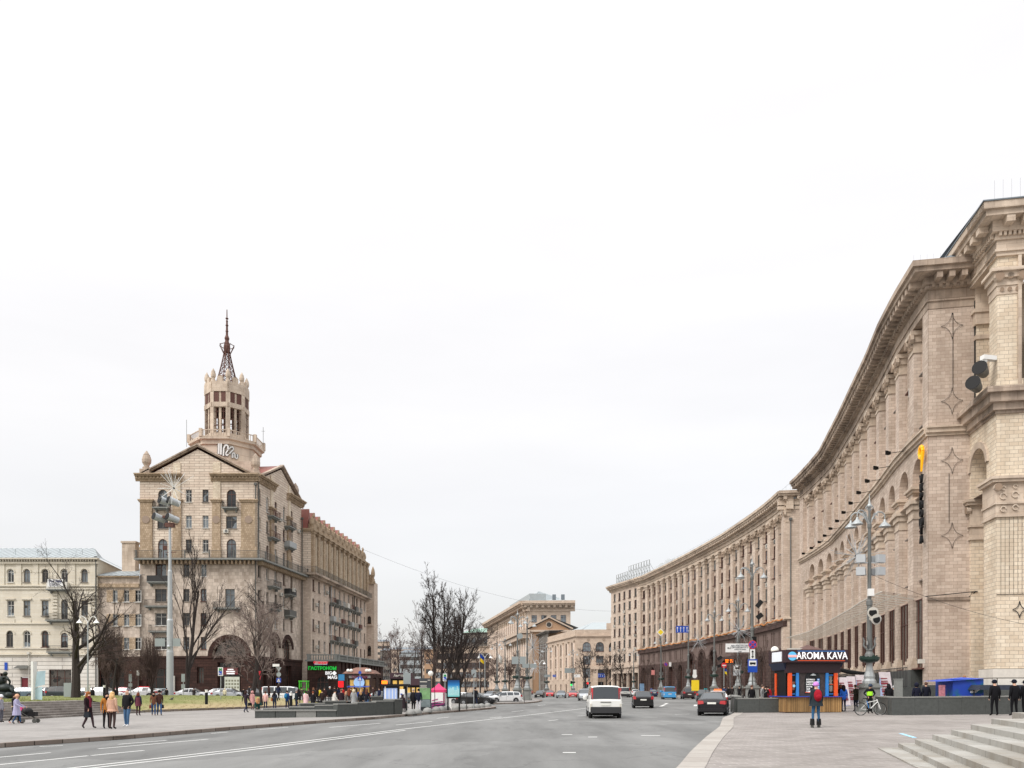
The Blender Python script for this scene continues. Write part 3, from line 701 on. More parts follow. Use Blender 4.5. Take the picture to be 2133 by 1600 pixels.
# ======================= A: tower apartment building =======================
def building_a():
 X0,X1,YF=-60.1,-41.2,128.0; DS=18.8; dx=0.116; G=0.42
 root=thing('apartment_tower','tall stone corner apartment house with gables and a spired turret on its roof','building',(-50,132,G))
 FF=Fac([(X0,YF),(X1,YF)]); k=math.hypot(1,dx); FS=Fac([(X1,YF),(X1+dx*DS,YF+DS)])
 LS=FS.len; W_=X1-X0
 ux=lambda px:(px-1066)*.07758-X0
 zp=lambda py:CZ+(1436-py)*.07758
 ZB,ZBAL,ZC=zp(1367),zp(1166),zp(1000)
 Xb,Yb=X0+dx*DS,YF+DS
 FB=Fac([(X1+dx*DS,YF+DS),(Xb,Yb)]); FL=Fac([(Xb,Yb),(X0,YF)])
 wins,shops=[],[]
 lo=[]
 for y in(1175,1227,1277,1327):
  for px,wd in((335,1.9 if y>1200 else 1.75),(388,1.0),(424,.95)):
   lo.append((ux(px),zp(y+26),wd,2.02,False))
 lo.append((ux(479),zp(1265),1.55,2.95,False))
 arch=(ux(478),ZB-.01,5.4,zp(1331)-ZB,False)
 ua,ra=ux(478),2.75
 lo2=lo+[(ua,ZB,ra*2,ra,True)]
 mb=MB(); wall(mb,FF,0,W_,ZB,ZBAL,lo2,0,.45)
 sl=[]
 us=[.95,4.1,7.5,11.0,14.4]; us=[u*1.0 for u in us]
 for y in(0,1,2,3):
  for i,u in enumerate(us):
   sl.append((u,zp((1175,1227,1277,1327)[y]+26),1.05 if i in(0,2)else .95,2.0,False))
 sl=[s for s in sl if not(s[1]<ZB+3.2 and s[0]>2 and s[0]<16.5)]
 sl2=sl+[(6.9,ZB,3.6,3.6,True),(12.6,ZB,3.6,3.6,True)]
 wall(mb,FS,0,LS,ZB,ZBAL,sl2,0,.45)
 wall(mb,FB,0,FB.len,G-1,ZC,[],0); wall(mb,FL,0,FL.len,G-1,ZC,[],0)
 mb.build('lower_wall',M['low_a'],root)
 for o in lo:wins.append((o[0],o[1],o[2],o[3],False,-.28,FF))
 for o in sl:wins.append((o[0],o[1],o[2],o[3],False,-.28,FS))
 shops.append((ua,ZB,ra*2,ra,True,-.6,FF)); shops.append((6.9,ZB,3.6,3.6,True,-.5,FS)); shops.append((12.6,ZB,3.6,3.6,True,-.5,FS))
 for F_,uc,rr in((FF,ua,ra),(FS,6.9,1.8),(FS,12.6,1.8)):
  a=MB(); zs_=ZB if F_ is FF else ZB+1.8
  A=arc_pts(uc,zs_,rr,14); Bq=arc_pts(uc,zs_,rr+.75,14)
  for i in range(14):
   P=[F_.p(A[i][0],.12,A[i][1]),F_.p(A[i+1][0],.12,A[i+1][1]),F_.p(Bq[i+1][0],.12,Bq[i+1][1]),F_.p(Bq[i][0],.12,Bq[i][1])]
   a.face(P); P2=[F_.p(A[i][0],-.45,A[i][1]),F_.p(A[i+1][0],-.45,A[i+1][1])]
   a.face([P[0],P2[0],P2[1],P[1]]); a.face([P[3],P[2],F_.p(Bq[i+1][0],0,Bq[i+1][1]),F_.p(Bq[i][0],0,Bq[i][1])])
  a.build('arch_surround',M['granite2'],root)
 bs=MB()
 bo=[(ux(332),G+.3,4.0,4.4,False),(ux(418),G+2.3,1.1,2.6,False),(ux(478),G+.1,3.7,5.6,False)]
 wall(bs,FF,-.1,W_+.1,G-1.2,ZB,bo,.18,.6); so_=[(2.6,G+.2,1.4,4.2,False),(6.9,G+.1,2.6,5.4,False),(12.6,G+.1,2.6,5.4,False)]
 wall(bs,FS,-.1,LS,G-1.2,ZB,so_,.18,.6); bs.fbox(FF,-.15,W_+.2,0,.3,ZB-.35,ZB+.02); bs.fbox(FS,0,LS,0,.3,ZB-.35,ZB+.02)
 bs.fbox(FF,W_-.02,W_+.18,-.1,.18,G-1.2,ZB-.36)
 bs.build('granite_base',M['granite2'],root)
 for o in bo:shops.append((o[0],o[1],o[2],o[3],False,-.35,FF))
 for o in so_:shops.append((o[0],o[1],o[2],o[3],False,-.35,FS))
 uo=[]
 for px in(339,482):
  uo+=[(ux(px),zp(1056),1.5,2.8,True),(ux(px),zp(1101),1.75,2.0,False),(ux(px),zp(1163),1.55,3.1,True)]
 for px in(393,428):
  for y in(1046,1100,1150):uo.append((ux(px),zp(y),.98,2.02,False))
 ub=MB(); wall(ub,FF,0,W_,ZBAL,ZC,uo,0,.4)
 su=[]
 for i,u in enumerate(us):
  su+=[(u,zp(1056 if i else 1048),.95,2.6,True),(u,zp(1101),.95,2.0,False),(u,zp(1160),.95,2.6,True)]
 wall(ub,FS,0,LS,ZBAL,ZC,su,0,.4)
 for o in uo:wins.append((o[0],o[1],o[2],o[3],o[4],-.22,FF))
 for o in su:wins.append((o[0],o[1],o[2],o[3],o[4],-.22,FS))
 zpk=zp(936); pk=ux(412)
 ub.quadf(FF,[(0,ZC),(W_,ZC),(pk,zpk)],0)
 spk=9.7; ub.quadf(FS,[(0,ZC),(LS,ZC),(spk,zpk-.6)],0)
 ub.build('upper_wall',M['up_a'],root)
 for px,wd in((369,1.2),(452,1.2)):
  t=(zpk-ZC)*(1-abs(ux(px)-pk)/max(pk,W_-pk)); st=MB(); st.fbox(FF,ux(px)-wd/2,ux(px)+wd/2,0,.15,zp(1042),ZC+t-.5); st.build('lesene',M['cream'],root)
 for u in(5.7,13.2):st=MB(); st.fbox(FS,u-.5,u+.5,0,.15,zp(1042),ZC+(zpk-.6-ZC)*(1-abs(u-spk)/9.6)-.4); st.build('lesene',M['cream'],root)
 for F_,lst in((FF,[(ux(293),ux(318)),(ux(361),ux(378)),(ux(443),ux(460)),(ux(503),ux(535))]),(FS,[(4.9,6.3),(12.2,13.6)])):
  for a,b in lst:
   a=max(a,.02); b=min(b,F_.len-.02)
   q=MB(); q.fbox(F_,a,b,0,.28,ZBAL+2.0,zp(1047)); p=q.build('pilaster',M['ochre'],root); ROOTLOC[p.name]=ROOTLOC[root.name]
   c=MB(); c.fbox(F_,a-.15,b+.15,0,.42,zp(1047)+.002,zp(1044)); c.fbox(F_,a-.28,b+.28,0,.55,zp(1044)+.002,zp(1041)); b2=MB(); b2.fbox(F_,a-.1,b+.1,0,.36,ZBAL+.1,ZBAL+1.99); b2.build('base',M['ochre'],p)
   c.build('capital',M['ochre'],p)
   if b-a>1.3:
    d=MB(); cc=F_.p((a+b)/2,.28,zp(1083)); dd=F_.p((a+b)/2,.36,zp(1083)); d.bar(cc,dd,.62,n=16); d.build('medallion',M['up_a'],p)
 for F_,a,b in((FF,-.6,ux(380)),(FF,ux(440),W_+.5),(FS,-.3,6.8),(FS,12.2,LS+.5)):
  cornice(root,F_,a,b,zp(1003),[(0,.25,0,.25),(.25,.75,0,.4),(.75,.95,0,.75),(.95,1.15,0,.95)],'ochre',dent=(.55,.28,.4,.74,.4,.55))
 for F_,p0,p1,p2 in((FF,(-.6,ZC+.1),(pk,zpk+.35),(W_+.5,ZC+.1)),(FS,(-.3,ZC+.1),(spk,zpk-.25),(LS+.4,ZC+.1))):
  rk=MB()
  for a,b in((p0,p1),(p1,p2)):
   for hh,w0,w1 in((.05,-.1,.28),(.27,-.1,.5)):
    P=[F_.p(a[0],w1,a[1]+hh),F_.p(b[0],w1,b[1]+hh),F_.p(b[0],w0,b[1]+hh),F_.p(a[0],w0,a[1]+hh)]
    rk.hexa(P+[(x,y,z+.21)for x,y,z in P])
  rk.build('gable_cornice',M['cornice'],root)
 rf=MB()
 def gable(F_,a,pkk,b,za,zk,depth):
  A,K,B=F_.p(a,.5,za),F_.p(pkk,.5,zk),F_.p(b,.5,za); A2,K2,B2=F_.p(a,-depth,za),F_.p(pkk,-depth,zk),F_.p(b,-depth,za)
  rf.face([A,K,K2,A2]); rf.face([K,B,B2,K2])
 gable(FF,-.6,pk,W_+.5,ZC+.38,zpk+.63,DS); gable(FS,-.3,spk,LS+.4,ZC+.38,zpk+.03,W_)
 rf.build('roof',M['redroof'],root)
 bb=MB()
 for F_ in(FF,FS):
  e=1.45
  bb.fbox(F_,-.3 if F_ is FF else 0,F_.len+(1.4 if F_ is FF else .2),0,e,zp(1168.5),zp(1165.5))
  n=int(F_.len/.66)
  for i in range(n):u=(i+.5)*F_.len/n; bb.fbox(F_,u-.14,u+.14,0,.95,zp(1176),zp(1168.5)-.003,mi=1)
 p=bb.build('balcony',[M['pedestal'],M['ochre']],root); ROOTLOC[p.name]=ROOTLOC[root.name]
 r=MB(); railing(r,FF,-.3,W_+1.3,1.4,zp(1165),zp(1150),.2); railing_x(r,FF,-.3,0,1.4,zp(1165),zp(1150)); railing(r,FS,-1.3,LS,1.4,zp(1165),zp(1150),.2)
 for i in range(6):r.fbox(FF,i*3.9,i*3.9+.16,1.34,1.5,zp(1165),zp(1148.5))
 for i in range(5):r.fbox(FS,i*4.6,i*4.6+.14,1.34,1.5,zp(1165),zp(1148.5))
 r.build('railing',M['irong'],p)
 for F_,u,wd,z,mm,sd in((FF,ux(339),2.5,zp(1059),'iron',0),(FF,ux(482),2.5,zp(1059),'iron',0),(FF,ux(333),3.4,zp(1213),'iron',1),(FF,ux(333),4.2,zp(1263),'iron',0),(FF,ux(335),3.2,zp(1315),'iron',0),(FF,ux(476),4.3,zp(1267),'irong',0),
 (FS,5.6,3.2,zp(1062),'rust',0),(FS,5.6,3.2,zp(1108),'rust',0),(FS,12.6,3.2,zp(1066),'iron',0),(FS,12.6,3.2,zp(1112),'lampgrey',1),(FS,5.8,3.6,zp(1213),'iron',0),(FS,12.6,3.2,zp(1220),'iron',1),(FS,12.6,3.2,zp(1268),'irong',1),(FS,5.8,3.6,zp(1262),'iron',0)):
  balcony(root,F_,u,wd,z,1.05,mm,solid=bool(sd))
 acunit(root,FF,ux(472),0,zp(1111)); acunit(root,FS,8.9,0,zp(1062)); acunit(root,FS,12.2,1.06,zp(1214),1.1); acunit(root,FS,17.4,0,zp(1066)); acunit(root,FS,9.2,0,zp(1228))
 downpipe(root,FF,W_-.15,.2,ZB,zp(1010),'irong'); downpipe(root,FS,LS-.3,.3,ZB,zp(1030),'irong'); downpipe(root,FS,.35,.15,ZBAL+1,ZC,'irong')
 f=MB(); q=FF.p(ux(305)-.1,-.3,0); f.box(q[0],q[1],ZC+.8,1.6,1.6,.9); finial(f,q[0],q[1],ZC+1.6,3.2,.72); f.build('finial',M['cornice'],root)
 f=MB(); q=FS.p(LS-1.3,-.6,0); f.box(q[0],q[1],ZC+.6,1.5,1.5,.6); finial(f,q[0],q[1],ZC+1.2,2.9,.65); f.build('finial',M['cornice'],root)
 f=MB(); q=FF.p(ux(528),-1.0,0); f.box(q[0],q[1],ZC+.6,2.0,2.0,.7); finial(f,q[0],q[1],ZC+1.3,3.3,.75); f.build('finial',M['cornice'],root)
 cx,cy=-49.4,137.4
 dr=MB(); dr.lathe([(5.5,0),(5.5,3.2),(5.8,3.3),(5.8,3.9)],cx,cy,39.4,n=8); dr.box(cx,cy,36.0,12.6,12.6,3.5)
 dr.build('drum',M['trim'],root)
 rr=MB(); rr.lathe([(5.8,0),(6.25,.15),(6.25,.5),(6.1,.5)],cx,cy,43.3,n=8); rr.build('gallery_slab',M['trim'],root)
 ra_=MB()
 V=[(cx+6.1*math.cos(2*math.pi*(i+.5)/8),cy+6.1*math.sin(2*math.pi*(i+.5)/8))for i in range(8)]
 for i in range(8):
  a,b=V[i],V[(i+1)%8]; F_=Fac([a,b])
  railing(ra_,F_,0,F_.len,0,43.85,44.95,.42,r=.06,rail=.09); ra_.box(a[0],a[1],43.81,.5,.5,1.35)
 ra_.build('gallery_railing',M['trim'],root)
 rt=3.25; piers=MB(); lint=MB(); lou=MB(); LV=[MB()for _ in range(4)]
 PV=[(cx+rt*math.cos(2*math.pi*(i+.5)/8),cy+rt*math.sin(2*math.pi*(i+.5)/8))for i in range(8)]
 for i in range(8):
  a,b=PV[i],PV[(i+1)%8]; F_=Fac([b,a]); l_=F_.len
  piers.box(a[0],a[1],43.8,.72,.72,9.3,rz=2*math.pi*(i+.5)/8)
  piers.fbox(F_,l_/2-.2,l_/2+.2,-.25,.1,43.8,52.3)
  for z0,z1,e in((43.8,45.2,.1),(49.6,50.2,.18),(50.2,50.4,.32),(52.2,53.1,.15),(53.1,53.5,.35),(53.5,53.9,.55)):
   LV[0 if z0<45 else(1 if z0<51 else 2)].fbox(F_,-.1,l_+.1,-.45,e,z0,z1-.003)
  for s in(-1,1):
   uc=l_/2+s*.62; lou.fbox(F_,uc-.42,uc+.42,-.35,-.28,50.45,52.15)
   for zz_ in(46.4,47.6,48.8):lou.fbox(F_,uc-.42,uc+.42,-.3,-.24,zz_,zz_+.08)
   lou.fbox(F_,uc-.03,uc+.03,-.3,-.24,45.2,49.6)
  c=F_.p(l_/2,-.1,53.9)
  lint.box(c[0],c[1],53.9,.9,.5,.9,rz=F_.ang(0));
  lint.bar(F_.p(l_/2,-.25,54.6),F_.p(l_/2,.15,54.6),.45,n=10); finial(lint,a[0],a[1],53.9,2.3,.42)
 ins=MB(); ins.box(cx,cy,49.6,4.6,4.6,.2); ins.box(cx,cy,52.3,4.6,4.6,.2)
 for z in(46.0,47.2,48.4):ins.bar((cx-3,cy-1,z),(cx+3,cy+1,z+1),.1)
 ins.build('tower_stair',M['rust'],root)
 piers.build('tower_pier',M['trim'],root); lint.build('tower_crown',M['trim'],root); [v.build('tower_entablature',M['trim'],root)for v in LV[:3]]; lou.build('louvre',M['rust'],root)
 sp=MB(); z0,z1=54.0,61.2; n=8
 def rad(t):return 1.65*(1-t)**1.3+.4
 lev=[i/9 for i in range(10)]
 for i in range(n):
  a=2*math.pi*i/n
  for j in range(9):
   ra1,rb1=rad(lev[j]),rad(lev[j+1]); za,zb=z0+(z1-z0)*lev[j],z0+(z1-z0)*lev[j+1]
   p=(cx+ra1*math.cos(a),cy+ra1*math.sin(a),za); q=(cx+rb1*math.cos(a),cy+rb1*math.sin(a),zb)
   a2=2*math.pi*(i+1)/n; q2=(cx+rb1*math.cos(a2),cy+rb1*math.sin(a2),zb); p2=(cx+ra1*math.cos(a2),cy+ra1*math.sin(a2),za)
   sp.bar(p,q,.07); sp.bar(p,q2,.045,n=3); sp.bar(p2,q,.045,n=3); sp.bar(q,q2,.045,n=3)
 for i in range(n):
  a=2*math.pi*i/n; sp.bar((cx+.42*math.cos(a),cy+.42*math.sin(a),59.6),(cx+1.25*math.cos(a),cy+1.25*math.sin(a),61.4),.06)
  a2=2*math.pi*(i+1)/n; sp.bar((cx+1.25*math.cos(a),cy+1.25*math.sin(a),61.3),(cx+1.25*math.cos(a2),cy+1.25*math.sin(a2),61.3),.06)
 sp.lathe([(.5,60.2),(.55,61.2),(.3,62.2),(.42,62.6),(.2,63.2),(.15,65.5),(.2,65.6),(.1,65.8),(.07,67.6)],cx,cy,0,n=8)
 for z in(62.9,63.8,64.8,66.0):sp.lathe([(.25,0),(.25,.12)],cx,cy,z,n=8)
 sp.build('spire',M['rust'],root)
 V8=[(cx+5.52*math.cos(2*math.pi*(i+.5)/8),cy+5.52*math.sin(2*math.pi*(i+.5)/8))for i in range(8)]
 FD=Fac([V8[5],V8[6]])
 Fc=Fac([V8[5],V8[6],V8[7]])
 gr=MB(); rnd=random.Random(5)
 def stroke(pts,r):
  P=[Fc.p(2.2+u*.92,.14,40.1+z*.98)for u,z in pts]
  Q=[Fc.p(2.2+u*.92,.06,40.1+z*.98)for u,z in pts]
  for i in range(len(P)-1):gr.bar(P[i],P[i+1],r*1.25,n=4); gr.bar(Q[i],Q[i+1],r*1.9,mi=1,n=4)
 stroke([(.5,2.7),(.45,.9)],.15); stroke([(.9,2.7),(.85,.8)],.15); stroke([(.4,1.8),(1.0,1.9)],.1)
 stroke([(1.3,.6),(1.35,1.9),(1.7,2.5),(2.1,2.3),(2.15,1.7)],.13)
 stroke([(2.2,.9),(1.9,.6),(1.7,1.0),(2.1,1.6),(2.5,2.1),(2.9,2.3),(3.1,1.9),(2.7,1.5),(2.3,1.0)],.11)
 stroke([(2.9,.4),(2.9,1.2),(3.3,1.3),(3.2,.5)],.11); stroke([(3.5,1.2),(3.5,.4),(3.9,.6),(3.9,1.2)],.1)
 gr.build('graffiti',[M['white'],M['polegrey']],root)
 an=MB(); an.bar((cx-7,cy,43.8),(cx-7.0,cy,48.5),.035); an.bar((cx+6.6,cy-1,43.8),(cx+6.6,cy-1,46.9),.04); an.bar((cx+6.3,cy-1,46.2),(cx+6.9,cy-1,46.2),.025)
 an.build('antenna',M['irong'],root)
 add_windows(root,wins,FF,98,('frame_w','frame_d','frame_g'),seed=11)
 add_windows(root,shops,FF,30,('frame_d',),'shopglass',seed=2,nm='shop_window')
 s=MB(); s.fbox(FF,ux(462),ux(497),.2,.35,zp(1405),zp(1391)); sg=s.build('shop_sign',mat('burgundy_sign',rgb(110,22,34),.5),root); ROOTLOC[sg.name]=ROOTLOC[root.name]
 for i,wd in enumerate((1.0,1.4,1.3)):
  q=MB(); q.fbox(FF,ux(482)-wd/2,ux(482)+wd/2,.35,.37,zp(1393.5+i*4.2)-.2,zp(1393.5+i*4.2)); q.build('sign_line',M['whitetext'],sg)
 q=MB(); q.fbox(FF,ux(469),ux(500),.22,.26,zp(1440),zp(1410)); pp=q.build('window_poster',mat('pale_poster',rgb(196,200,184),.6),root); ROOTLOC[pp.name]=ROOTLOC[root.name]
 q=MB()
 for i in range(5):
  for j in range(3):q.fbox(FF,ux(471+i*6),ux(475+i*6),.262,.27,zp(1434-j*7.0),zp(1430-j*7.0))
 q.build('poster_picture',mat('poster_picture',rgb(120,120,100),.6,noise=.3,nscale=8),pp)
 q=MB(); q.fbox(FF,W_+0.2,W_+.8,.2,.4,zp(1416),zp(1398))
 q.build('shop_sign',mat('red_star_sign',rgb(170,30,40),.5),root)
 mb=MB(); mb.fbox(FF,ux(357),ux(366),.22,.5,G+.1,zp(1408)); mb.build('cash_machine',M['ac'],root)
building_a()
# ======================= B: long block down the left side =======================
def building_b():
 G=.42; a=(-37.3,147.0); k=.068; Lb=41.0; b=(a[0]+k*Lb,a[1]+Lb)
 root=thing('apartment_building','long ornate stone block with turreted parapet and rows of small balconies','building',(-42,165,G))
 F=Fac([a,b]); FE=Fac([(a[0]-3.0,a[1]),a]); LF=F.len
 zl=7.4; zb=23.3; zt=31.6
 mb=MB(); ops=[]; N_=12
 ucs=[1.6+i*(LF-3.2)/(N_-1)for i in range(N_)]
 for z in(8.9,12.7,16.6,20.2):
  for i,u in enumerate(ucs):ops.append((u,z,1.15,2.2,False))
 wall(mb,F,0,LF,zl,zb,ops,0,.35); wall(mb,FE,0,3.0,G,zb,[],0)
 FBk=Fac([b,(b[0]-20,b[1]+.1)]); wall(mb,FBk,0,20,G,zt,[],0)
 mb.build('lower_wall',M['street'],root)
 up=MB(); uo=[]
 for z in(24.0,27.6):
  for u in ucs:uo.append((u,z,1.1,2.2,False))
 wall(up,F,0,LF,zb,zt,uo,0,.35); wall(up,FE,0,3.0,zb,zt,[],0)
 up.build('upper_wall',M['up_a'],root)
 wins=[(o[0],o[1],o[2],o[3],False,-.2)for o in ops+uo]
 add_windows(root,wins,F,96,('frame_w','frame_d','frame_g'),seed=5)
 for i in range(13):
  u=.05+i*(LF-.1)/12; pilaster(root,F,min(max(u,.6),LF-.6),1.1,0,.55,zb+.2,30.6,'ochre',(30.0,31.4),'ochre',simple=True)
 for i in range(12):
  u=.05+(i+.5)*(LF-.1)/12; q=MB();
  for s in(-1,1):q.fbox(F,u+s*.85-.16,u+s*.85+.16,0,.3,zb+.2,30.4)
  q.build('mullion_shaft',M['cream'],root)
 cornice(root,F,-.3,LF+.3,31.0,[(0,.3,-.3,.45),(.3,.6,-.3,.8)],'ochre'); cornice(root,FE,-.3,3.2,31.0,[(0,.3,-.3,.3),(.3,.6,-.3,.5)],'ochre')
 for i in range(12):
  u=.8+(i+.25)*(LF-1.6)/12; c=MB()
  c.fbox(F,u-1.1,u+1.1,-.6,.35,31.61,32.7); c.fbox(F,u-.8,u+.8,-.5,.25,32.703,33.5)
  c.bar(F.p(u,-.4,33.2),F.p(u,.3,33.2),.62,n=10)
  for s in(-1,1):q=F.p(u+s*1.15,.05,0); finial(c,q[0],q[1],31.6,2.3,.45)
  q=F.p(u,0,0); finial(c,q[0],q[1],33.6,1.3,.24)
  c.build('parapet_crest',M['ochre'],root)
  if True:
   r=MB(); P=[F.p(u-1.2,-.8,31.7),F.p(u+1.2,-.8,31.7),F.p(u+1.2,-4.5,31.7),F.p(u-1.2,-4.5,31.7)]; K1,K2=F.p(u,-.8,35.6),F.p(u,-4.5,35.6)
   r.face([P[0],P[1],K1]); r.face([P[1],P[2],K2,K1]); r.face([P[3],P[0],K1,K2]); r.face([P[2],P[3],K2]); r.build('dormer_roof',M['redroof'],root)
 r=MB(); r.face([F.p(0,-.3,31.6),F.p(LF,-.3,31.6),F.p(LF,-9,34.5),F.p(0,-9,34.5)]); r.face([FE.p(0,0,31.6),F.p(0,-.3,31.6),F.p(0,-9,34.5)]); r.build('roof',M['redroof'],root)
 g=MB(); g.fbox(F,-1.2,LF,0,1.4,zb-.35,zb); g.fbox(F,-.5,LF,0,.8,zb-.75,zb-.353); g.fbox(FE,-.2,3.0,0,1.2,zb-.35,zb-.003)
 p=g.build('balcony',M['cornice'],root); ROOTLOC[p.name]=ROOTLOC[root.name]
 r=MB(); railing(r,F,-1.2,LF,1.3,zb,zb+1.1,.22); railing(r,FE,0,4.2,1.15,zb,zb+1.1,.22); r.build('railing',M['irong'],p)
 k_=0
 for row,z in enumerate((19.2,15.5,11.6)):
  for i in(3,4,5,6,7,8,9):
   if(row,i)in((2,9),):continue
   u=ucs[i]+.8; k_+=1
   balcony(root,F,u,1.9,z,.85,('irong','lampgrey','ac','rust')[(i+row*2)%4],solid=(i*3+row)%2==0)
 for u,z in((ucs[0]+1.5,17.5),(ucs[0]+1.5,13.4),(ucs[2]+1.2,20.6),(ucs[4],13.9),(ucs[0]+1.6,9.5),(ucs[7],17.9)):acunit(root,F,u,0,z)
 downpipe(root,F,12.4,.15,zl,zb-.8,'lamppale'); downpipe(root,FE,.35,.1,zl,zb-.8,'irong'); downpipe(root,F,30,.15,zl,zb-.8,'irong')
 A0=(at(640,140),140.0); A1=(at(703,140),140.0); A2=(A1[0]+.068*35,175.0)
 f1,f2=Fac([A0,A1]),Fac([A1,A2]); an=MB(); o1=[(f1.len*.5,G+.1,2.2,3.6,True)]; o2=[(2.6+i*4.9,G+.2,2.7,3.6,False)for i in range(7)]; o3=[(2.6+i*2.45,4.9,1.1,1.7,False)for i in range(13)]
 wall(an,f1,0,f1.len,G-1,6.7,o1,0,.5); wall(an,f2,0,f2.len,G-1,6.7,o2+o3,0,.4)
 fe=Fac([(A0[0],A0[1]+8),A0]); wall(an,fe,0,8,G-1,6.7,[],0); fw=Fac([A2,(A2[0]-9,A2[1])]); wall(an,fw,0,9,G-1,6.7,[],0)
 an.build('granite_base',M['granite2'],root)
 add_windows(root,[(o[0],o[1],o[2],o[3],o[4],-.3,f1)for o in o1]+[(o[0],o[1],o[2],o[3],o[4],-.3,f2)for o in o2+o3],f1,40,('frame_d',),'shopglass',nm='shop_window')
 c=MB()
 c.fbox(f1,-.3,f1.len+.3,-.2,.35,6.7,7.0); c.fbox(f2,-.3,f2.len+.3,-.2,.35,6.7,6.997); c.face([(A0[0],140,6.9),(A1[0],140,6.9),(A2[0],175,6.9),(A0[0],175,6.9)])
 for ff in(f1,f2):
  n=int(ff.len/.42)
  for i in range(n):u=(i+.5)*ff.len/n; q=ff.p(u,.1,0); c.lathe([(.08,0),(.13,.25),(.06,.6),(.09,.75)],q[0],q[1],7.0,n=5)
  c.fbox(ff,-.1,ff.len+.1,-.05,.25,7.75,7.95)
  for i in range(int(ff.len/5)+1):c.fbox(ff,min(i*5.0,ff.len-.5),min(i*5.0,ff.len-.5)+.5,-.07,.27,7.0,8.0)
 c.build('terrace_balustrade',M['pedestal'],root)
 E0=F.p(LF+2.0,1.2,0); fe1=Fac([(E0[0]-3.2,E0[1]),(E0[0]+.2,E0[1])]); fe2=Fac([(E0[0]+.2,E0[1]),(E0[0]+.35,E0[1]+4)])
 t=MB(); wall(t,fe1,0,3.4,G,27.5,[(2.2,17.5,.9,1.8,True),(2.2,9.8,.9,2.4,True)],0,.5); wall(t,fe2,0,fe2.len,G,27.5,[],0)
 t.fbox(fe1,1.2,3.1,.02,.5,17.0,17.3); t.build('corner_turret',M['street'],root); add_windows(root,[(2.2,17.5,.9,1.8,True,-.3,fe1),(2.2,9.8,.9,2.4,True,-.3,fe1)],fe1,5,('frame_d',),'shopglass',nm='turret_window')
 c=MB(); c.fbox(fe1,-.2,3.7,0,.5,27.0,27.6)
 for u in(.5,1.8,3.1):q=fe1.p(u,0,0); finial(c,q[0],q[1],27.6,3.6,.5)
 c.fbox(fe1,0.6,3.0,-1.5,0,27.6,29.3); c.build('parapet_crest',M['ochre'],root)
 s=MB(); s.fbox(f1,f1.len*(655-640)/63,f1.len*(683-640)/63,.1,.3,6.05,6.9); sg=s.build('shop_sign',M['signblue'],root); ROOTLOC[sg.name]=ROOTLOC[root.name]
 s=MB(); s.fbox(f1,f1.len*(656-640)/63,f1.len*(682-640)/63,.3,.33,6.1,6.85); s.build('sign_panel',M['white'],sg)
 text('Фаворит',.62,mat('sign_pink_red',rgb(225,60,70),.5,noise=0,emit=.3),sg,f1.mtx(f1.len*(669-640)/63,.35,6.46),bold=.03)
 text('ГАСТРОНОМ',.78,mat('green_neon',rgb(10,180,60),.5,noise=0,emit=.5),root,f1.mtx(f1.len*(672-640)/63,.2,5.45),bold=.03)
 text('BIG',.78,M['whitetext'],root,f1.mtx(f1.len*(685-640)/63,.2,4.6),bold=.03)
 text('MAG',.78,M['whitetext'],root,f1.mtx(f1.len*(693-640)/63,.2,3.85),bold=.03)
 s=MB(); c=f1.p(f1.len*(697-640)/63,.2,4.6)
 for dx_,dz in((0,.2),(0,-.2),(.2,0),(-.2,0)):s.bar((c[0]+dx_,c[1],c[2]+dz),(c[0]+dx_,c[1]-.06,c[2]+dz),.2,n=8)
 s.build('sign_flower',M['whitetext'],root)
 s=MB(); s.fbox(f2,.2,.35,.1,1.15,3.3,4.4); s.build('projecting_sign',mat('sky_blue_sign',rgb(70,160,215),.5,noise=.02),root)
 s=MB(); s.fbox(f2,.1,.25,.1,1.0,2.1,3.2); s.build('projecting_sign',mat('red_light_sign',rgb(250,20,30),.5,noise=0,emit=.9),root)
building_b()
# ======================= W: curved wing and P: portico on the right =======================
CW=[(41.0,116.5),(41.3,113.6),(41.1,110.5),(40.4,104),(39.6,98.2),(38.2,92.2),(36.4,84.5),(34.5,76.9),(32.9,70.4),(31.2,64.2),(30.1,59.3),(29.55,56.2)]
def star(mb,F,u,w,z,rx,rz,r=.03):
 P=[]
 for q in range(4):
  a=[(0,1),(1,0),(0,-1),(-1,0)][q]; b=[(0,1),(1,0),(0,-1),(-1,0)][(q+1)%4]
  for t in(0,.25,.5,.75):
   c=((1-t)**2*a[0]+t*t*b[0]+2*t*(1-t)*.12*(a[0]+b[0]),(1-t)**2*a[1]+t*t*b[1]+2*t*(1-t)*.12*(a[1]+b[1]))
   P.append(F.p(u+c[0]*rx,w,z+c[1]*rz))
 for i in range(len(P)):mb.bar(P[i],P[(i+1)%len(P)],r,n=4)
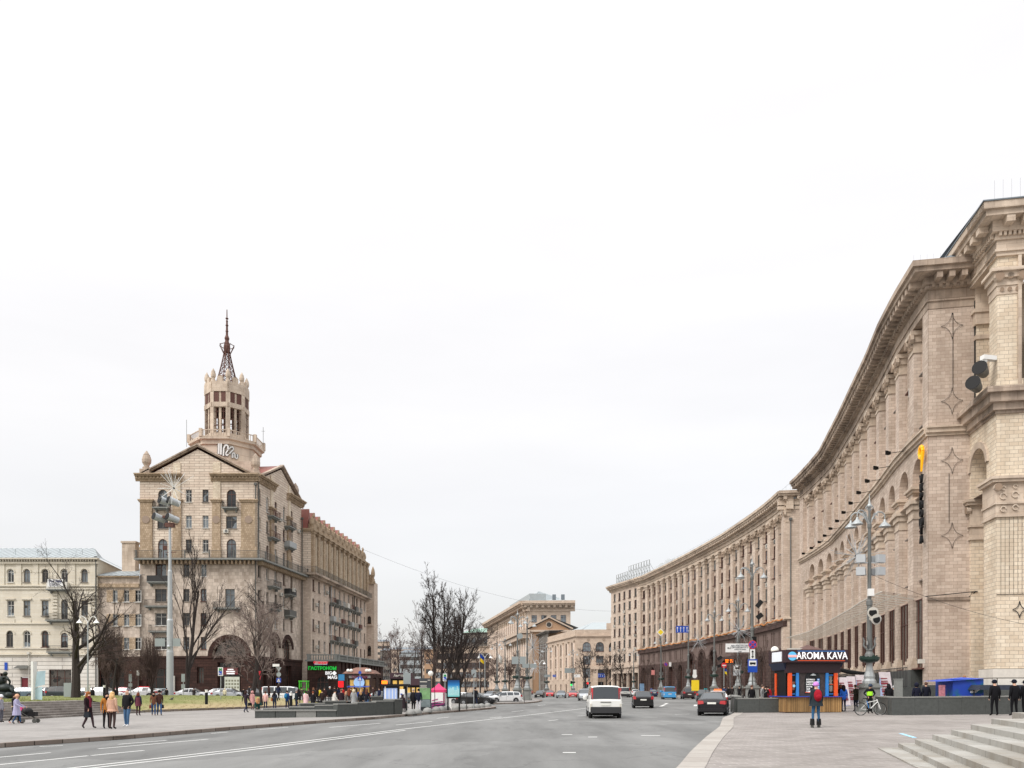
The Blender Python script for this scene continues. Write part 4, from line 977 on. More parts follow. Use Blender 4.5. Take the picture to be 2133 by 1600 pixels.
def building_w():
 root=thing('curved_office_building','curved pale stone office building with two tall orders of columns behind the coffee kiosk','building',(33,75,.45))
 F=Fac(CW[1:]); G=.45; LW=F.len
 e1=Vector((.985,-.174)); c0=Vector(CW[-1]); FC=Fac([tuple(c0),tuple(c0+e1*3.2)])
 PX=[1906,1878,1852,1827,1807,1789,1773,1758,1745,1732,1717,1701,1687]
 us=[F.u_of_px(p,-.3)for p in PX]
 pitch=(us[0]-us[-1])/12; us=[us[0]-pitch*i for i in range(13)]
 last=us[0]+pitch
 body=MB()
 ops,dark=[],[]
 mids=[us[0]+pitch*.42]+[us[i]-pitch/2 for i in range(12)]
 low=[us[0]+pitch*.42]+[us[i]-pitch/2 for i in range(12)]
 for u in mids:
  for z in(21.3,25.2):ops.append((u,z,1.8,2.4,False))
  for z in(9.9,13.6):ops.append((u,z,1.8,2.3,False))
  dark.append((u,3.3,2.75,5.1,False))
 wall(body,F,0,LW,1.8,29.0,ops+dark,-.62,.2)
 body.build('recessed_wall',M['wing'],root)
 add_windows(root,[(o[0],o[1],o[2],o[3],False,-.72)for o in ops],F,70,('frame_d','frame_g'),seed=9)
 add_windows(root,[(o[0],o[1],o[2],o[3],False,-.16)for o in dark],F,30,('frame_d',),'shopglass',seed=4,nm='gallery_shade_panel')  # dark glazing set forward to stand in for the shade of an unlit gallery
 sp=MB(); wall(sp,F,0,LW,15.9,20.0,[(u,15.9,pitch-1.55,2.9,True)for u in mids if u<LW-1.5],-.02,1.05); sp.build('arcade_wall',M['wing'],root)
 cornice(root,F,0,LW,19.7,[(0,.2,-.1,.12),(.2,.5,-.1,.28),(.5,.62,-.1,.4)],'trim',name='belt_course')
 for i,u in enumerate(us):
  p=pilaster(root,F,u,1.5,-1.1,0.0,3.2,15.9,'wing',(14.5,15.9),'trim',base=.9,simple=True,nm='pier')
  im=MB()
  for z,e in((15.9,.18),(16.5,.1),(16.7,.25)):im.fbox(F,u-.78-e,u+.78+e,-1.1,e,z,z+.19,step=99)
  im.build('impost',M['trim'],p)
  pilaster(root,F,u,1.25,-1.1,-.05,20.4,28.6,'wing',(27.0,28.6),'trim',base=.5,nm='column')
 for a,b in((LW-1.1,LW),(0,1.6)):
  q=MB(); q.fbox(F,a,b,-1.1,0.02,1.5,30.0,step=99); q.build('end_pier',M['wing'],root)
 q=MB(); q.fbox(FC,0,3.2,-1.2,0,1.5,31.0); q.fbox(FC,1.4,3.2,-5,-1.2,1.5,31.0); q.build('end_wall',M['wing'],root)
 cornice(root,FC,-.2,3.2,19.7,[(0,.2,0,.12),(.2,.5,0,.28),(.5,.62,0,.4)],'trim',name='belt_course')
 pl=MB(); pl.fbox(F,0,LW-2.7,-1.3,.35,.1,3.2); pl.fbox(F,0,LW-.5,.35,1.6,-.2,1.9); pl.fbox(FC,-.5,3.2,.0,.32,0,2.05); pl.build('granite_plinth',M['wallg'],root)
 prof=[(0,.5,-1.1,.05),(.5,.62,-1.1,.15),(.62,1.35,-1.1,.02),(1.35,1.6,-1.1,.25),(1.6,1.78,-1.1,.4),(2.15,2.45,-1.1,1.25),(2.45,2.85,-1.1,1.45),(1.78,2.15,-1.1,.35)]
 for F_,a,b,mm in((F,0,LW,(0,1)),(FC,0,3.2,(1,0))):
  cornice(root,F_,a,b,28.7,prof,'cornice',mod=(.8,.38,1.7,2.15,.3,1.15),dent=(.42,.22,1.38,1.6,.2,.42),step=2.0,mi=mm)
 rf=MB(); n=12
 for i in range(n):
  a,b=LW*i/n,LW*(i+1)/n
  rf.face([F.p(a,1.3,31.6),F.p(b,1.3,31.6),F.p(b,-7,34.0),F.p(a,-7,34.0)])
 rf.face([F.p(LW,1.3,31.62),FC.p(3.2,1.2,31.62),FC.p(3.2,-7,34.0),F.p(LW,-7,34.0)])
 rf.build('roof',M['darkroof'],root)
 for i in range(12):
  u=us[i]+pitch*.55 if i else us[0]+pitch*.5; u=us[i]-pitch*.2
  m_=MB(); m_.bar(F.p(u,.3,20.1),F.p(u,1.3,20.0),.03); c=F.p(u,1.4,19.95); m_.box(c[0],c[1],c[2]-.05,.3,.26,.24,rz=.4); m_.box(c[0]-.2,c[1]-.25,c[2]-.1,.3,.08,.28,rz=.4); m_.build('floodlight',M['black'],root)
 for i,z in((0,24.4),(1,23.0),(3,21.9),(4,21.9),(5,22.0),(7,22),(10,23),(8,14.6),(2,15.3),(6,12.2),(11,21.5)):
  acunit(root,F,us[i]-.95,-.62,z,1.15)
 for z,s in((27.4,1),(22.1,1),(17.9,1),(12.6,1)):
  q=MB(); star(q,FC,1.55,.05,z,.72,.93,.013); q.build('wire_star',M['iron'],root)
 q=MB(); q.bar(FC.p(1.6,.05,28.3),FC.p(1.6,.05,23.0),.018); q.bar(FC.p(1.35,.05,17.0),FC.p(1.35,.05,13.5),.018); q.bar(FC.p(3.0,.12,29),FC.p(3.0,.12,9),.05); q.bar(FC.p(3.1,.3,8.6),FC.p(-.3,.35,8.3),.04); q.bar(FC.p(3.0,.3,8.6),FC.p(2.6,.05,8.2),.04); q.build('cable',M['iron'],root)
 q=MB(); q.fbox(FC,-.1,3.2,0,.12,8.05,8.25); q.build('ledge',M['cornice'],root)
 c=MB(); n=40
 fr=MB(); u0,u1=us[-1]-1,us[0]+2.2
 for i in range(n):
  a,b=u0+(u1-u0)*i/n,u0+(u1-u0)*(i+1)/n
  c.face([F.p(a,0,8.55),F.p(b,0,8.55),F.p(b,2.6,9.0),F.p(a,2.6,9.0)])
  fr.bar(F.p(a,0.0,8.5),F.p(a,2.6,8.95),.035,n=4); fr.bar(F.p(a,2.6,8.97),F.p(b,2.6,8.97),.05,n=4); fr.bar(F.p(a,1.3,8.76),F.p(b,1.3,8.76),.03,n=4)
 m,t,b=newmat('canopy_glass'); b.inputs['Base Color'].default_value=rgb(170,165,155); b.inputs['Transmission Weight'].default_value=0.0; b.inputs['Alpha'].default_value=.35; b.inputs['Roughness'].default_value=.25
 cp=c.build('canopy',m,root); ROOTLOC[cp.name]=ROOTLOC[root.name]; fr.build('canopy_frame',M['ac'],cp)
 uS=LW-.55
 y=MB(); yl=mat('post_yellow',rgb(250,180,10),.45,noise=0,emit=.15)
 q0=F.p(uS,.35,18.9);
 for i in range(12):
  a,b=2*math.pi*i/12,2*math.pi*(i+1)/12
  y.bar(F.p(uS+.38*math.cos(a),.3,18.75+.42*math.sin(a)),F.p(uS+.38*math.cos(b),.3,18.75+.42*math.sin(b)),.12,n=6)
 y.bar(F.p(uS+.35,.3,18.7),F.p(uS+.05,.3,17.35),.14,n=6,r2=.07); y.bar(F.p(uS-.1,.3,18.5),F.p(uS+.2,.3,18.2),.1,n=6)
 y.build('horn_emblem',yl,root)
 for i,ch in enumerate('УКРПОШТА'):
  text(ch,.72,M['black'],root,F.mtx(uS,.28,16.8-i*.62),'sign_letter',ext=.09,bold=.02)
 r=MB(); railing(r,F,us[-1],LW+.3,1.5,1.9,3.3,.35,r=.025,rail=.035); r.build('terrace_railing',M['iron'],root)
 mb=MB(); mb.box(*F.p(LW-.2,.4,0)[:2],3.6,.4,.25,.3); mb.build('wall_box',M['ac'],root)
 return root,F,FC
W_ROOT,FW,FWC=building_w()
def building_p():
 root=thing('portico_building','tall cream ceramic portico with carved capitals at the right edge of the square','building',(33,53,.5))
 e1=Vector((.985,-.174)); e2=Vector((.174,.985)); Q1=Vector((31.45,51.4)); Lf=5.6
 FF=Fac([tuple(Q1),tuple(Q1+e1*9)]); FL=Fac([tuple(Q1+e2*Lf),tuple(Q1)])
 a=MB(); wall(a,FF,0,9,15.5,20.0,[(4.4,15.5,4.2,2.6,True)],0,1.6); wall(a,FL,0,Lf,15.0,20.0,[(2.75,15.0,2.6,3.2,True)],0,1.2)
 a.build('arcade_wall',M['cream'],root)
 for F_,uc,rr,zs_ in((FF,4.4,2.1,16.0),(FL,2.75,1.3,16.9)):
  q=MB(); A=arc_pts(uc,zs_,rr,14); B=arc_pts(uc,zs_,rr+.42,14)
  for i in range(14):
   P=[F_.p(A[i][0],.1,A[i][1]),F_.p(A[i+1][0],.1,A[i+1][1]),F_.p(B[i+1][0],.14,B[i+1][1]),F_.p(B[i][0],.14,B[i][1])]; q.face(P)
   q.face([P[3],P[2],F_.p(B[i+1][0],0,B[i+1][1]),F_.p(B[i][0],0,B[i][1])]); q.face([P[0],P[1],F_.p(A[i+1][0],-.2,A[i+1][1]),F_.p(A[i][0],-.2,A[i][1])])
  q.build('arch_surround',M['trim'],root)
 def pier(F_,u0,u1,dep,z0,zc0,zc1,m='cream',nm='pier',rich=True):
  mb=MB(); mb.fbox(F_,u0,u1,-dep,0,z0,zc0); p=mb.build(nm,M[m],root); ROOTLOC[p.name]=ROOTLOC[root.name]
  c=MB(); h=zc1-zc0
  for t0,t1,e in((0,.06,.14),(.06,.32,.05),(.32,.38,.16),(.38,.86,.08),(.86,.93,.34),(.93,1.0,.45)):
   c.fbox(F_,u0-e,u1+e,-dep,e,zc0+h*t0,zc0+h*t1-.003)
  if rich:
   n=max(2,int((u1-u0)/.62))
   for i in range(n):
    u=u0+(i+.5)*(u1-u0)/n
    for dz,rr_ in((.20,.17),(.52,.2),(.72,.13)):
     o=(i%2)*.08; P=[F_.p(u+rr_*math.cos(t*.9),.12,zc0+h*dz+rr_*math.sin(t*.9)+o)for t in range(7)]
     for k in range(6):c.bar(P[k],P[k+1],.05,n=4)
   for s,uu in((-1,u0),(1,u1)):c.bar(F_.p(uu,.05,zc0+h*.74),F_.p(uu,.34,zc0+h*.74),.24,n=10)
  c.build('capital',M['trim'],p); return p
 pier(FF,0,2.15,2.0,2.1,12.9,15.5); pier(FF,6.6,9.0,2.0,2.1,12.9,15.5); pier(FL,-.1,1.45,1.5,2.1,12.2,15.0)
 q=MB(); q.fbox(FL,-1.5,Lf,-1.5,-1.3,2.0,31); q.fbox(FF,-.2,9,-7,-6.8,2,31); q.build('inner_wall',M['trim'],root)
 bs=MB(); bs.fbox(FF,-.25,9,-2.2,.12,2.02,3.1); bs.build('pier_base',M['whitebase'],root)
 bs=MB(); bs.fbox(FF,-.6,9.5,-7,1.0,-.3,2.0); bs.fbox(FL,-2,Lf,-.5,1.0,-.3,1.997); bs.build('granite_plinth',M['wallg'],root)
 for F_,a0,b0,mm in((FL,-.0,Lf,(0,1)),(FF,0,9,(1,0))):
  cornice(root,F_,a0,b0,20.0,[(-.4,-.2,-1.5,.1),(-.2,.25,-1.5,.3),(.25,.8,-1.5,.6),(.8,1.15,-1.5,.85)],'cornice',name='ledge',step=99,mi=mm)
 def col(F_,u0,u1,dep,w):
  mb=MB(); mb.fbox(F_,u0,u1,-dep,w,21.9,27.4); p=mb.build('column',M['cream'],root); ROOTLOC[p.name]=ROOTLOC[root.name]
  b=MB(); b.fbox(F_,u0-.22,u1+.22,-dep,w+.22,21.15,21.45); b.fbox(F_,u0-.12,u1+.12,-dep,w+.12,21.45,21.85); b.build('base',M['cream'],p)
  c=MB()
  for z0,z1,e in((27.4,27.95,.05),(27.95,28.4,.12),(28.4,28.75,.3),(28.75,28.95,.5)):c.fbox(F_,u0-e,u1+e,-dep,w+e,z0,z1-.003)
  for uu in(u0,u1):c.bar(F_.p(uu,w+.05,28.45),F_.p(uu,w+.42,28.45),.28,n=10)
  for i in range(3):c.bar(F_.p(u0+(i+.5)*(u1-u0)/3,w,27.7),F_.p(u0+(i+.5)*(u1-u0)/3,w+.14,27.7),.13,n=8)
  c.bar(F_.p((u0+u1)/2,w,28.5),F_.p((u0+u1)/2,w+.3,28.5),.2,n=8); c.build('capital',M['trim'],p)
  t=MB(); t.fbox(F_,u0,u1,-dep,w,28.97,30.05); t.build('block',M['cream'],p)
 col(FF,.12,1.5,1.4,-.15); col(FF,5.6,7.0,1.4,-.15);
 mb=MB(); mb.fbox(FL,.3,1.5,-1.4,-.35,21.1,27.2); p=mb.build('column',M['cream'],root); ROOTLOC[p.name]=ROOTLOC[root.name]
 c=MB(); c.fbox(FL,.2,1.6,-1.4,-.25,26.2,26.5); c.fbox(FL,.1,1.7,-1.4,-.2,27.2,28.0); c.fbox(FL,-.05,1.8,-1.4,-.05,28.0,28.25); c.fbox(FL,.3,1.5,-1.4,-.3,28.25,30.0); c.build('capital',M['trim'],p)
 q=MB(); q.fbox(FF,.5,9,-5.5,-4.2,21.1,30); q.build('loggia_wall',M['trim'],root)
 add_windows(root,[(4.2,22.0,1.8,4.2,False,-3.4,FF),(2.0,22,1.3,4.2,False,-3.4,FF)],FF,10,('frame_d',))
 prof=[(0,.25,-1.5,.02),(.25,.4,-1.5,.12),(.4,1.0,-1.5,0),(1.0,1.2,-1.5,.12),(1.45,1.75,-1.5,.35),(1.2,1.45,-1.5,.1),(1.75,2.15,-1.5,.38),(2.15,2.5,-1.5,1.0),(2.5,2.95,-1.5,1.2)]
 for F_,a0,b0,mm in((FL,-.5,Lf,(0,1)),(FF,0,9,(1,0))):
  cornice(root,F_,a0,b0,29.85,prof,'trim',mod=(.95,.5,1.72,2.15,.3,.95),dent=(.28,.16,1.2,1.45,.05,.3),step=99,mi=mm)
 r=MB(); r.face([FF.p(-1.25,1.22,32.82),FF.p(9,1.22,32.82),FF.p(9,-7,33.4),FF.p(-1.25,-7,33.4)]); r.fbox(FF,-1.25,9,1.1,1.26,32.8,32.88); r.fbox(FL,-2,Lf+1.25,1.1,1.26,32.8,32.88); r.build('roof',M['darkroof'],root)
 for z,u in((6.9,1.35),(6.9,3.4)):
  q=MB(); star(q,FF,u,.06,z,.42,.55,.025); q.build('wire_star',M['iron'],root)
 q=MB(); q.bar(FF.p(0,.04,7.9),FF.p(6,.04,7.9),.02);
 for i in range(9):q.bar(FF.p(.25+i*.25,.03,12.9),FF.p(.25+i*.25,.03,7.9),.009,n=3)
 q.build('cable',M['iron'],root)
 s=MB()
 for i in range(9):s.bar(FF.p(i*.5-.5,1.0,33.0),FF.p(i*.5-.5,1.0,34.2),.006,n=3)
 for i in range(7):q=FWC.p(-.5+i*.45,-1.5,0); s.bar((q[0],q[1],32),(q[0],q[1],33.4),.006,n=3)
 s.build('lightning_rod',M['irong'],root)
 sp=thing('floodlight_pair','two round black fronted floodlights on the ledge of the cream portico','floodlight',FL.p(Lf-.4,.9,21.2))
 for k,(dz,dw)in enumerate(((0.0,.35),(.95,-.05))):
  q=MB(); c=FL.p(Lf-.75,.5+dw,21.6+dz); d=(c[0]-.75,c[1]-.75,c[2]+.12); dv=(Vector(d)-Vector(c)).normalized(); q.bar(c,d,.3,n=16,r2=.46); q.build('housing',M['polegrey'],sp)
  q=MB(); q.bar(Vector(d)-dv*.01,Vector(d)+dv*.03,.45,n=16); q.build('lens',M['black'],sp)
 cm=thing('surveillance_camera','white dome camera on the cream column above the floodlights','camera',FL.p(Lf-.1,.1,23.2)); q=MB(); c=FL.p(Lf-.2,.35,23.2); q.box(c[0],c[1],c[2],1.1,.35,.28,rz=.2); q.sphere((c[0]-.35,c[1],c[2]-.05),.22); q.build('housing',M['white'],cm)
building_p()
# ======================= C: the long curved street front =======================
CC=[(28.6,224),(31.6,213),(35.0,202.5),(37.7,181.8),(39.6,164),(40.9,148.2),(41.3,133),(41.2,123),(40.8,116.6)]
def building_c():
 root=thing('long_curved_building','long curving stone building with rows of pilasters over a dark granite arcade','building',(39,160,.5))
 F=Fac(CC); G=.2; zg=12.0; zc=28.2
 uend=F.u_of_px(1335,0)
 ua,ub=uend,F.len-.8; NB=22; pitch=(ub-ua)/NB
 up=MB(); ops=[]
 for i in range(NB):
  u=ua+(i+.5)*pitch
  for z in(12.9,16.0,19.1,22.2,25.3):ops.append((u,z,2.0,1.95,False))
 wall(up,F,uend,F.len,zg,zc,ops,-.02,.16)
 eo=[];
 for i in range(5):
  u=2.6+i*(uend-4.6)/4
  for z in(9.3,13.0,16.4,19.8,23.2,26.2):eo.append((u,z,1.35,2.1,False))
 wall(up,F,0,uend,8.2,29.0,eo,.55,.16)
 up.build('upper_wall',M['street'],root)
 sp=MB()
 for i in range(NB):
  u=ua+(i+.5)*pitch
  for z in(14.95,18.05,21.15,24.2):sp.fbox(F,u-1.0,u+1.0,-.015,.06,z,z+.95,step=99)
 sp.build('spandrel',M['wing'],root)
 add_windows(root,[(o[0],o[1],o[2],o[3],False,.03)for o in ops]+[(o[0],o[1],o[2],o[3],False,.43)for o in eo],F,96,('frame_d','frame_g'),seed=21)
 for i in range(NB+1):pilaster(root,F,ua+i*pitch if i<NB else F.len-.9,1.45 if i<NB else 1.9,-.25,.5,zg+.1,zc,'street',(26.3,zc),'trim',base=.5,simple=i<14)
 pr=[(0,.5,-.5,.55),(.5,.65,-.5,.7),(.65,1.15,-.5,.5),(1.15,1.5,-.5,.75),(1.5,1.9,-.5,.9),(1.9,2.2,-.5,1.6),(2.2,2.6,-.5,1.8)]
 cornice(root,F,uend-.2,F.len+.6,zc,pr,'trim',mod=(1.0,.5,1.5,1.9,.8,1.5))
 cornice(root,F,-.8,uend-.2,zc+.2,[(.6,.9,0,.7),(.9,1.4,0,.9),(1.6,1.9,0,1.7),(1.9,2.3,0,1.9),(1.4,1.6,0,1.0)],'trim',mod=(1.0,.5,1.2,1.6,.8,1.5))
 FN=Fac([F.p(F.len,.8,0)[:2],(F.p(F.len,.8,0)[0]+3.0,F.p(F.len,.8,0)[1]-.5)]); q=MB(); q.fbox(FN,0,3.0,-2,0,G,zc+.1); q.build('end_wall',M['street'],root)
 cornice(root,FN,-.8,3.0,zc,[(0,.5,-.5,.1),(.65,1.5,-.5,.2),(1.9,2.2,-.5,.9),(2.2,2.6,-.5,1.1)],'trim',mod=(1.3,.5,1.4,1.9,.1,.8))
 rf=MB(); n=16
 for i in range(n):
  a,b=F.len*i/n,F.len*(i+1)/n; rf.face([F.p(a,1.6,zc+2.62),F.p(b,1.6,zc+2.62),F.p(b,-9,zc+3.8),F.p(a,-9,zc+3.8)])
 rf.build('roof',M['darkroof'],root)
 r=MB(); railing(r,F,uend+8,F.len,-.2,zc+2.7,zc+4.0,2.2,r=.02,rail=.02); r.build('roof_railing',M['lamppale'],root)
 g=MB(); ar,small=[],[]
 for i in range(13):
  u=ua+3.0+i*(ub-ua-5)/12.4; big=5<=i<=7
  ar.append((u,G+.1,3.0 if not big else 3.4,7.0 if not big else 9.2,True))
 nb=26
 for i in range(NB):
  u=ua+(i+.5)*pitch
  if any(abs(u-a[0])<3.2 and a[3]>8 for a in ar):continue
  for s in(-.55,.55):small.append((u+s,8.4,.62,2.1,False))
 wall(g,F,uend,F.len,G-.8,7.9,[a for a in ar if a[3]<8]+[(a[0],a[1],a[2],7.8,False)for a in ar if a[3]>8],.62,1.0)
 g.build('granite_base',M['granite'],root)
 g=MB(); wall(g,F,uend,F.len,7.9,zg-.5,small+[(a[0],7.9,a[2],9.3-7.9+0,False)for a in ar if a[3]>8],.5,.8); g.build('granite_frieze',M['mauve'],root)
 q=MB(); q.fbox(F,uend,F.len+.1,.3,.9,zg-1.0,zg-.1); q.build('granite_band',M['granite'],root)
 for a in ar:
  q=MB(); rr=a[2]/2; zs_=a[1]+a[3]-rr; A=arc_pts(a[0],zs_,rr,10); B=arc_pts(a[0],zs_,rr+.6,10)
  for i in range(10):P=[F.p(A[i][0],.72,A[i][1]),F.p(A[i+1][0],.72,A[i+1][1]),F.p(B[i+1][0],.7,B[i+1][1]),F.p(B[i][0],.7,B[i][1])]; q.face(P); q.face([P[0],P[1],F.p(A[i+1][0],.2,A[i+1][1]),F.p(A[i][0],.2,A[i][1])])
  for s in(-1,1):q.fbox(F,a[0]+s*(rr+.3)-.3,a[0]+s*(rr+.3)+.3,.6,.78,G,zs_,step=99)
  q.build('arch_surround',M['granite'],root)
 add_windows(root,[(a[0],a[1],a[2],a[3],a[4],-.1)for a in ar],F,20,('frame_d',),'shopglass',nm='shop_window')
 add_windows(root,[(a[0],a[1],a[2],a[3],False,.1)for a in small],F,50,('frame_d',),'shopglass',nm='small_window')
 gl=MB(); n=90; rnd=random.Random(4); uu=[uend+(F.len-uend)*i/n for i in range(n+1)]; zz_=[zg+.12+rnd.uniform(-.18,.18)for _ in uu]
 for i in range(n):gl.bar(F.p(uu[i],.98,zz_[i]),F.p(uu[i+1],.98,zz_[i+1]),.11,n=4)
 gl.build('garland',mat('amber_garland',rgb(190,120,60),.8,noise=.3,nscale=5),root)
 e=MB(); wall(e,F,0,uend,G-.8,7.6,[(2.6+i*(uend-4.6)/4,G,3.0,5.9,False)for i in range(5)],.55,.8); e.fbox(F,-.3,uend,.4,.95,7.6,8.2); e.build('ground_floor',M['street'],root)
 add_windows(root,[(2.6+i*(uend-4.6)/4,G,3.0,5.9,False,-.1)for i in range(5)],F,10,('frame_d',),'shopglass',nm='shop_window')
 rnd=random.Random(8)
 for i in range(26):
  u=ua+(rnd.randrange(6,NB)+.5)*pitch+.55; acunit(root,F,u,0,rnd.choice((15.1,18.2,21.3,24.4)),1.1)
 for i in range(14):u=2.6+rnd.randrange(5)*(uend-4.6)/4+.4; acunit(root,F,u,.55,rnd.choice((12.2,15.6,19.0,22.4)),1.1)
 downpipe(root,FN,1.0,.1,1,zc-1.5,'polegrey',.08)
 for k,(a,b,z0,h)in enumerate(((1.5,9,zc+2.6,3.0),(10,22,zc+2.6,4.2))):
  s=MB(); n=int((b-a)/1.4)
  for i in range(n+1):u=a+(b-a)*i/n; s.bar(F.p(u,-.5,z0),F.p(u,-.5,z0+h),.07,n=3); s.bar(F.p(u,-2.5,z0),F.p(u,-.5,z0+h*.8),.05,n=3); s.bar(F.p(u,-.5,z0),F.p(min(u+1.4,b),-.5,z0+h),.04,n=3)
  for j in range(4):
   for i in range(n):u=a+(b-a)*i/n; s.bar(F.p(u,-.5,z0+h*j/3),F.p(u+(b-a)/n,-.5,z0+h*j/3),.05,n=3)
  s.build('roof_sign_frame',M['pedestal'],root)
 dsh=MB()
 for u,rr in((31,.9),(36,1.1),(40,.6)):
  q=F.p(u,-.8,zc+3.6); dsh.bar(q,(q[0]-.3,q[1]-.3,q[2]+.1),rr*.8,n=12,r2=rr); dsh.bar((q[0],q[1],zc+2.6),q,.08)
 dsh.build('satellite_dish',M['lamppale'],root)
 return root,F
C_ROOT,FCC=building_c()
# ======================= middle distance =======================
def opening_rows(n,u0,u1,rows,wd,h,arch=False):
 return[(u0+(i+.5)*(u1-u0)/n,z,wd,h,arch)for z in rows for i in range(n)]
def building_theatre():
 Y=262.0
 root=thing('arcade_building','pale three storey building with arched top windows and a carved stepped parapet','building',(20,Y,.4))
 XL,XM,XR=at(1141,300),at(1199,Y),at(1290,Y+2)
 FF=Fac([(XM,Y),(XR,Y-1)]); FS=Fac([(XM,Y),(XM-.01,Y)])
 FS=Fac([(XL,300.0),(XM,Y)])
 m=MB(); zt=19.6; o=opening_rows(3,1.5,FF.len-.3,(9.9,),2.5,2.9)+[(1.5+(i+.5)*(FF.len-1.8)/3,14.2,2.7,3.2,True)for i in range(3)]+opening_rows(3,1.5,FF.len-.3,(1.0,5.6),2.4,3.2)
 o2=opening_rows(5,1,FS.len-1,(9.6,),1.6,3.0)+opening_rows(5,1,FS.len-1,(13.6,),1.7,4.0,True)+opening_rows(5,1,FS.len-1,(5.6,.8),1.6,2.7)
 wall(m,FF,0,FF.len,-.8,zt,o,0,.5); wall(m,FS,0,FS.len,-.8,zt,o2,0,.5); m.build('wall',M['far'],root)
 add_windows(root,[(a[0],a[1],a[2],a[3],a[4],-.3,FF)for a in o]+[(a[0],a[1],a[2],a[3],a[4],-.3,FS)for a in o2],FF,60,('frame_d',),seed=3)
 for i in range(6):pilaster(root,FS,1+i*(FS.len-2)/5,.7,0,.4,5,17.8,'farcol',(17.2,18),simple=True)
 c=MB()
 for F_ in(FF,FS):c.fbox(F_,-.3,F_.len+.3,-.3,.5,zt-.4,zt); c.fbox(F_,0,F_.len,-.6,.1,zt+.003,zt+1.9)
 c.fbox(FF,FF.len-4.6,FF.len,-.8,.2,zt+1.91,zt+4.0); c.fbox(FF,FF.len-3.2,FF.len,-.8,.25,zt+4.0,zt+6.0)
 for k in range(5):c.bar(FF.p(FF.len-1.6+.55*math.cos(k*1.26),.1,zt+3.4+.9*math.sin(k*1.26)),FF.p(FF.len-1.6+.55*math.cos(k*1.26),.5,zt+3.4+.9*math.sin(k*1.26)),.55,n=8)
 for i in range(3):c.bar(FF.p(4.2+i*5,0,18.2),FF.p(4.2+i*5,.15,18.2),.5,n=10)
 c.build('parapet',M['far'],root)
 r=MB(); K=[FF.p(1,-1,zt+1.2),FF.p(FF.len,-1,zt+1.2),FF.p(FF.len,-16,zt+5.6),FF.p(6,-16,zt+5.6)]; r.face(K); r.face([FS.p(0,-1,zt+1.2),FS.p(FS.len,-1,zt+1.2),K[3],FS.p(6,-12,zt+5.5)])
 r.build('roof',M['metalroof'],root)
 p=MB(); p.fbox(FF,5,FF.len,0,3.2,8.3,9.3);
 for u in(5.6,13):p.fbox(FF,u,u+1.6,1.4,3.0,0,8.3)
 railing(p,FF,5,FF.len,3.0,9.3,10.3,.8,r=.08,rail=.1); p.build('porch',M['far'],root)
building_theatre()
def simple_block(name,label,pts,z1,rows,n,wd,h,m='far',roof='metalroof',roofh=2.0,arch=False,corn=.8,cap=90,G=0.2,depth=12,styles=('frame_w','frame_g'),ns=None):
 root=thing(name,label,'building',(pts[0][0],pts[0][1],G)); Fs=[Fac([pts[i],pts[i+1]])for i in range(len(pts)-1)]
 mb=MB(); wins=[]
 for i,F in enumerate(Fs):
  nn=(ns[i]if ns else max(1,int(round(n*F.len/max(f.len for f in Fs)))))
  o=opening_rows(nn,.8,F.len-.8,rows,wd,h,arch)if nn else[]
  o=[a for a in o if a[1]+a[3]<z1-.5]
  wall(mb,F,0,F.len,G-1.2,z1,o,0,.35); wins+=[(a[0],a[1],a[2],a[3],a[4],-.22,F)for a in o]
 mb.build('wall',M[m],root); add_windows(root,wins,Fs[0],cap,styles,seed=len(label))
 c=MB()
 for F in Fs:c.fbox(F,-.2,F.len+.2,-.3,corn*.6,z1-.7,z1-.3); c.fbox(F,-.4,F.len+.4,-.3,corn,z1-.297,z1)
 c.build('cornice',M[m],root)
 if roof:
  r=MB(); P0=[Vector((p[0],p[1]))for p in pts]; cen=sum(P0,Vector((0,0)))/len(P0)
  for F in Fs:
   i0=min(depth*.6,F.len*.4)
   r.face([F.p(-.4,.5,z1+.01),F.p(F.len+.4,.5,z1+.01),F.p(F.len-i0*.6,-depth*.6,z1+roofh),F.p(i0*.6,-depth*.6,z1+roofh)])
  r.build('roof',M[roof],root)
 return root,Fs
simple_block('grey_building','narrow dark grey stone building squeezed between the arcade building and the brick gable',[(at(1104,345),345.0),(at(1142,300),300.0)],24.0,(1.2,5.2,9.6,13.6,17.2),8,2.0,2.6,m='grey',roof='darkroof',roofh=.6,corn=1.2,styles=('frame_d',))
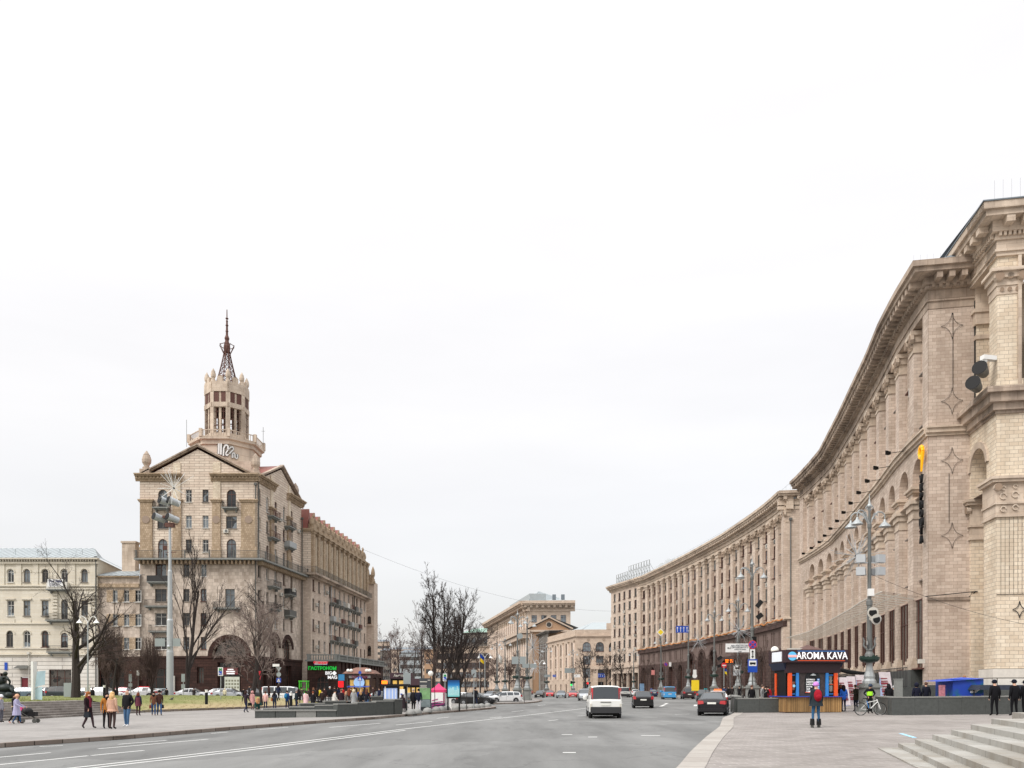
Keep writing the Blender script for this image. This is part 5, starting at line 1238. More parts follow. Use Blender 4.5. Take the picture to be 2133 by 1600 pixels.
def building_d():
 root=thing('colonnade_building','big pale municipal building with tall pilasters and deep cornice down the street','building',(0,380,0))
 Y1,Y0=400.0,352.0; XR,XC,XLf=at(1188,Y0),at(1098,Y0),at(1017,470)
 FF=Fac([(XC,Y0),(XR,Y0-1)]); FS=Fac([(XLf,470.0),(XC,Y0)]); zt=40.0
 m=MB(); oS=opening_rows(20,2,FS.len-2,(4,9,14,19,24,29),3.2,4.0); oF=opening_rows(4,1,FF.len-1,(31.5,),2.4,3.2)
 wall(m,FS,0,FS.len,-2,zt,oS,0,1.0); wall(m,FF,0,FF.len,-2,zt,oF,0,.5); m.build('wall',M['far'],root)
 add_windows(root,[(a[0],a[1],a[2],a[3],a[4],.06,FS)for a in oS]+[(a[0],a[1],a[2],a[3],a[4],-.3,FF)for a in oF],FS,90,('frame_d',),seed=6)
 for i in range(21):pilaster(root,FS,2+i*(FS.len-4)/20,1.9,0,.6,2,35.5,'farcol',(34,36),simple=True)
 for F_ in(FF,FS):cornice(root,F_,-2,F_.len+2,zt-3.6,[(0,.8,-1,.6),(.8,1.8,-1,.2),(2.0,2.6,-1,1.2),(2.6,3.2,-1,3.0),(3.2,4.4,-1,3.8)],'far',mod=(2.4,1.1,1.6,2.6,.2,2.6),step=99)
 r=MB(); b=[FF.p(0,0,zt+.8),FF.p(FF.len,0,zt+.8),FF.p(FF.len-4,-22,zt+4.5),FF.p(5,-14,zt+7.0)]; r.face(b); r.face([FS.p(FS.len,0,zt+.8),FF.p(5,-14,zt+7.5),FS.p(FS.len*.45,-10,zt+7.5),FS.p(FS.len*.3,0,zt+.8)])
 r.fbox(FS,FS.len*.55,FS.len-2,-9,-1.5,zt+.8,zt+4.6); r.build('roof',M['metalroof'],root)
 for u in(12,16):ch=MB(); q=FF.p(u,-12,0); ch.box(q[0],q[1],zt+3,1.6,1.6,2.2); ch.build('roof_vent',M['darkroof'],root)
 Yp=322.0; XA,XB,XC2=at(1058,380),at(1100,Yp),at(1188,Yp-2)
 root2=thing('pediment_building','brown brick gable with a round window and a pedimented colonnade below the municipal building','building',(10,Yp,0))
 GF=Fac([(XB,Yp),(XC2,Yp)]); GS=Fac([(XA,380.0),(XB,Yp)]); zw=26.0; zk=30.5
 m=MB(); wall(m,GF,0,GF.len,-2,zw,[],0); m.quadf(GF,[(0,zw),(GF.len,zw),(GF.len/2,zk)],0); m.build('brick_gable',M['brick'],root2)
 m=MB(); oS=opening_rows(9,1.5,GS.len-1,(3,8,13,18),3.0,3.8); wall(m,GS,0,GS.len,-2,zw,oS,0,1.0); m.build('wall',M['far'],root2)
 add_windows(root2,[(a[0],a[1],a[2],a[3],a[4],.06,GS)for a in oS],GS,60,('frame_d',),seed=6)
 for i in range(10):pilaster(root2,GS,1.5+i*(GS.len-2.5)/9,1.9,0,.8,6,22,'farcol',(20.8,22.5),simple=True)
 c=MB(); c.fbox(GS,-1,GS.len+1,-.5,2.5,22.5,24.2); c.fbox(GS,-1,GS.len+1.5,-.5,3.3,24.5,zw); c.fbox(GF,-1,GF.len+1,-.4,.8,zw-.9,zw-.1)
 for a,b in(((-1.2,zw),(GF.len/2,zk+.3)),((GF.len/2,zk+.3),(GF.len+1.2,zw))):
  P=[GF.p(a[0],1.0,a[1]),GF.p(b[0],1.0,b[1]),GF.p(b[0],-.2,b[1]),GF.p(a[0],-.2,a[1])]; c.hexa(P+[(x,y,z+.6)for x,y,z in P])
 for i in range(16):
  a,b=2*math.pi*i/16,2*math.pi*(i+1)/16; c.bar(GF.p(GF.len/2+1.15*math.cos(a),.1,28+1.15*math.sin(a)),GF.p(GF.len/2+1.15*math.cos(b),.1,28+1.15*math.sin(b)),.25)
 c.fbox(GF,0,1.8,0,.3,-1,zw-.9); c.fbox(GF,GF.len-3,GF.len-1.6,0,.3,-1,zw-.9)
 c.build('cornice',M['far'],root2)
 w_=MB(); w_.bar(GF.p(GF.len/2,.02,28),GF.p(GF.len/2,.06,28),.95,n=14); w_.build('round_window',M['shopglass'],root2)
 r=MB(); k1,k2=GF.p(GF.len/2,1,zk+.9),GF.p(GF.len/2,-30,zk+.9); r.face([GF.p(-1.2,1,zw+.6),k1,k2,GF.p(-1.2,-30,zw+.6)]); r.face([k1,GF.p(GF.len+5,1,zw+.1),GF.p(GF.len+5,-30,zw+.1),k2]); r.build('roof',M['metalroof'],root2)
building_d()
simple_block('office_building','cream modern building with dark windows behind the bare trees left of the municipal building',[(at(905,470),470.0),(at(1022,462),462.0)],27.0,(3,8.5,14,19.5),9,4.0,3.4,m='far',roof=None,styles=('frame_d',))
simple_block('attic_building','grey attic block with a pale green roof above the cream modern building',[(at(965,480),480.0),(at(1022,474),474.0)],36.0,(29.5,),4,3.0,3.4,m='grey',roof='teal',roofh=3,styles=('frame_d',))
def hut():
 for i,(a,b,Y,z1,m,lab)in enumerate(((775,812,900,56,'far','pale distant tower block at the far end of the street'),(792,822,860,44,'grey','grey distant tower block behind the bare trees'),(815,905,800,42,'far','long low distant building behind the park trees'),(832,880,690,34,'metalroof','distant building with a big pale blue glass front'),(884,970,560,30,'brick','brown distant building behind the bare trees'))):
  simple_block('distant_building',lab,[(at(a,Y),float(Y)),(at(b,Y),float(Y))],z1,tuple(range(6,z1-4,7)),7,3.2,3.0,m=m,roof='darkroof',roofh=2.5,cap=0)
hut()
# ======================= left side =======================
def cream_house():
 Y=127.0; XL,XR=-92.0,at(203,Y)
 root=thing('plaster_house','cream plaster townhouse with arched windows, grey metal roof and a white rusticated ground floor','building',(-70,Y,.4))
 F=Fac([(XL,Y),(XR,Y)]); s=Y/1650.0; ux=lambda px:(px-1066)*s-XL; zp=lambda py:CZ+(1436-py)*s
 ze=zp(1163); zf=zp(1368); fs=Fac([(XR,Y),(at(296,152),152.0)])
 cols=[22,56,94,134,176,-14,-50,-86]; o=[]
 for px in cols:
  o+=[(ux(px),zp(1213),1.05 if px!=134 else 1.1,2.1,True)]
  o+=[(ux(px if px!=134 else 134),zp(1283 if px!=134 else 1290),1.1,2.45 if px!=134 else 3.2,px==134)]
  o+=[(ux(px-(2 if px==22 else 0)),zp(1348 if px!=134 else 1352),1.1 if px!=134 else 1.15,2.6,True)]
 mb=MB(); wall(mb,F,0,F.len,zf,ze,o,0,.35); wall(mb,fs,0,fs.len,-.5,ze,[],0); mb.build('wall',M['yellow'],root)
 g=MB(); og=[(ux(52),.5,1.25,3.2,False),(ux(126),.6,3.6,4.3,False),(ux(8),2.4,1.2,1.9,False),(ux(-40),.6,2.6,3.6,False)]; wall(g,F,0,F.len,-.5,zf,og,.12,.4); g.build('ground_floor',M['whitebase'],root)
 add_windows(root,[(a[0],a[1],a[2],a[3],a[4],-.2)for a in o],F,60,('frame_g','frame_d','frame_w'),seed=31)
 add_windows(root,[(a[0],a[1],a[2],a[3],a[4],-.15)for a in og[1:]],F,9,('frame_d',),'shopglass',nm='shop_window')
 d=MB(); d.fbox(F,ux(52)-.58,ux(52)+.58,-.2,-.1,.5,3.6); dr=d.build('door',mat('burgundy_door',rgb(108,24,36),.5),root); ROOTLOC[dr.name]=ROOTLOC[root.name]
 h=MB(); h.fbox(F,ux(52)+.35,ux(52)+.42,-.1,-.03,1.5,1.75); h.build('handle',M['ac'],dr)
 aw=MB(); aw.face([F.p(ux(38),.15,zp(1386)),F.p(ux(62),.15,zp(1386)),F.p(ux(64),1.1,zp(1393)),F.p(ux(35),1.1,zp(1393))]); aw.build('awning',M['irong'],root)
 t=MB()
 for z,a,b in((zp(1222),.0,.3),(zp(1228),.0,.16),(zp(1300),0,.2),(zp(1352),0,.14),(zp(1365),0,.3)):t.fbox(F,-.1,F.len+.1,a,b,z,z+.22)
 for px in cols:
  for zt_,rr in((zp(1213)+2.1,.525),(zp(1348)+2.6,.55)):
   A=arc_pts(ux(px),zt_-rr,rr+.14,8)
   for i in range(8):t.bar(F.p(A[i][0],.05,A[i][1]),F.p(A[i+1][0],.05,A[i+1][1]),.1)
  if px!=134:t.fbox(F,ux(px)-.8,ux(px)+.8,0,.22,zp(1283)+2.6,zp(1283)+2.8); t.fbox(F,ux(px)-.7,ux(px)+.7,0,.12,zp(1298),zp(1290))
 for px in(40,75,115,152,195,5,-32):
  t.fbox(F,ux(px)-.4,ux(px)+.4,0,.14,zp(1222),ze-.8)
  for k in range(9):t.fbox(F,ux(px)-.48,ux(px)+.48,.14,.24,zp(1295)+k*.52,zp(1295)+k*.52+.34)if px in(115,152,195)else None
 t.fbox(F,-.1,F.len+.2,0,.35,ze-.9,ze-.6); t.fbox(F,-.1,F.len+.35,0,.7,ze-.25,ze)
 for i in range(60):u=i*F.len/60; t.fbox(F,u,u+.14,0,.5,ze-.55,ze-.26)
 t.build('stucco_trim',M['yellow'],root)
 balcony(root,F,ux(125),3.4,zp(1228),1.0,'ac',slab='pedestal',solid=True); balcony(root,F,ux(128),4.2,zp(1292),1.0,'iron',slab='pedestal'); balcony(root,F,ux(128),4.0,zp(1358),.8,'iron',slab='pedestal')
 b=MB(); b.fbox(F,ux(107),ux(139),1.03,1.08,zp(1224),zp(1208.5)); bn=b.build('banner',M['white'],root); ROOTLOC[bn.name]=ROOTLOC[root.name]
 tx=mat('navy_lettering',rgb(50,55,95),.6,noise=0)
 text('For Sale',.62,tx,bn,F.mtx(ux(123),1.1,zp(1212.6)),bold=.012)
 for i in range(3):q=MB(); q.fbox(F,ux(110),ux(136-i*3),1.082,1.09,zp(1217.6+i*2.4),zp(1216.8+i*2.4)); q.build('text_line',tx,bn)
 pl_=MB(); pl_.fbox(F,ux(11),ux(17),.15,.22,zp(1396),zp(1380)); pl_.build('wall_plate',M['signblue'],root)
 r=MB(); yb=-9; zr=zp(1137)+1.2
 r.face([F.p(-1,.75,ze+.01),F.p(F.len+.5,.75,ze+.01),F.p(F.len-5.2,yb,zr),F.p(-1,yb,zr)]); r.face([F.p(F.len+.5,.75,ze+.01),fs.p(fs.len,.6,ze+.01),fs.p(fs.len-5,-5.5,zr),F.p(F.len-5.2,yb,zr)])
 for i in range(26):
  u=i*F.len/26+.5; u2=min(u,F.len-5.2)
  if u>F.len-.3:continue
  t_=1.0 if u<=F.len-5.2 else(F.len+.5-u)/5.7
  a=Vector(F.p(u,.75,ze+.03)); c_=Vector(F.p(u,yb,zr+.02)); r.bar(a,a+(c_-a)*t_,.04,n=3)
 for i in range(7):u=1+i*3.6; r.bar(F.p(u,-1.0,ze+.7),F.p(u,-1.0,ze+1.6),.04,n=3); r.bar(F.p(u-.4,-1.0,ze+.8),F.p(u,-1.0,ze+1.6),.03,n=3)
 r.build('roof',M['metalroof'],root)
 downpipe(root,F,F.len-.1,.3,0,ze,'irong'); downpipe(root,F,ux(62),.3,0,zp(1362),'ac',.07)
 c=MB(); c.box(at(272,132),132,zp(1200)+.5,2.2,1.4,5.6); c.box(at(272,132),132,zp(1200)+6.1,2.5,1.7,.3); c.build('chimney',M['trim'],root)
cream_house()
def infill():
 Y=127.5; XL,XR=at(204,Y),-59.9
 root=thing('infill_building','low beige tiled wing between the cream house and the tower house','building',(-63,Y,.4)); F=Fac([(XL,Y),(XR,Y)]); s=Y/1650.; ux=lambda px:(px-1066)*s-XL; zp=lambda py:CZ+(1436-py)*s
 o=[(ux(px),zp(y+25),1.0,1.9,False)for y in(1229,1279,1328)for px in(218,241,264,287)if not(px==218 and y<1300)]
 mb=MB(); wall(mb,F,0,F.len,zp(1368),zp(1200),o,0,.3); fz=Fac([(XL,Y+8),(XL,Y)]); wall(mb,fz,0,8,0,zp(1200),[],0); mb.build('wall',M['low_a'],root)
 add_windows(root,[(a[0],a[1],a[2],a[3],False,-.15)for a in o],F,20,('frame_w',),seed=2)
 b=MB(); wall(b,F,0,F.len,-.8,zp(1368),[(ux(232),.3,4.2,4.9,False)],.15,.8); b.build('granite_base',M['granite2'],root)
 add_windows(root,[(ux(232),.3,4.2,4.9,False,-.6)],F,2,('frame_d',),'shopglass',nm='gateway')
 c=MB(); c.fbox(F,0,F.len,0,.35,zp(1224),zp(1216)); c.build('ochre_band',M['ochre'],root); c=MB(); c.fbox(F,-.2,F.len,0,.5,zp(1203),zp(1200));
 for px in(229,252,276):
  for y in(1229,1279,1328):c2=MB(); c2.fbox(F,ux(px)-.5,ux(px)+.5,0,.1,zp(y+25),zp(y)); c2.build('ochre_panel',M['ochre'],root)
 c.build('eaves',M['ochre'],root)
 r=MB(); r.face([F.p(-.3,.6,zp(1200)),F.p(F.len,.6,zp(1200)),F.p(F.len,-7,zp(1200)+2.3),F.p(2.5,-7,zp(1200)+2.3)])
 for i in range(8):r.bar(F.p(i,.6,zp(1200)+.03),F.p(i+1,-5,zp(1200)+1.7),.04,n=3)
 r.build('roof',M['metalroof'],root)
infill()
M['twigp']=mat('pale_twig',rgb(128,114,106),.95,noise=.2,nscale=1)
def bare_tree(px,Y,h,spread,label,seed,trunk_h=.25,r0=None,kind='round',lean=(0,0),base_z=None,group=None,twigs=1.0,m2='twig',name='bare_tree',nl=9,tropism=.25,X=None):
 rnd=random.Random(seed); X=at(px,Y)if X is None else X; z=S(X)if base_z is None else base_z
 root=thing(name,label,'tree',(X,Y,z),0,group); r0=r0 or h*.018
 tm,cm=MB(),MB()
 sc_twig=max(.01,Y*.00012)
 def seg(mb,p,d,ln,r,n,wob,trop,rend):
  pts=[p.copy()]; rs=[r]; dd=d.copy()
  for i in range(n):
   dd=(dd+Vector((rnd.gauss(0,wob),rnd.gauss(0,wob),rnd.gauss(0,wob)+trop/n))).normalized(); p=p+dd*(ln/n)
   pts.append(p.copy()); rs.append(r+(rend-r)*(i+1)/n)
  mb.path(pts,rs,n=7 if r>.12 else(4 if r>.035 else 3)); return pts,rs,dd
 def grow(p,d,ln,r,lev):
  mb=tm if lev<=1 else cm
  pts,rs,dd=seg(mb,p,d,ln,max(r,sc_twig),6 if lev<2 else 3,(.045,.1,.16,.16,.16)[lev],tropism if kind!='weep' else(-.9 if lev>0 else .3),max(r*.35,sc_twig*.8))
  if lev>=4:return
  k=(nl,6,5,4)[lev]if lev<4 else 0
  k=int(k*twigs)if lev>1 else k
  for i in range(k):
   t=rnd.uniform(.25,1.0)if lev else trunk_h+(1-trunk_h)*(i+.6)/k
   j=min(len(pts)-2,int(t*(len(pts)-1))); f=t*(len(pts)-1)-j; q=pts[j]+(pts[j+1]-pts[j])*f
   ax=(pts[j+1]-pts[j]).normalized(); an=rnd.uniform(0,6.28)
   side=ax.cross(Vector((math.cos(an),math.sin(an),.3))).normalized()
   ang={'round':rnd.uniform(.5,1.0),'up':rnd.uniform(.18,.4),'weep':rnd.uniform(.7,1.2),'tall':rnd.uniform(.25,.6)}[kind]*(1 if lev else 1.05)
   nd=(ax*math.cos(ang)+side*math.sin(ang)).normalized()
   l2=ln*{0:spread,1:.52,2:.5,3:.45}[lev]*rnd.uniform(.65,1.1)*(1.15-.55*t if lev==0 else 1)
   grow(q,nd,l2,rs[j]*{0:.5,1:.55,2:.55,3:.6}[lev],lev+1)
 d0=Vector((lean[0],lean[1],1)).normalized()
 grow(Vector((X,Y,z-.1)),d0,h*.86,r0,0)
 tm.build('trunk',M['bark'],root); cm.build('crown',M[m2],root)
 return root
bare_tree(158,80,11.6,.72,'big dark bare tree with crooked spreading limbs in front of the cream house',21,.16,.46,'round',(-.05,0),base_z=.9,nl=9,twigs=1.0)
bare_tree(388,104,17,.68,'tall bare tree with several upright limbs before the tower house',8,.08,.33,'up',base_z=.5,nl=9,twigs=1.1)
bare_tree(524,100,14.5,.45,'dark bare tree leaning right before the arch of the tower house',14,.45,.32,'round',(.13,0),base_z=.6,nl=9)
bare_tree(545,74,7.2,.85,'pale greyish bare bushy tree in the lawn by the white minibus',5,.2,.15,'round',base_z=.35,m2='twigp',nl=15,twigs=1.5)
def broom(px,Y,h,w_,label,seed,bz=.5,group=None):
 rnd=random.Random(seed); X=at(px,Y); root=thing('bare_tree',label,'tree',(X,Y,bz),0,group); t,c=MB(),MB()
 t.path([(X,Y,bz-.1),(X+.05,Y,bz+h*.16),(X,Y,bz+h*.3)],[.2,.16,.12],n=7)
 for k in range(150):
  an=rnd.uniform(0,6.28); z0=bz+rnd.uniform(.1,.45)*h; rr=w_*rnd.uniform(.2,1); zt=bz+h*rnd.uniform(.6,1.0)*(1-.25*(rr/w_)**2)
  p=[Vector((X,Y,z0))]
  for s in(1,2,3,4):
   f=s/4; p.append(Vector((X+math.cos(an)*rr*f**.7*(1 if f<.8 else .95)+rnd.gauss(0,.06),Y+math.sin(an)*rr*f**.7+rnd.gauss(0,.06),z0+(zt-z0)*f)))
  c.path(p,[.03,.025,.02,.015,.01],n=3)
  for j in range(9):
   i=rnd.randrange(1,4); q=p[i]+(p[i+1]-p[i])*rnd.random(); e=q+Vector((rnd.gauss(0,.22),rnd.gauss(0,.22),rnd.uniform(.4,1.2))); c.bar(q,e,.011,n=3,r2=.006)
 t.build('trunk',M['bark'],root); c.build('crown',M['twigr'],root)
broom(222,96,10.2,1.9,'dense upright bare tree like a broom left of the gateway',3); broom(243,98,9.4,1.5,'second dense broom shaped bare tree close to the gateway',13); broom(316,97,8.6,1.5,'dense broom shaped bare tree left of the floodlight pole',4)
bare_tree(236,92,5.8,.9,'small weeping bare tree with drooping branches beside the bollard',31,.75,.16,'weep',base_z=.9,nl=14,m2='twigr',twigs=1.3)
bare_tree(903,122,18.2,.36,'tallest slim bare tree of the group beyond the pink tent',41,.22,.28,'tall',base_z=0,nl=16,twigs=1.4)
bare_tree(920,128,18.0,.36,'tall bare tree right beside the tallest of the group',42,.2,.28,'tall',base_z=0,nl=16,twigs=1.4)
bare_tree(938,120,15.6,.42,'tall bare tree leaning right over the poster case',43,.2,.34,'tall',(.14,0),base_z=0,nl=16,twigs=1.4)
bare_tree(928,134,14.5,.5,'wide bare tree with arching limbs behind the poster case',44,.15,.36,'round',(.2,0),base_z=0,nl=11)
bare_tree(948,126,12.0,.7,'bare tree with long limbs sweeping right towards the lamp',45,.12,.3,'round',(.35,0),base_z=0,nl=10)
for i,(px,Y,h,lab)in enumerate(((793,260,21,'bare park tree directly right of the shop terrace'),(835,230,17,'bare park tree above the dark kiosks'),(862,250,18,'bare park tree left of the tall group'),(880,210,20,'bare park tree touching the tall group on its left'),(815,330,24,'faint bare park tree farther down the street'),(970,240,17,'bare park tree right of the poster case'),(1000,290,14,'far bare tree under the flag'))):
 bare_tree(px,Y,h,.5,lab,60+i,.15,.3,'tall' if i%2 else 'round',base_z=0,nl=10,group='bare trees in the park strip',twigs=.9,m2='twigr')
for i,(px,Y,h)in enumerate(((1015,200,9),(1035,215,9.5),(1060,190,8.5),(1080,225,9))):
 bare_tree(px,Y,h,.75,'low bare linden before the municipal building, %s of four'%('leftmost','second from left','second from right','rightmost')[i],80+i,.3,.2,'round',base_z=0,nl=10,group='clipped lindens in the park strip',m2='twigr',twigs=1.1)
bare_tree(1219,150,9.0,.6,'dark bare street tree left of the pale porch',91,.3,.22,'round',base_z=.2,nl=9)
bare_tree(1300,185,10.0,.6,'dark bare tree before the pale end of the long building',92,.3,.22,'round',base_z=.3,nl=9)
bare_tree(1262,170,8.0,.6,'thin bare street tree under the blue lane sign',93,.3,.18,'round',base_z=.3,nl=8,twigs=.8)
for i,(px,Y,h)in enumerate(((1470,84,4.6),(1548,64,4.6),(1410,120,5),(1350,150,6),(1590,60,4.4))):
 bare_tree(px,Y,h,.6,('slim young bare tree near the second lamp pedestal','slim young bare tree by the bus stop lamp','slim young bare tree by the yellow sign board','slim young bare tree left of the blue van','slim young bare tree left of the coffee kiosk')[i],95+i,.3,.05,'up',nl=8,twigs=.9,m2='twigr')
for i,(px,fy,h)in enumerate(((905,1481.5,4.3),(972,1478,3.1),(1093,1464,3.4))):
 X,Y=gp(px,fy)
 bare_tree(px,Y,h,.5,('pale young bare tree in front of the pink tent','pale young bare tree right of the poster case','pale young bare tree between the two left lamp pedestals')[i],110+i,.45,.045,'up',nl=7,twigs=.6,m2='twigr',X=X)
# ======================= lamps =======================
def bell(mb,c,s=1.0,mi=0):
 mb.lathe([(.05*s,.42*s),(.09*s,.35*s),(.13*s,.2*s),(.22*s,.12*s),(.4*s,-.08*s),(.44*s,-.16*s)],c[0],c[1],c[2],n=14,mi=mi)
def grand_lamp(X,Y,label,H=13.0,arms=(0,1.9,3.9),z=None,rz=0.0,shades=True,ped='square',group='ornate street lamps on granite pedestals'):
 z=S(X)if z is None else z; t=thing('street_lamp',label,'street lamp',(X,Y,z),rz,group)
 k=.66 if X>12 else .85
 p=MB(); p.box(0,0,-.1,1.75*k,1.75*k,.35); p.box(0,0,.25,1.45*k,1.45*k,1.25,top=.97); p.box(0,0,1.5,1.7*k,1.7*k,.14); p.box(0,0,1.64,1.35*k,1.35*k,.12)
 pd=p.build('pedestal',M['pedestal'],t,local=True)
 r=MB()
 for s in(-1,1):
  for ax in(0,1):
   c=(s*.72*k,0,.95)if ax else(0,s*.72*k,.95); d=(s*.76*k,0,.95)if ax else(0,s*.76*k,.95); r.bar(c,d,.33*k,n=14)
 r.build('rosette',M['wallcap'],pd,local=True)
 b=MB(); b.lathe([(a_*k,h_)for a_,h_ in[(.62,1.76),(.6,1.9),(.48,2.05),(.5,2.2),(.36,2.5),(.27,2.95),(.3,3.05)]],n=8); b.build('stem',M['lampgrey'],t,local=True)
 bw=MB(); bw.lathe([(a_*(k+.1),h_)for a_,h_ in[(.28,3.05),(.62,3.12),(.78,3.25),(.8,3.4),(.74,3.42),(.6,3.34)]],n=16)
 rnd=random.Random(int(X*10));
 for i in range(26):a=rnd.uniform(0,6.28); q=rnd.uniform(.4,.78)*(k+.1); bw.bar((q*math.cos(a),q*math.sin(a),3.36),(q*1.05*math.cos(a),q*1.05*math.sin(a),3.36+rnd.uniform(.06,.16)),.05,n=3)
 bw.build('planter_bowl',M['green'],t,local=True)
 po=MB(); po.lathe([(.3,3.42),(.26,3.6),(.17,3.75),(.2,3.85),(.15,3.95),(.145,6.6),(.19,6.65),(.19,6.9),(.12,7.0),(.10,H-2.2),(.13,H-2.1),(.13,H-1.9),(.08,H-1.8),(.07,H-.8)],n=12)
 for i in range(4):a=i*math.pi/2+.8; po.path([(.12*math.cos(a),.12*math.sin(a),3.85),(.36*math.cos(a),.36*math.sin(a),4.15),(.3*math.cos(a),.3*math.sin(a),4.4),(.4*math.cos(a),.4*math.sin(a),4.65)],[.05,.07,.06,.03],n=5)
 po.build('pole',M['polegrey'],t,local=True)
 for a in arms:
  ar=MB(); pts=[(.0,H-2.0),(.28,H-1.4),(.58,H-1.1),(.88,H-1.1),(1.06,H-1.25),(1.08,H-1.5)]
  ar.path([(x*math.cos(a),x*math.sin(a),zz_)for x,zz_ in pts],[.05,.05,.05,.045,.04,.035],n=6)
  sc2=[(.42+.16*math.cos(i),H-1.35+.2*math.sin(i))for i in range(0,6)]
  ar.path([(x*math.cos(a),x*math.sin(a),zz_)for x,zz_ in sc2],.03,n=4); arm=ar.build('arm',M['lampgrey'],t,local=True)
  sh=MB(); bell(sh,(1.08*math.cos(a),1.08*math.sin(a),H-1.88),.82); s_=sh.build('lamp_shade',M['lampgrey'],arm,local=True)
 g=MB(); g.sphere((0,0,H-.75),.16); g.lathe([(.09,H-.65),(.03,H-.3),(.02,H)],n=6);
 for i in range(4):a=i*1.57; g.path([(0,0,H-1.1),(.25*math.cos(a),.25*math.sin(a),H-.85),(.12*math.cos(a),.12*math.sin(a),H-.7)],.03,n=4)
 g.build('finial',M['lampgrey'],t,local=True)
 return t
def extra(t,mb,name,m):return mb.build(name,M[m],t,local=True)
L1=grand_lamp(at(1811,49.5),49.5,'ornate grey street lamp with floodlights and horn speakers right of the coffee kiosk',13.6,(.2,2.6,3.6))
b=MB()
for dz in(0,.78):
 for dx in(-.62,.62):b.box(dx,-.15,8.5+dz,.52,.3,.5,rz=.35*(1 if dx>0 else-1)); b.box(dx*.55,.3,8.55+dz,.4,.3,.42,rz=.3)
b.bar((-.9,0,9.3),(.9,0,9.3),.05); extra(L1,b,'floodlight','lamppale')
b=MB(); b.box(0,-.2,7.2,.34,.2,.45); extra(L1,b,'junction_box','white')
b=MB(); b.bar((-.05,-.2,6.2),(-.12,-.75,6.12),.12,n=12,r2=.34); b.bar((.0,-.2,5.8),(.1,-.75,5.7),.12,n=12,r2=.34); b.bar((.1,0,6.0),(.45,.35,6.0),.12,n=12,r2=.3); extra(L1,b,'horn_speaker','ac')
b=MB(); b.bar((-.125,-.755,6.12),(-.127,-.77,6.12),.24,n=12); b.bar((.1,-.755,5.7),(.102,-.77,5.7),.24,n=12); extra(L1,b,'horn_mouth','black')
L2=grand_lamp(at(1567,71),71.0,'ornate street lamp carrying the bus stop and no stopping signs',13.4,(.1,2.5,3.3))
b=MB(); b.bar((.35,-.2,8.75),(.75,-.35,9.3),.26,n=4); b.bar((.35,-.2,7.75),(.8,-.35,8.1),.28,n=4); b.box(.1,-.1,5.3,.4,.35,.8); extra(L2,b,'floodlight','black')
L3=grand_lamp(at(1538,90),90.0,'ornate street lamp behind the white street name board',12.2,(.1,3.0))
b=MB(); b.bar((.35,-.2,7.2),(.75,-.3,7.7),.25,n=4); b.bar((.35,-.2,6.2),(.75,-.3,6.5),.25,n=4); extra(L3,b,'floodlight','black')
L4=grand_lamp(at(1488,114),114.0,'ornate street lamp behind the green parked car',13.2,(.1,2.4,3.3))
b=MB(); b.bar((.4,-.2,5.6),(1.0,-.3,6.0),.32,n=4); b.bar((.4,-.2,4.6),(1.0,-.3,4.8),.3,n=4); extra(L4,b,'floodlight','black')
L5=grand_lamp(at(1434,128),128.0,'ornate lamp post carrying the blue lane arrow board',11.5,())
L6=grand_lamp(at(1377,150),150.0,'ornate street lamp behind the yellow diamond sign',12.0,(.1,3.0))
L7=grand_lamp(at(1320,205),205.0,'ornate street lamp before the dark ground floor of the pale end section',12.0,(.1,3.0))
L8=grand_lamp(at(1078,108),108.0,'lamp post with two grey sign backs on the left island beside the white hatchback',12.6,(.2,2.4,3.6))
L9=grand_lamp(at(1098,116),116.0,'second lamp post with a sign back on the left island',12.8,(.2,2.7))
for i,(px,Y,lab)in enumerate(((1035,175,'lamp far left in the park strip under the municipal building'),(1052,160,'lamp left of the two island lamp posts'),(1139,190,'lamp before the narrow grey building'),(1227,240,'lamp left of the pale porch'),(1194,210,'lamp before the arcade building with a starburst'))):
 grand_lamp(at(px,Y),float(Y),'ornate street '+lab,12.5,(.1,3.0))
def starburst(X,Y,z,r,n,label,seed,m='white',th=.012):
 rnd=random.Random(seed); t=thing('starburst_decoration',label,'decoration',(X,Y,z)); b=MB()
 for i in range(n):
  a,e=rnd.uniform(0,6.28),rnd.uniform(-1.2,1.4); l_=r*rnd.uniform(.6,1); b.bar((0,0,0),(l_*math.cos(a)*math.cos(e),l_*math.sin(a)*math.cos(e),l_*math.sin(e)),th,n=3)
 b.build('wire',M[m],t,local=True); c=MB(); c.sphere((0,0,0),.12); c.build('hub',M['black'],t,local=True); return t
starburst(at(362,88),88,zz(1017,88),2.6,34,'white wire starburst on top of the tall floodlight pole',1,th=.02)
starburst(at(1785,50.2),50.2,10.2,1.7,46,'tangled wire starburst fixed left of the lamp by the kiosk',2,'lamppale',.013)
starburst(at(1540,89.5),89.5,8.4,1.8,46,'wire starburst on the lamp behind the street name board',3,'lamppale',.016)
starburst(at(1455,118),118,5.9+3,1.9,36,'wire starburst left of the lamp behind the green car',4,'lamppale',.016)
starburst(at(1109,118),118,8.0,2.4,40,'wire starburst on the second island lamp post',5,'lamppale',.02)
starburst(at(1115,130),130,5.5,2.6,40,'wire starburst hanging before the grey building',6,'lamppale',.02)
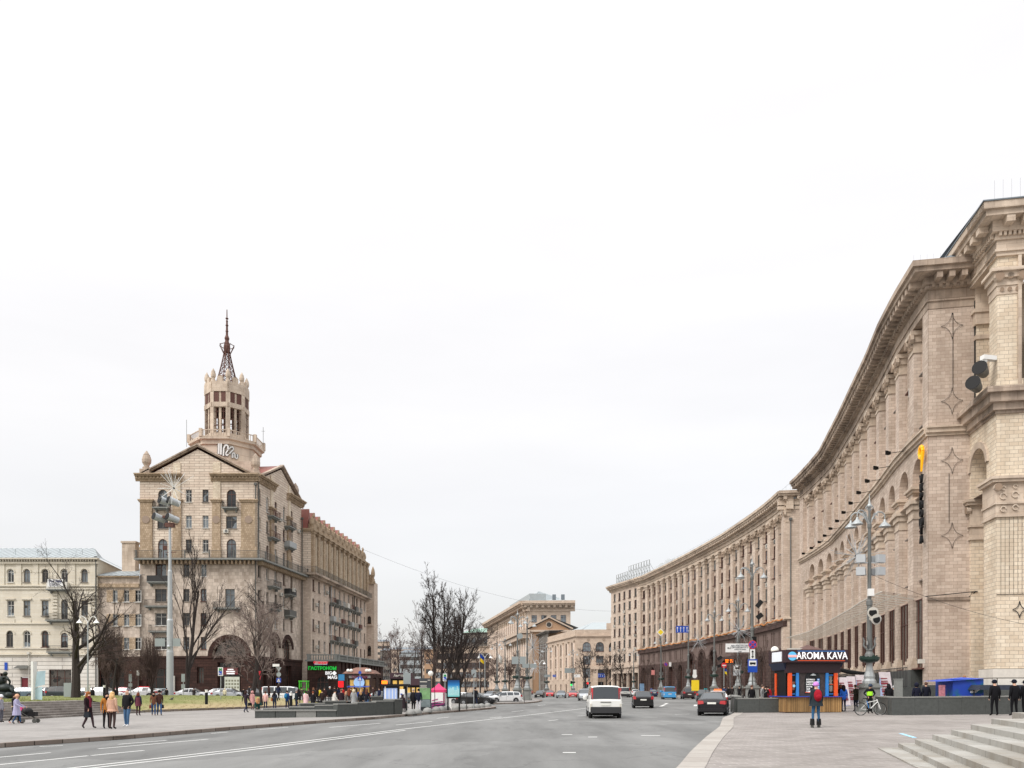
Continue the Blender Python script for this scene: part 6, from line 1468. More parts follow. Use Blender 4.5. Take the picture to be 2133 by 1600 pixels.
def flood_pole():
 Y=95.0; X=at(354,Y); t=thing('floodlight_pole','tall pale steel floodlight mast with four drum lights on the left lawn edge','light mast',(X,Y,.4))
 H=zz(1095,Y)-.4
 p=MB(); p.lathe([(.42,-.5),(.40,5.8),(.36,6.0),(.36,9.6),(.28,9.8),(.25,H-5.5),(.18,H-5.3),(.14,H)],n=14); p.build('pole',M['lamppale'],t,local=True)
 b=MB(); b.bar((-.7,0,H+.1),(.9,0,H+.1),.07); b.box(0,0,H-.2,1.0,.6,.5); b.box(-.1,0,H+.9,1.4,.5,.25); b.bar((0,0,H),(0.05,0,H+4.0),.06); b.bar((-.5,0,H-3.2),(.7,0,H-3.2),.05); b.box(-.6,0,H-2.9,.5,.3,.5,rz=.4); b.build('bracket',M['rust'],t,local=True)
 for x,z in((-.9,H+2.9),(.15,H+2.9),(-1.6,H+.95),(.0,H+.9)):
  q=MB(); q.bar((x+.75,.5,z-.2),(x-.1,-.5,z+.1),.38,n=14,r2=.46); l_=q.build('drum_light',M['lamppale'],t,local=True)
  e=MB(); e.bar((x-.1,-.5,z+.1),(x-.14,-.55,z+.115),.44,n=14); e.build('lens',M['black'],l_,local=True)
 s=MB(); s.box(-1.15,-.1,6.5,1.2,.08,.95); s.box(.85,-.1,6.5,.9,.08,.95); s.build('sign_back',M['signback'],t,local=True)
 c=MB(); c.sphere((.0,-.35,6.45),.22); c.build('camera',M['lamppale'],t,local=True)
flood_pole()
def twin_lamp(px,Y,H,label,z=.6,sc_=1.0):
 X=at(px,Y); t=thing('street_lamp',label,'street lamp',(X,Y,z)); t.scale=(sc_,)*3; H=H/sc_; p=MB(); p.lathe([(.3,0),(.3,.5),(.12,.8),(.09,H-1)],n=10); p.build('pole',M['lampgrey'],t,local=True)
 for s in(-1,1):
  a=MB(); a.path([(0,0,H-1),(s*.4,0,H-.3),(s*.9,0,H),(s*1.25,0,H-.4)],.05,n=5); ar=a.build('arm',M['white'],t,local=True)
  q=MB(); bell(q,(s*1.25,0,H-.9),1.0); q.build('lamp_shade',M['white'],ar,local=True)
 return t
twin_lamp(183,70,zz(1283,70)-.9,'white twin arm plaza lamp before the big dark tree',z=.9,sc_=.6)
for i,px in enumerate((1010,1124)):twin_lamp(px,170+i*40,9.5,('white twin arm lamp by the national flag','white twin arm lamp between the island and the grey building')[i],z=0)
def globe_lamp(px,Y,zt,label,n=1):
 X=at(px,Y); t=thing('globe_lamp',label,'globe lamp',(X,Y,S(X))); p=MB(); p.lathe([(.1,0),(.05,.3),(.04,zt-S(X)-.3)],n=8); p.build('pole',M['iron'],t,local=True)
 g=MB(); g.sphere((0,0,zt-S(X)),.27,n=14,m=8); g.build('globe',M['globe'],t,local=True)
globe_lamp(1614,55,zz(1354.5,55),'white globe lamp left of the coffee kiosk roof'); globe_lamp(897,80,zz(1403,80),'white globe lamp above the pink tent')
def bollard(px,Y,label,zb):
 X=at(px,Y); t=thing('bollard_light',label,'bollard',(X,Y,zb)); p=MB(); p.lathe([(.13,-.2),(.13,.85)],n=12); p.build('post',M['black'],t,local=True); q=MB(); q.lathe([(.12,.855),(.12,1.05),(.14,1.06),(.14,1.1)],n=12); q.build('lamp_head',M['globe'],t,local=True)
bollard(430,70,'black bollard light on the lawn right of the couple',.62); bollard(217,86,'black bollard light at the lawn edge by the broom tree',1.1); bollard(606,70,'black bollard light in front of the minibus',.35); bollard(186,84,'black bollard light beside the trunk of the big dark tree',1.1)
hs_pts=[(856,1488),(869,1486.5),(891,1484),(909,1481.5),(919,1480.5),(930,1479.5),(950,1478),(967,1476),(982,1475),(993,1474.5),(1003,1473.5),(1016,1472),(860,1466)]
hw=MB(); hw.lathe([(.36,0),(.36,.05),(.335,.17),(.24,.29),(.1,.35),(.01,.365)],n=18)
src=None
for i,(px,fy)in enumerate(hs_pts):
 X,Y=gp(px,fy); labs='granite hemisphere bollard on the kerb tip'
 if src is None:
  src=hw.build('stone_hemisphere',M['wallcap'],smooth=True); o=src
 else:o=src.copy(); COL.objects.link(o)
 nth=('first','second','third','fourth','fifth','sixth','seventh','eighth','ninth','tenth','eleventh','twelfth')
 o.location=(X,Y-.1,S(X)); tag(o,'pale granite hemisphere, %s from the left in the kerb row'%nth[i]if i<12 else 'lone granite hemisphere behind the row, by the dark grey saloon','bollard','granite hemispheres along the kerb tip')
# ======================= signs =======================
M['poster_mix']=mat('poster_mix',rgb(110,140,170),.5,noise=.4,nscale=3)
M['tail_pink']=mat('pinkish_notice',rgb(205,130,125),.6)
def signpost(px,Y,items,label,H=None,r=.04,name='traffic_sign',cat='traffic sign',z=None,m='lampgrey',top=None):
 """items: (kind, y_px_centre, size, ...) drawn on a post"""
 X=at(px,Y); z=S(X)if z is None else z; t=thing(name,label,cat,(X,Y,z)); H=H or(zz(top,Y)-z)
 p=MB(); p.lathe([(r,-.1),(r,H)],n=8); p.build('post',M[m],t,local=True)
 for it in items:
  k,yc=it[0],zz(it[1],Y)-z; w_=it[2]
  q=MB()
  if k=='rect':q.box(it[5]if len(it)>5 else 0,-.07,yc-it[3]/2,w_,.03,it[3]); q.build('sign_plate',M[it[4]],t,local=True)
  elif k=='stop':
   q.bar((0,-.05,yc),(0,-.08,yc),w_/2,n=20); d=q.build('sign_plate',M['signred'],t,local=True)
   q=MB(); q.bar((0,-.082,yc),(0,-.09,yc),w_/2*.82,n=20); q.build('sign_face',M['signblue'],d,local=True)
   q=MB(); l_=w_*.29
   for s in((-1,1)if it[3]else(1,)):q.bar((-l_,-.095,yc-l_*s),(l_,-.095,yc+l_*s),w_*.06)
   q.build('sign_cross',M['signred'],d,local=True)
  elif k=='ped':
   q.box(0,-.07,yc-w_/2,w_,.03,w_); d=q.build('sign_plate',M['signblue'],t,local=True)
   q=MB(); q.face([(-w_*.38,-.09,yc-w_*.36),(w_*.38,-.09,yc-w_*.36),(0,-.09,yc+w_*.38)]); q.build('sign_triangle',M['white'],d,local=True)
   q=MB(); q.bar((0,-.095,yc+.08*w_),(0,-.095,yc-.08*w_),w_*.05); q.bar((0,-.095,yc-.08*w_),(-.1*w_,-.095,yc-.28*w_),w_*.04); q.bar((0,-.095,yc-.08*w_),(.1*w_,-.095,yc-.28*w_),w_*.04); q.build('pedestrian_symbol',M['black'],d,local=True)
  elif k=='tri':
   q.face([(-w_/2,-.07,yc+w_*.43),(0,-.07,yc-w_*.43),(w_/2,-.07,yc+w_*.43)]); q.build('sign_back',M['signback'],t,local=True)
  elif k=='disc':q.bar((0,-.05,yc),(0,-.08,yc),w_/2,n=20); q.build('sign_plate',M[it[3]],t,local=True)
  elif k=='diamond':
   for s_,mm,o in((1,'white',0),(.72,'signyellow',.012)):
    q=MB(); h=w_/2*s_; q.hexa([(-h,-.06-o,yc),(0,-.06-o,yc-h),(0,-.05-o,yc-h),(-h,-.05-o,yc),(0,-.06-o,yc+h),(h,-.06-o,yc),(h,-.05-o,yc),(0,-.05-o,yc+h)])
    q=MB(); q.face([(-h,-.06-o,yc),(0,-.06-o,yc-h),(h,-.06-o,yc),(0,-.06-o,yc+h)]); q.build('sign_plate',M[mm],t,local=True)
  elif k=='arrows':
   n_=it[4]; q.box(it[5],-.07,yc-it[3]/2,w_,.04,it[3]); d=q.build('sign_plate',M['signblue'],t,local=True); q=MB()
   for i in range(n_):
    x=it[5]-w_/2+w_*(i+.5)/n_; h=it[3]*.38; q.box(x,-.095,yc-h,w_*.035,.01,h*1.5); q.face([(x-w_*.07,-.1,yc+h*.4),(x+w_*.07,-.1,yc+h*.4),(x,-.1,yc+h)])
   q.build('arrow',M['white'],d,local=True)
  elif k=='metro':
   w_=it[2]; q.box(0,-.08,yc-.55*w_,.62*w_,.12,1.1*w_); d=q.build('sign_plate',M['white'],t,local=True)
   text('M',.5*w_,mat('metro_green',rgb(20,140,80),.5,noise=0),d,Matrix(((1,0,0,0),(0,0,-1,-.16),(0,1,0,yc+.24*w_),(0,0,0,1))),name='metro_letter',bold=.02,ext=.01)
   q=MB(); q.box(0,-.15,yc-.45*w_,.42*w_,.02,.5*w_); q.build('symbol_panel',M['signblue'],d,local=True); q=MB(); q.path([(-.13*w_,-.165,yc-.12*w_),(-.13*w_,-.165,yc-.3*w_),(.12*w_,-.165,yc-.3*w_),(.12*w_,-.165,yc-.38*w_)],.03,n=4); q.build('stair_symbol',M['white'],d,local=True)
  elif k=='bus':
   q.box(0,-.07,yc-it[3]/2,w_,.05,it[3]); d=q.build('sign_plate',M[it[4]],t,local=True); q=MB(); q.box(0,-.1,yc+it[3]*.0-.02,w_*.8,.02,it[3]*.42); pq=q.build('sign_face',M['white'],d,local=True)
   q=MB(); q.box(0,-.12,yc+it[3]*.12,w_*.6,.02,it[3]*.14); q.box(-w_*.18,-.12,yc+it[3]*.08,w_*.1,.02,it[3]*.05); q.box(w_*.18,-.12,yc+it[3]*.08,w_*.1,.02,it[3]*.05); q.build('bus_symbol',M['black'],d,local=True)
 return t
signpost(1567,58,[('stop',1343,.62,True),('rect',1363,.36,.72,'white'),('bus',1387,.68,.95,'signblue')],'blue bus stop sign under a round no stopping sign left of the kiosk',top=1330,m='polegrey')
q=MB(); _sp=[o for o in bpy.data.objects if o.get('label','').startswith('blue bus stop sign under')][0]
yc=zz(1363,58)-_sp.location.z; q.bar((0,-.1,yc-.2),(0,-.1,yc+.2),.03); q.face([(-.1,-.1,yc+.15),(.1,-.1,yc+.15),(0,-.1,yc+.3)]); q.face([(-.1,-.1,yc-.15),(0,-.1,yc-.3),(.1,-.1,yc-.15)]); q.build('arrow',M['black'],_sp,local=True)
signpost(1535,66,[('bus',1396,.62,.9,'lamppale')],'grey back lit bus stop sign left of the blue one',top=1388,m='polegrey')
def street_board():
 Y=62.0; X=at(1536,Y); t=thing('street_name_board','white street name board with an arrow hanging left of the no stopping sign','street sign',(X,Y,S(X)))
 z=zz(1350,Y)-S(X); q=MB(); q.box(0,0,z-.33,1.85,.05,.68); q.build('board',M['white'],t,local=True)
 q=MB(); q.bar((-.9,.06,z+.3),(1.3,.06,z+.25),.02); q.bar((1.22,.06,-.1),(1.22,.06,z+.4),.04); q.build('bracket',M['polegrey'],t,local=True)
 tx=mat('grey_lettering',rgb(90,94,104),.6,noise=0)
 for i,(s,sz,dx)in enumerate((('вул. АРХІТЕКТОРА',.15,.2),('ГОРОДЕЦЬКОГО',.17,.15),('Architect Horodetskyi',.1,.2),('Street',.1,.2))):
  text(s,sz,tx,t,Matrix(((1,0,0,dx),(0,0,-1,-.035),(0,1,0,z+.2-i*.155),(0,0,0,1))),name='lettering',ext=.004,bold=.003)
 q=MB(); q.bar((-.75,-.04,z),(-.5,-.04,z),.02); q.face([(-.82,-.045,z),(-.7,-.045,z-.07),(-.7,-.045,z+.07)]); q.build('arrow',M['black'],t,local=True)
_text=text
def text(s,size,m,parent,mtx,**kw):
 keep=ROOTLOC.pop(parent.name,None)
 ob=_text(s,size,m,parent,mtx,**kw)
 if keep is not None:ROOTLOC[parent.name]=keep
 return ob
street_board()
signpost(1435,128,[('arrows',1311,2.05,1.08,4,-1.1)],'blue lane board with four white arrows hanging over the road',top=1300,m='polegrey')
signpost(1376,140,[('diamond',1317,1.4)],'yellow diamond priority road sign over the traffic',top=1308,m='polegrey')
signpost(1387,170,[('stop',1384,.8,False),('rect',1384,.5,.9,'white',.9)],'round blue no parking sign before the dark arcade',top=1378,m='polegrey')
signpost(1253,190,[('arrows',1407,1.7,.95,4,0)],'small blue lane board with four arrows before the pale porch',top=1400,m='polegrey')
signpost(1447,120,[('rect',1400,.5,.7,'white'),('disc',1408,.7,'white')],'round speed sign under a small white plate beside the arcade',top=1384,m='polegrey')
signpost(1508,100,[('disc',1386,.7,'signred'),('rect',1386,.5,.12,'white')],'round no entry sign by the dark arcade',top=1380,m='polegrey')
signpost(1521,102,[('rect',1377,1.3,.55,'black',.1)],'amber dot matrix board on a post before the arcade',top=1370,m='polegrey',name='led_board',cat='led board')
_o=[o for o in bpy.data.objects if o.get('label','').startswith('amber dot')][0]; q=MB(); z_=zz(1377,102)-_o.location.z
for a,b_ in((-.45,.5),(.15,.5)):q.box(a,-.1,z_+.05,.42,.02,.14); q.box(a-.0,-.1,z_-.2,.36,.02,.14)
q.build('led_text',M['orangeled'],_o,local=True)
signpost(1448,104,[('rect',1428,1.0,1.4,'signyellow')],'tall yellow notice board between the parked cars',H=.6,name='notice_board',cat='notice board')
signpost(1337,150,[('rect',1432,.85,1.45,'poster_mix')],'poster stand with a picture beside the white car',H=1.0,name='poster_stand',cat='poster')
signpost(1360,160,[('rect',1401,.7,.95,'tail_pink')],'small red and white notice by the arcade',H=1.0,name='notice_board',cat='notice board')
signpost(848,62,[('rect',1414,.58,.92,'signback')],'large grey sign back on a post among the hemispheres',top=1402,m='lampgrey')
signpost(987,gp(985,1476)[1],[('rect',1403,.42,.66,'signback')],'grey sign back on a thin post at the kerb tip',top=1392,m='lampgrey')
signpost(927,72,[('metro',1411,.6)],'white metro sign with a green letter above the pink tent',top=1400,m='lampgrey')
signpost(460,82,[('metro',1399,.8)],'white metro sign with a green letter at the lawn by the burgundy shop sign',top=1392,z=.6,m='lampgrey')
signpost(581,88,[('rect',1386,.75,.3,'white',-.3),('tri',1395,.62),('disc',1405,.5,'signback'),('ped',1417,.5)],'crossing sign with a triangle back above it by the white minibus',top=1384,z=.2,m='lampgrey')
signpost(750,84,[('disc',1401,.34,'signblue'),('ped',1414,.46)],'blue crossing sign on a tall post before the souvenir kiosk',top=1370,m='lampgrey')
signpost(382,90,[('rect',1412,.4,.9,'signback'),('rect',1430,.42,.5,'signback')],'grey sign backs on a post before the dark granite base',top=1404,z=.7,m='lampgrey')
signpost(272,94,[('disc',1401,.42,'rust'),('rect',1412,.36,.9,'signback'),('rect',1427,.45,.4,'signback')],'grey and dark sign backs on a post before the gateway',top=1396,z=.7,m='lampgrey')
signpost(288,96,[('rect',1402,.3,.6,'white')],'small white plate on a post right of the gateway',top=1396,z=.7,m='irong')
signpost(1081,106,[('rect',1375.5,.9,1.0,'signback',-.52),('rect',1375.5,.85,1.0,'signback',.5)],'pair of big grey sign backs on the first island lamp post',top=1360,m='polegrey')
signpost(1083,107.3,[('disc',1325,.78,'signback')],'round pale grey disc high on the first island lamp post',top=1318,m='polegrey')
signpost(1103,115,[('rect',1387,1.0,.6,'signback',-.55),('rect',1387,.95,.6,'signback',.55)],'pair of low grey sign backs on the second island lamp post',top=1375,m='polegrey')
signpost(1187,200,[('rect',1397,2.6,1.2,'signback')],'teal grey sign board over the far traffic',top=1388,m='polegrey')
signpost(1140,180,[('rect',1408,1.4,.6,'signback'),('arrows',1408,.8,.55,3,1.6)],'grey board and small blue lane arrows before the grey building',top=1400,m='polegrey')
signpost(1202,170,[('rect',1408,1.3,.65,'white')],'small white board over the far oncoming cars',top=1400,m='polegrey')
def tlight(px,Y,y,lit,label):
 X=at(px,Y); t=thing('traffic_light',label,'traffic light',(X,Y,S(X))); z=zz(y,Y)-S(X); p=MB(); p.lathe([(.06,0),(.05,z)],n=8); p.build('post',M['polegrey'],t,local=True)
 b=MB(); b.box(0,0,z-.5,.36,.3,1.1); b.build('housing',M['black'],t,local=True)
 c=MB(); dz=.38 if lit=='redled' else-.3; c.bar((0,-.15,z+dz),(0,-.2,z+dz),.2,n=12); c.build('signal_lamp',M[lit],t,local=True)
tlight(1190,175,1424,'greenled','traffic light showing green over the far cars'); tlight(1224,180,1427,'redled','traffic light showing red behind the silver suv')
# ======================= street furniture on the left =======================
def poster_case():
 X,Y=gp(945,1480); t=thing('poster_case','black framed glowing advertising case with a blue city picture','advertising case',(X,Y,S(X)),R(4)); H=zz(1413,Y)-S(X); s=Y/FPX
 w_=30*s; h0=zz(1455,Y)-S(X)
 b=MB(); b.box(0,.12,h0,w_,.22,H-h0); b.build('frame',M['black'],t,local=True)
 m,tt,bb=newmat('city_poster'); n=tt.nodes.new; l=tt.links.new
 tcx=n('ShaderNodeTexCoord'); sx=n('ShaderNodeSeparateXYZ'); l(tcx.outputs['Generated'],sx.inputs[0]); cr=n('ShaderNodeValToRGB'); l(sx.outputs['Z'],cr.inputs[0]); e=cr.color_ramp.elements
 e[0].color=rgb(120,190,190); e[1].color=rgb(8,60,110); e[0].position=.1; e[1].position=.95; k=e.new(.5); k.color=rgb(110,180,200)
 k=e.new(.7); k.color=rgb(30,110,170)
 l(cr.outputs[0],bb.inputs['Base Color']); l(cr.outputs[0],bb.inputs['Emission Color']); bb.inputs['Emission Strength'].default_value=.25; bb.inputs['Roughness'].default_value=.2
 p=MB(); p.box(0,-.0,h0+.15,w_-.22,.03,H-h0-.3); pp=p.build('poster',m,t,local=True)
 rnd=random.Random(3); q=MB()
 for i in range(9):x=-w_*.33+i*w_*.66/8; q.box(x,-.02,h0+.25,w_*.055,.01,(H-h0)*rnd.uniform(.25,.5))
 q.build('poster_picture',mat('pale_towers',rgb(170,205,205),.4,noise=.3,nscale=9,emit=.2),pp,local=True)
 b=MB(); b.box(-w_*.0+.45,.12,-.05,.12,.12,h0+.05); b.box(-.45,.12,-.05,.12,.12,h0+.05); b.build('leg',M['black'],t,local=True)
poster_case()
def map_stand():
 X,Y=gp(886,1481); t=thing('map_stand','tall dark grey information stand with a green city map','information stand',(X,Y,S(X)),R(-4)); s=Y/FPX; H=zz(1413,Y)-S(X); w_=24*s
 b=MB(); b.box(0,0,0,w_,.25,H); b.build('body',mat('anthracite',rgb(58,62,66),.5),t,local=True)
 p=MB(); p.box(0,-.14,H*.36,w_*.92,.02,H*.34); pp=p.build('map_panel',mat('city_map',rgb(120,160,110),.5,noise=.45,nscale=2.5),t,local=True)
 q=MB(); q.box(0,-.14,H*.12,w_*.92,.02,H*.23); q.build('lower_panel',mat('city_map_low',rgb(120,132,134),.5,noise=.3,nscale=4),t,local=True)
 q=MB()
 for i in range(6):q.box(-.12,-.14,H*.88-i*.09-(.18 if i>0 else 0),w_*(.62-.05*(i%3)),.02,.035 if i else .07)
 q.box(w_*.35,-.14,H*.93,.2,.02,.06); q.build('text_line',M['ac'],t,local=True)
map_stand()
def shelter_case():
 X,Y=gp(815,1483); t=thing('info_case','black roofed info case with a pale blue poster behind the parapet','information case',(X,Y,S(X)),R(-3)); s=Y/FPX; z=lambda y:zz(y,Y)-S(X)
 w_=33*s; b=MB(); b.box(0,0,0,w_,.5,z(1430)); b.build('frame',M['black'],t,local=True)
 b=MB(); b.box(.3,.1,z(1430)+.003,w_+.9,1.0,.18); b.build('roof',M['black'],t,local=True)
 p=MB(); p.box(0,-.26,z(1458),28*s,.02,z(1433.5)-z(1458)); d=p.build('poster',mat('pale_blue_poster',rgb(150,172,215),.3,noise=.12,nscale=1.5,emit=.12),t,local=True)
 q=MB(); q.box(-11*s,-.275,z(1456),.1,.01,1.1)
 for i in range(3):q.box(-3*s+i*7*s,-.275,z(1457),.05,.01,z(1435)-z(1457))
 q.build('text_line',M['white'],d,local=True)
 b=MB(); b.box(w_*.9,.3,0,.12,.12,z(1430)); b.build('leg',M['black'],t,local=True)
shelter_case()
def ticket_box():
 X,Y=gp(838,1484); t=thing('ticket_machine','white ticket machine on a post beside the info case','ticket machine',(X,Y,S(X))); b=MB(); b.box(0,0,zz(1453,Y)-S(X),.36,.25,.62); b.build('housing',M['white'],t,local=True); b=MB(); b.box(0,0,0,.08,.08,zz(1453,Y)-S(X)); b.build('post',M['irong'],t,local=True)
 q=MB(); q.box(-.05,-.13,zz(1447,Y)-S(X),.15,.02,.08); q.build('screen',M['signblue'],t,local=True)
ticket_box()
def pink_tent():
 X,Y=gp(914,1477.5); t=thing('promo_tent','small pink roofed promotion tent with white printed sides','tent',(X,Y,S(X)),R(-6)); s=Y/FPX; z=lambda y:zz(y,Y)-S(X); w_=30*s
 pk=mat('pink_canvas',rgb(205,55,105),.8,noise=.06); b=MB(); e,tp=z(1437),z(1423)
 P=[(-w_/2,-w_/2),(w_/2,-w_/2),(w_/2,w_/2),(-w_/2,w_/2)]
 for i in range(4):
  a,c=P[i],P[(i+1)%4]; m1=(a[0]*.45,a[1]*.45,e+(tp-e)*.45); m2=(c[0]*.45,c[1]*.45,e+(tp-e)*.45)
  b.face([(*a,e),(*c,e),m2,m1]); b.face([m1,m2,(0,0,tp)]); b.face([(*a,e-.22),(*c,e-.22),(*c,e),(*a,e)])
 b.build('roof',pk,t,local=True)
 q=MB(); q.box(-.05,-w_/2+.03,.55,w_*.86,.03,e-.22-.56); d=q.build('side_panel',M['white'],t,local=True)
 q=MB(); q.box(0,0,.0,w_*.98,w_*.95,.53); q.build('counter',mat('plum_counter',rgb(70,52,80),.6),t,local=True)
 q=MB()
 for i in range(4):
  zc_=e-.9-i*.2; l_=(.5,.9,1.0,.8)[i]; q.bar((-w_*.38,-w_/2-.0,zc_),(-w_*.38+l_,-w_/2-.0,zc_+.13),.045)
 q.build('print_line',mat('purple_print',rgb(160,50,120),.6),d,local=True)
 for x in(-1,1):
  q=MB(); q.box(x*w_*.46,-w_*.46,.5,.07,.07,e-.6); q.build('leg',mat('crimson_pole',rgb(150,30,80),.5),t,local=True)
 q=MB(); q.box(w_*.7,-.2,.55,.5,.1,.8); q.box(w_*.7,0,0,.55,.5,.54); q.build('side_table',M['white'],t,local=True)
pink_tent()
def phone_booth():
 Y=120.0; X=at(633,Y); t=thing('phone_booth','bright green open frame booth before the dark granite base','booth',(X,Y,.35)); g=mat('lime_green',rgb(70,190,40),.5); h=zz(1420,Y)-.35; b=MB()
 for dx in(-.55,.55):
  for dy in(-.5,.5):b.box(dx,dy,0,.12,.12,h)
 b.box(0,0,h,1.35,1.2,.15); b.box(0,.5,.1,1.1,.06,1.0); b.box(0,0,1.4,1.1,1.0,.08); b.build('frame',g,t,local=True)
phone_booth()
def souvenir_kiosk():
 Y=112.0; X=at(755,Y); t=thing('souvenir_kiosk','brown roofed souvenir kiosk with warm lit windows left of the bare trees','kiosk',(X,Y,.1)); s=Y/FPX; z=lambda y:zz(y,Y)-.1; w_=44*s
 b=MB(); b.box(0,0,0,w_,4,z(1414)); b.build('body',mat('kiosk_brown',rgb(74,46,38),.6),t,local=True)
 b=MB(); b.box(0,-.2,z(1404),w_*1.5,5.5,z(1396)-z(1404),top=.72); b.box(0,-.2,z(1396)+.002,w_*.9,3.6,z(1391)-z(1396),top=.5); b.build('roof',mat('brown_tiles',rgb(120,84,70),.7),t,local=True)
 b=MB(); b.box(0,-2.05,z(1413),w_,.1,z(1408)-z(1413)); f=b.build('fascia',M['ac'],t,local=True); text('Сувеніри',.5,mat('magenta_letters',rgb(170,50,90),.5,noise=0),f,Matrix(((1,0,0,0),(0,0,-1,-2.12),(0,1,0,(z(1413)+z(1408))/2),(0,0,0,1))),name='lettering',bold=.02)
 for i in range(4):q=MB(); q.box(-w_*.36+i*w_*.24,-2.03,.9,w_*.17,.06,z(1416)-.95); q.build('window',mat('warm_shop_window',rgb(225,175,90),.3,noise=.35,nscale=3,emit=.25),t,local=True)
 for i,dx in enumerate((-w_*.5,-w_*.36,w_*.36,w_*.5)):q=MB(); q.sphere((dx,-2.6,z(1398)),.24); q.build('globe_lamp',M['globe'],t,local=True)
 q=MB(); q.box(0,-2.8,0,1.9,1.4,1.3); q.face([(-1.5,-3.9,1.95),(1.5,-3.9,1.95),(1.5,-2.1,2.15),(-1.5,-2.1,2.15)]); q.build('stall_counter',M['signblue'],t,local=True)
 q=MB(); q.bar((0,-2.4,2.6),(0,-2.5,2.6),.75,n=18); q.build('round_sign',mat('pale_blue_sign',rgb(170,205,235),.4,emit=.1),t,local=True)
souvenir_kiosk()
def row_kiosk(px0,px1,Y,ytop,label,m,letters=None):
 X=at((px0+px1)/2,Y); t=thing('kiosk',label,'kiosk',(X,Y,0)); w_=(px1-px0)/FPX*Y; h=zz(ytop,Y); b=MB(); b.box(0,0,0,w_,3,h-.9); b.build('body',M['black']if m is None else m,t,local=True); b=MB(); b.box(0,-.1,h-.9,w_*1.08,3.4,.9,top=.97); f=b.build('fascia',mat('plum_fascia',rgb(58,34,42),.5),t,local=True)
 if letters:text(letters,.55,M['ac'],f,Matrix(((1,0,0,0),(0,0,-1,-1.85),(0,1,0,h-.45),(0,0,0,1))),name='lettering',bold=.01)
 for i in range(3):q=MB(); q.box(-w_*.3+i*w_*.3,-1.52,1.0,w_*.2,.06,h-2.2); q.build('window',mat('warm_shop_window',rgb(225,175,90),.3,noise=.35,nscale=3,emit=.25),t,local=True)
row_kiosk(817,860,125,1402,'dark plum food kiosk behind the large grey sign back',None,'Аметист'); row_kiosk(848,880,108,1414,'dark kiosk with warm wooden windows behind the map stand',None)
def orange_sign(px,Y,y,w_,h,label):
 t=signpost(px,Y,[('rect',y,w_,h,'orangeled')],label,top=y,name='lit_sign',cat='lit sign')
orange_sign(801,110,1422,.8,.55,'small glowing orange sign left of the info case');
def flag(px,Y,ytop,ybot,cols,label):
 X=at(px,Y); t=thing('flag',label,'flag',(X,Y,0)); zt=zz(ytop,Y); p=MB(); p.bar((0,0,0),(0,0,zt+.3),.06); p.build('pole',M['lampgrey'],t,local=True); h=zt-zz(ybot,Y)
 for i,c in enumerate(cols):
  q=MB()
  for k in range(8):
   a,b_=k/8,(k+1)/8; f=lambda u:(.1+u*h*.36,.25*math.sin(u*9),-u*h*.3)
   A,B=f(a),f(b_); z0,z1=zt-h*.7*(i+1)/len(cols),zt-h*.7*i/len(cols)
   q.face([(A[0],A[1],z0+A[2]),(B[0],B[1],z0+B[2]),(B[0],B[1],z1+B[2]),(A[0],A[1],z1+A[2])])
  q.build('flag_stripe',M[c],t,local=True)
flag(999,165,1362,1384,('signblue','signyellow'),'blue and yellow flag hanging over the park strip'); flag(1037,190,1362,1384,('white','ac'),'pale white flag right of the blue and yellow one'); flag(1508,96,1392,1407,('signblue','signyellow'),'blue and yellow flags by the dark arcade')
def statue():
 X,Y=at(6,66),66.0; t=thing('bronze_sculpture','dark green bronze sculpture of a crouching figure at the left picture edge','sculpture',(X,Y,.9)); t.scale=(.72,)*3; br=mat('green_bronze',rgb(34,42,40),.5,.4,noise=.3,nscale=6)
 b=MB(); s=Y/FPX; rnd=random.Random(2)
 b.lathe([(1.9,-.6),(1.7,.2),(1.2,.5),(.9,.9)],n=11); b.sphere((.3,0,1.3),.75,sx=1.3,sz=.8); b.sphere((-.2,0,2.1),.5,sz=1.2); b.sphere((.35,-.1,3.0),.25); b.path([(-.1,0,2.5),(.6,-.3,2.6),(1.0,-.3,2.1),(.9,-.2,1.7)],[.16,.14,.12,.08],n=8); b.path([(0,0,1.2),(1.1,-.3,1.4),(1.6,-.3,.5)],[.32,.25,.14],n=8)
 for i in range(14):a=rnd.uniform(0,6.28); b.sphere((1.4*math.cos(a),1.2*math.sin(a),rnd.uniform(0,.6)),rnd.uniform(.25,.5),n=7,m=5)
 b.build('figure',br,t,local=True,smooth=True)
statue()
def pylon():
 Y=62.0; X=at(80,Y); t=thing('info_pylon','tall white information pylon with tilted glass panels on the steps platform','information pylon',(X,Y,.85)); s=Y/FPX; z=lambda y:zz(y,Y)-.85
 b=MB(); b.box(-.35,0,0,.16,.5,z(1378)); b.build('post',M['white'],t,local=True)
 b=MB(); b.face([(-.2,-.1,z(1432)),(.45,.1,z(1426)),(.5,.1,z(1397)),(-.05,-.1,z(1399))]); b.face([(-.25,0,z(1456)),(.3,0,z(1459)),(.3,0,z(1430)),(-.25,0,z(1434))]); b.build('glass_panel',mat('pale_glass',rgb(175,200,210),.2,noise=.15,nscale=2),t,local=True)
pylon()
for i,(px,Y,w_,c)in enumerate(((147,80,1.3,'signback'),(183,82,.6,'ac'))):
 signpost(px,Y,[('rect',1437,w_,1.4 if i==0 else .5,c)],('leaning grey board at the lawn edge by the dark car','small beige board on the lawn edge')[i],H=1.2,z=.9,name='notice_board',cat='notice board')
signpost(300,112,[('rect',1437,1.7,1.0,'signred')],'red and white hoarding behind the parked cars',H=1.2,z=.4,name='notice_board',cat='notice board')
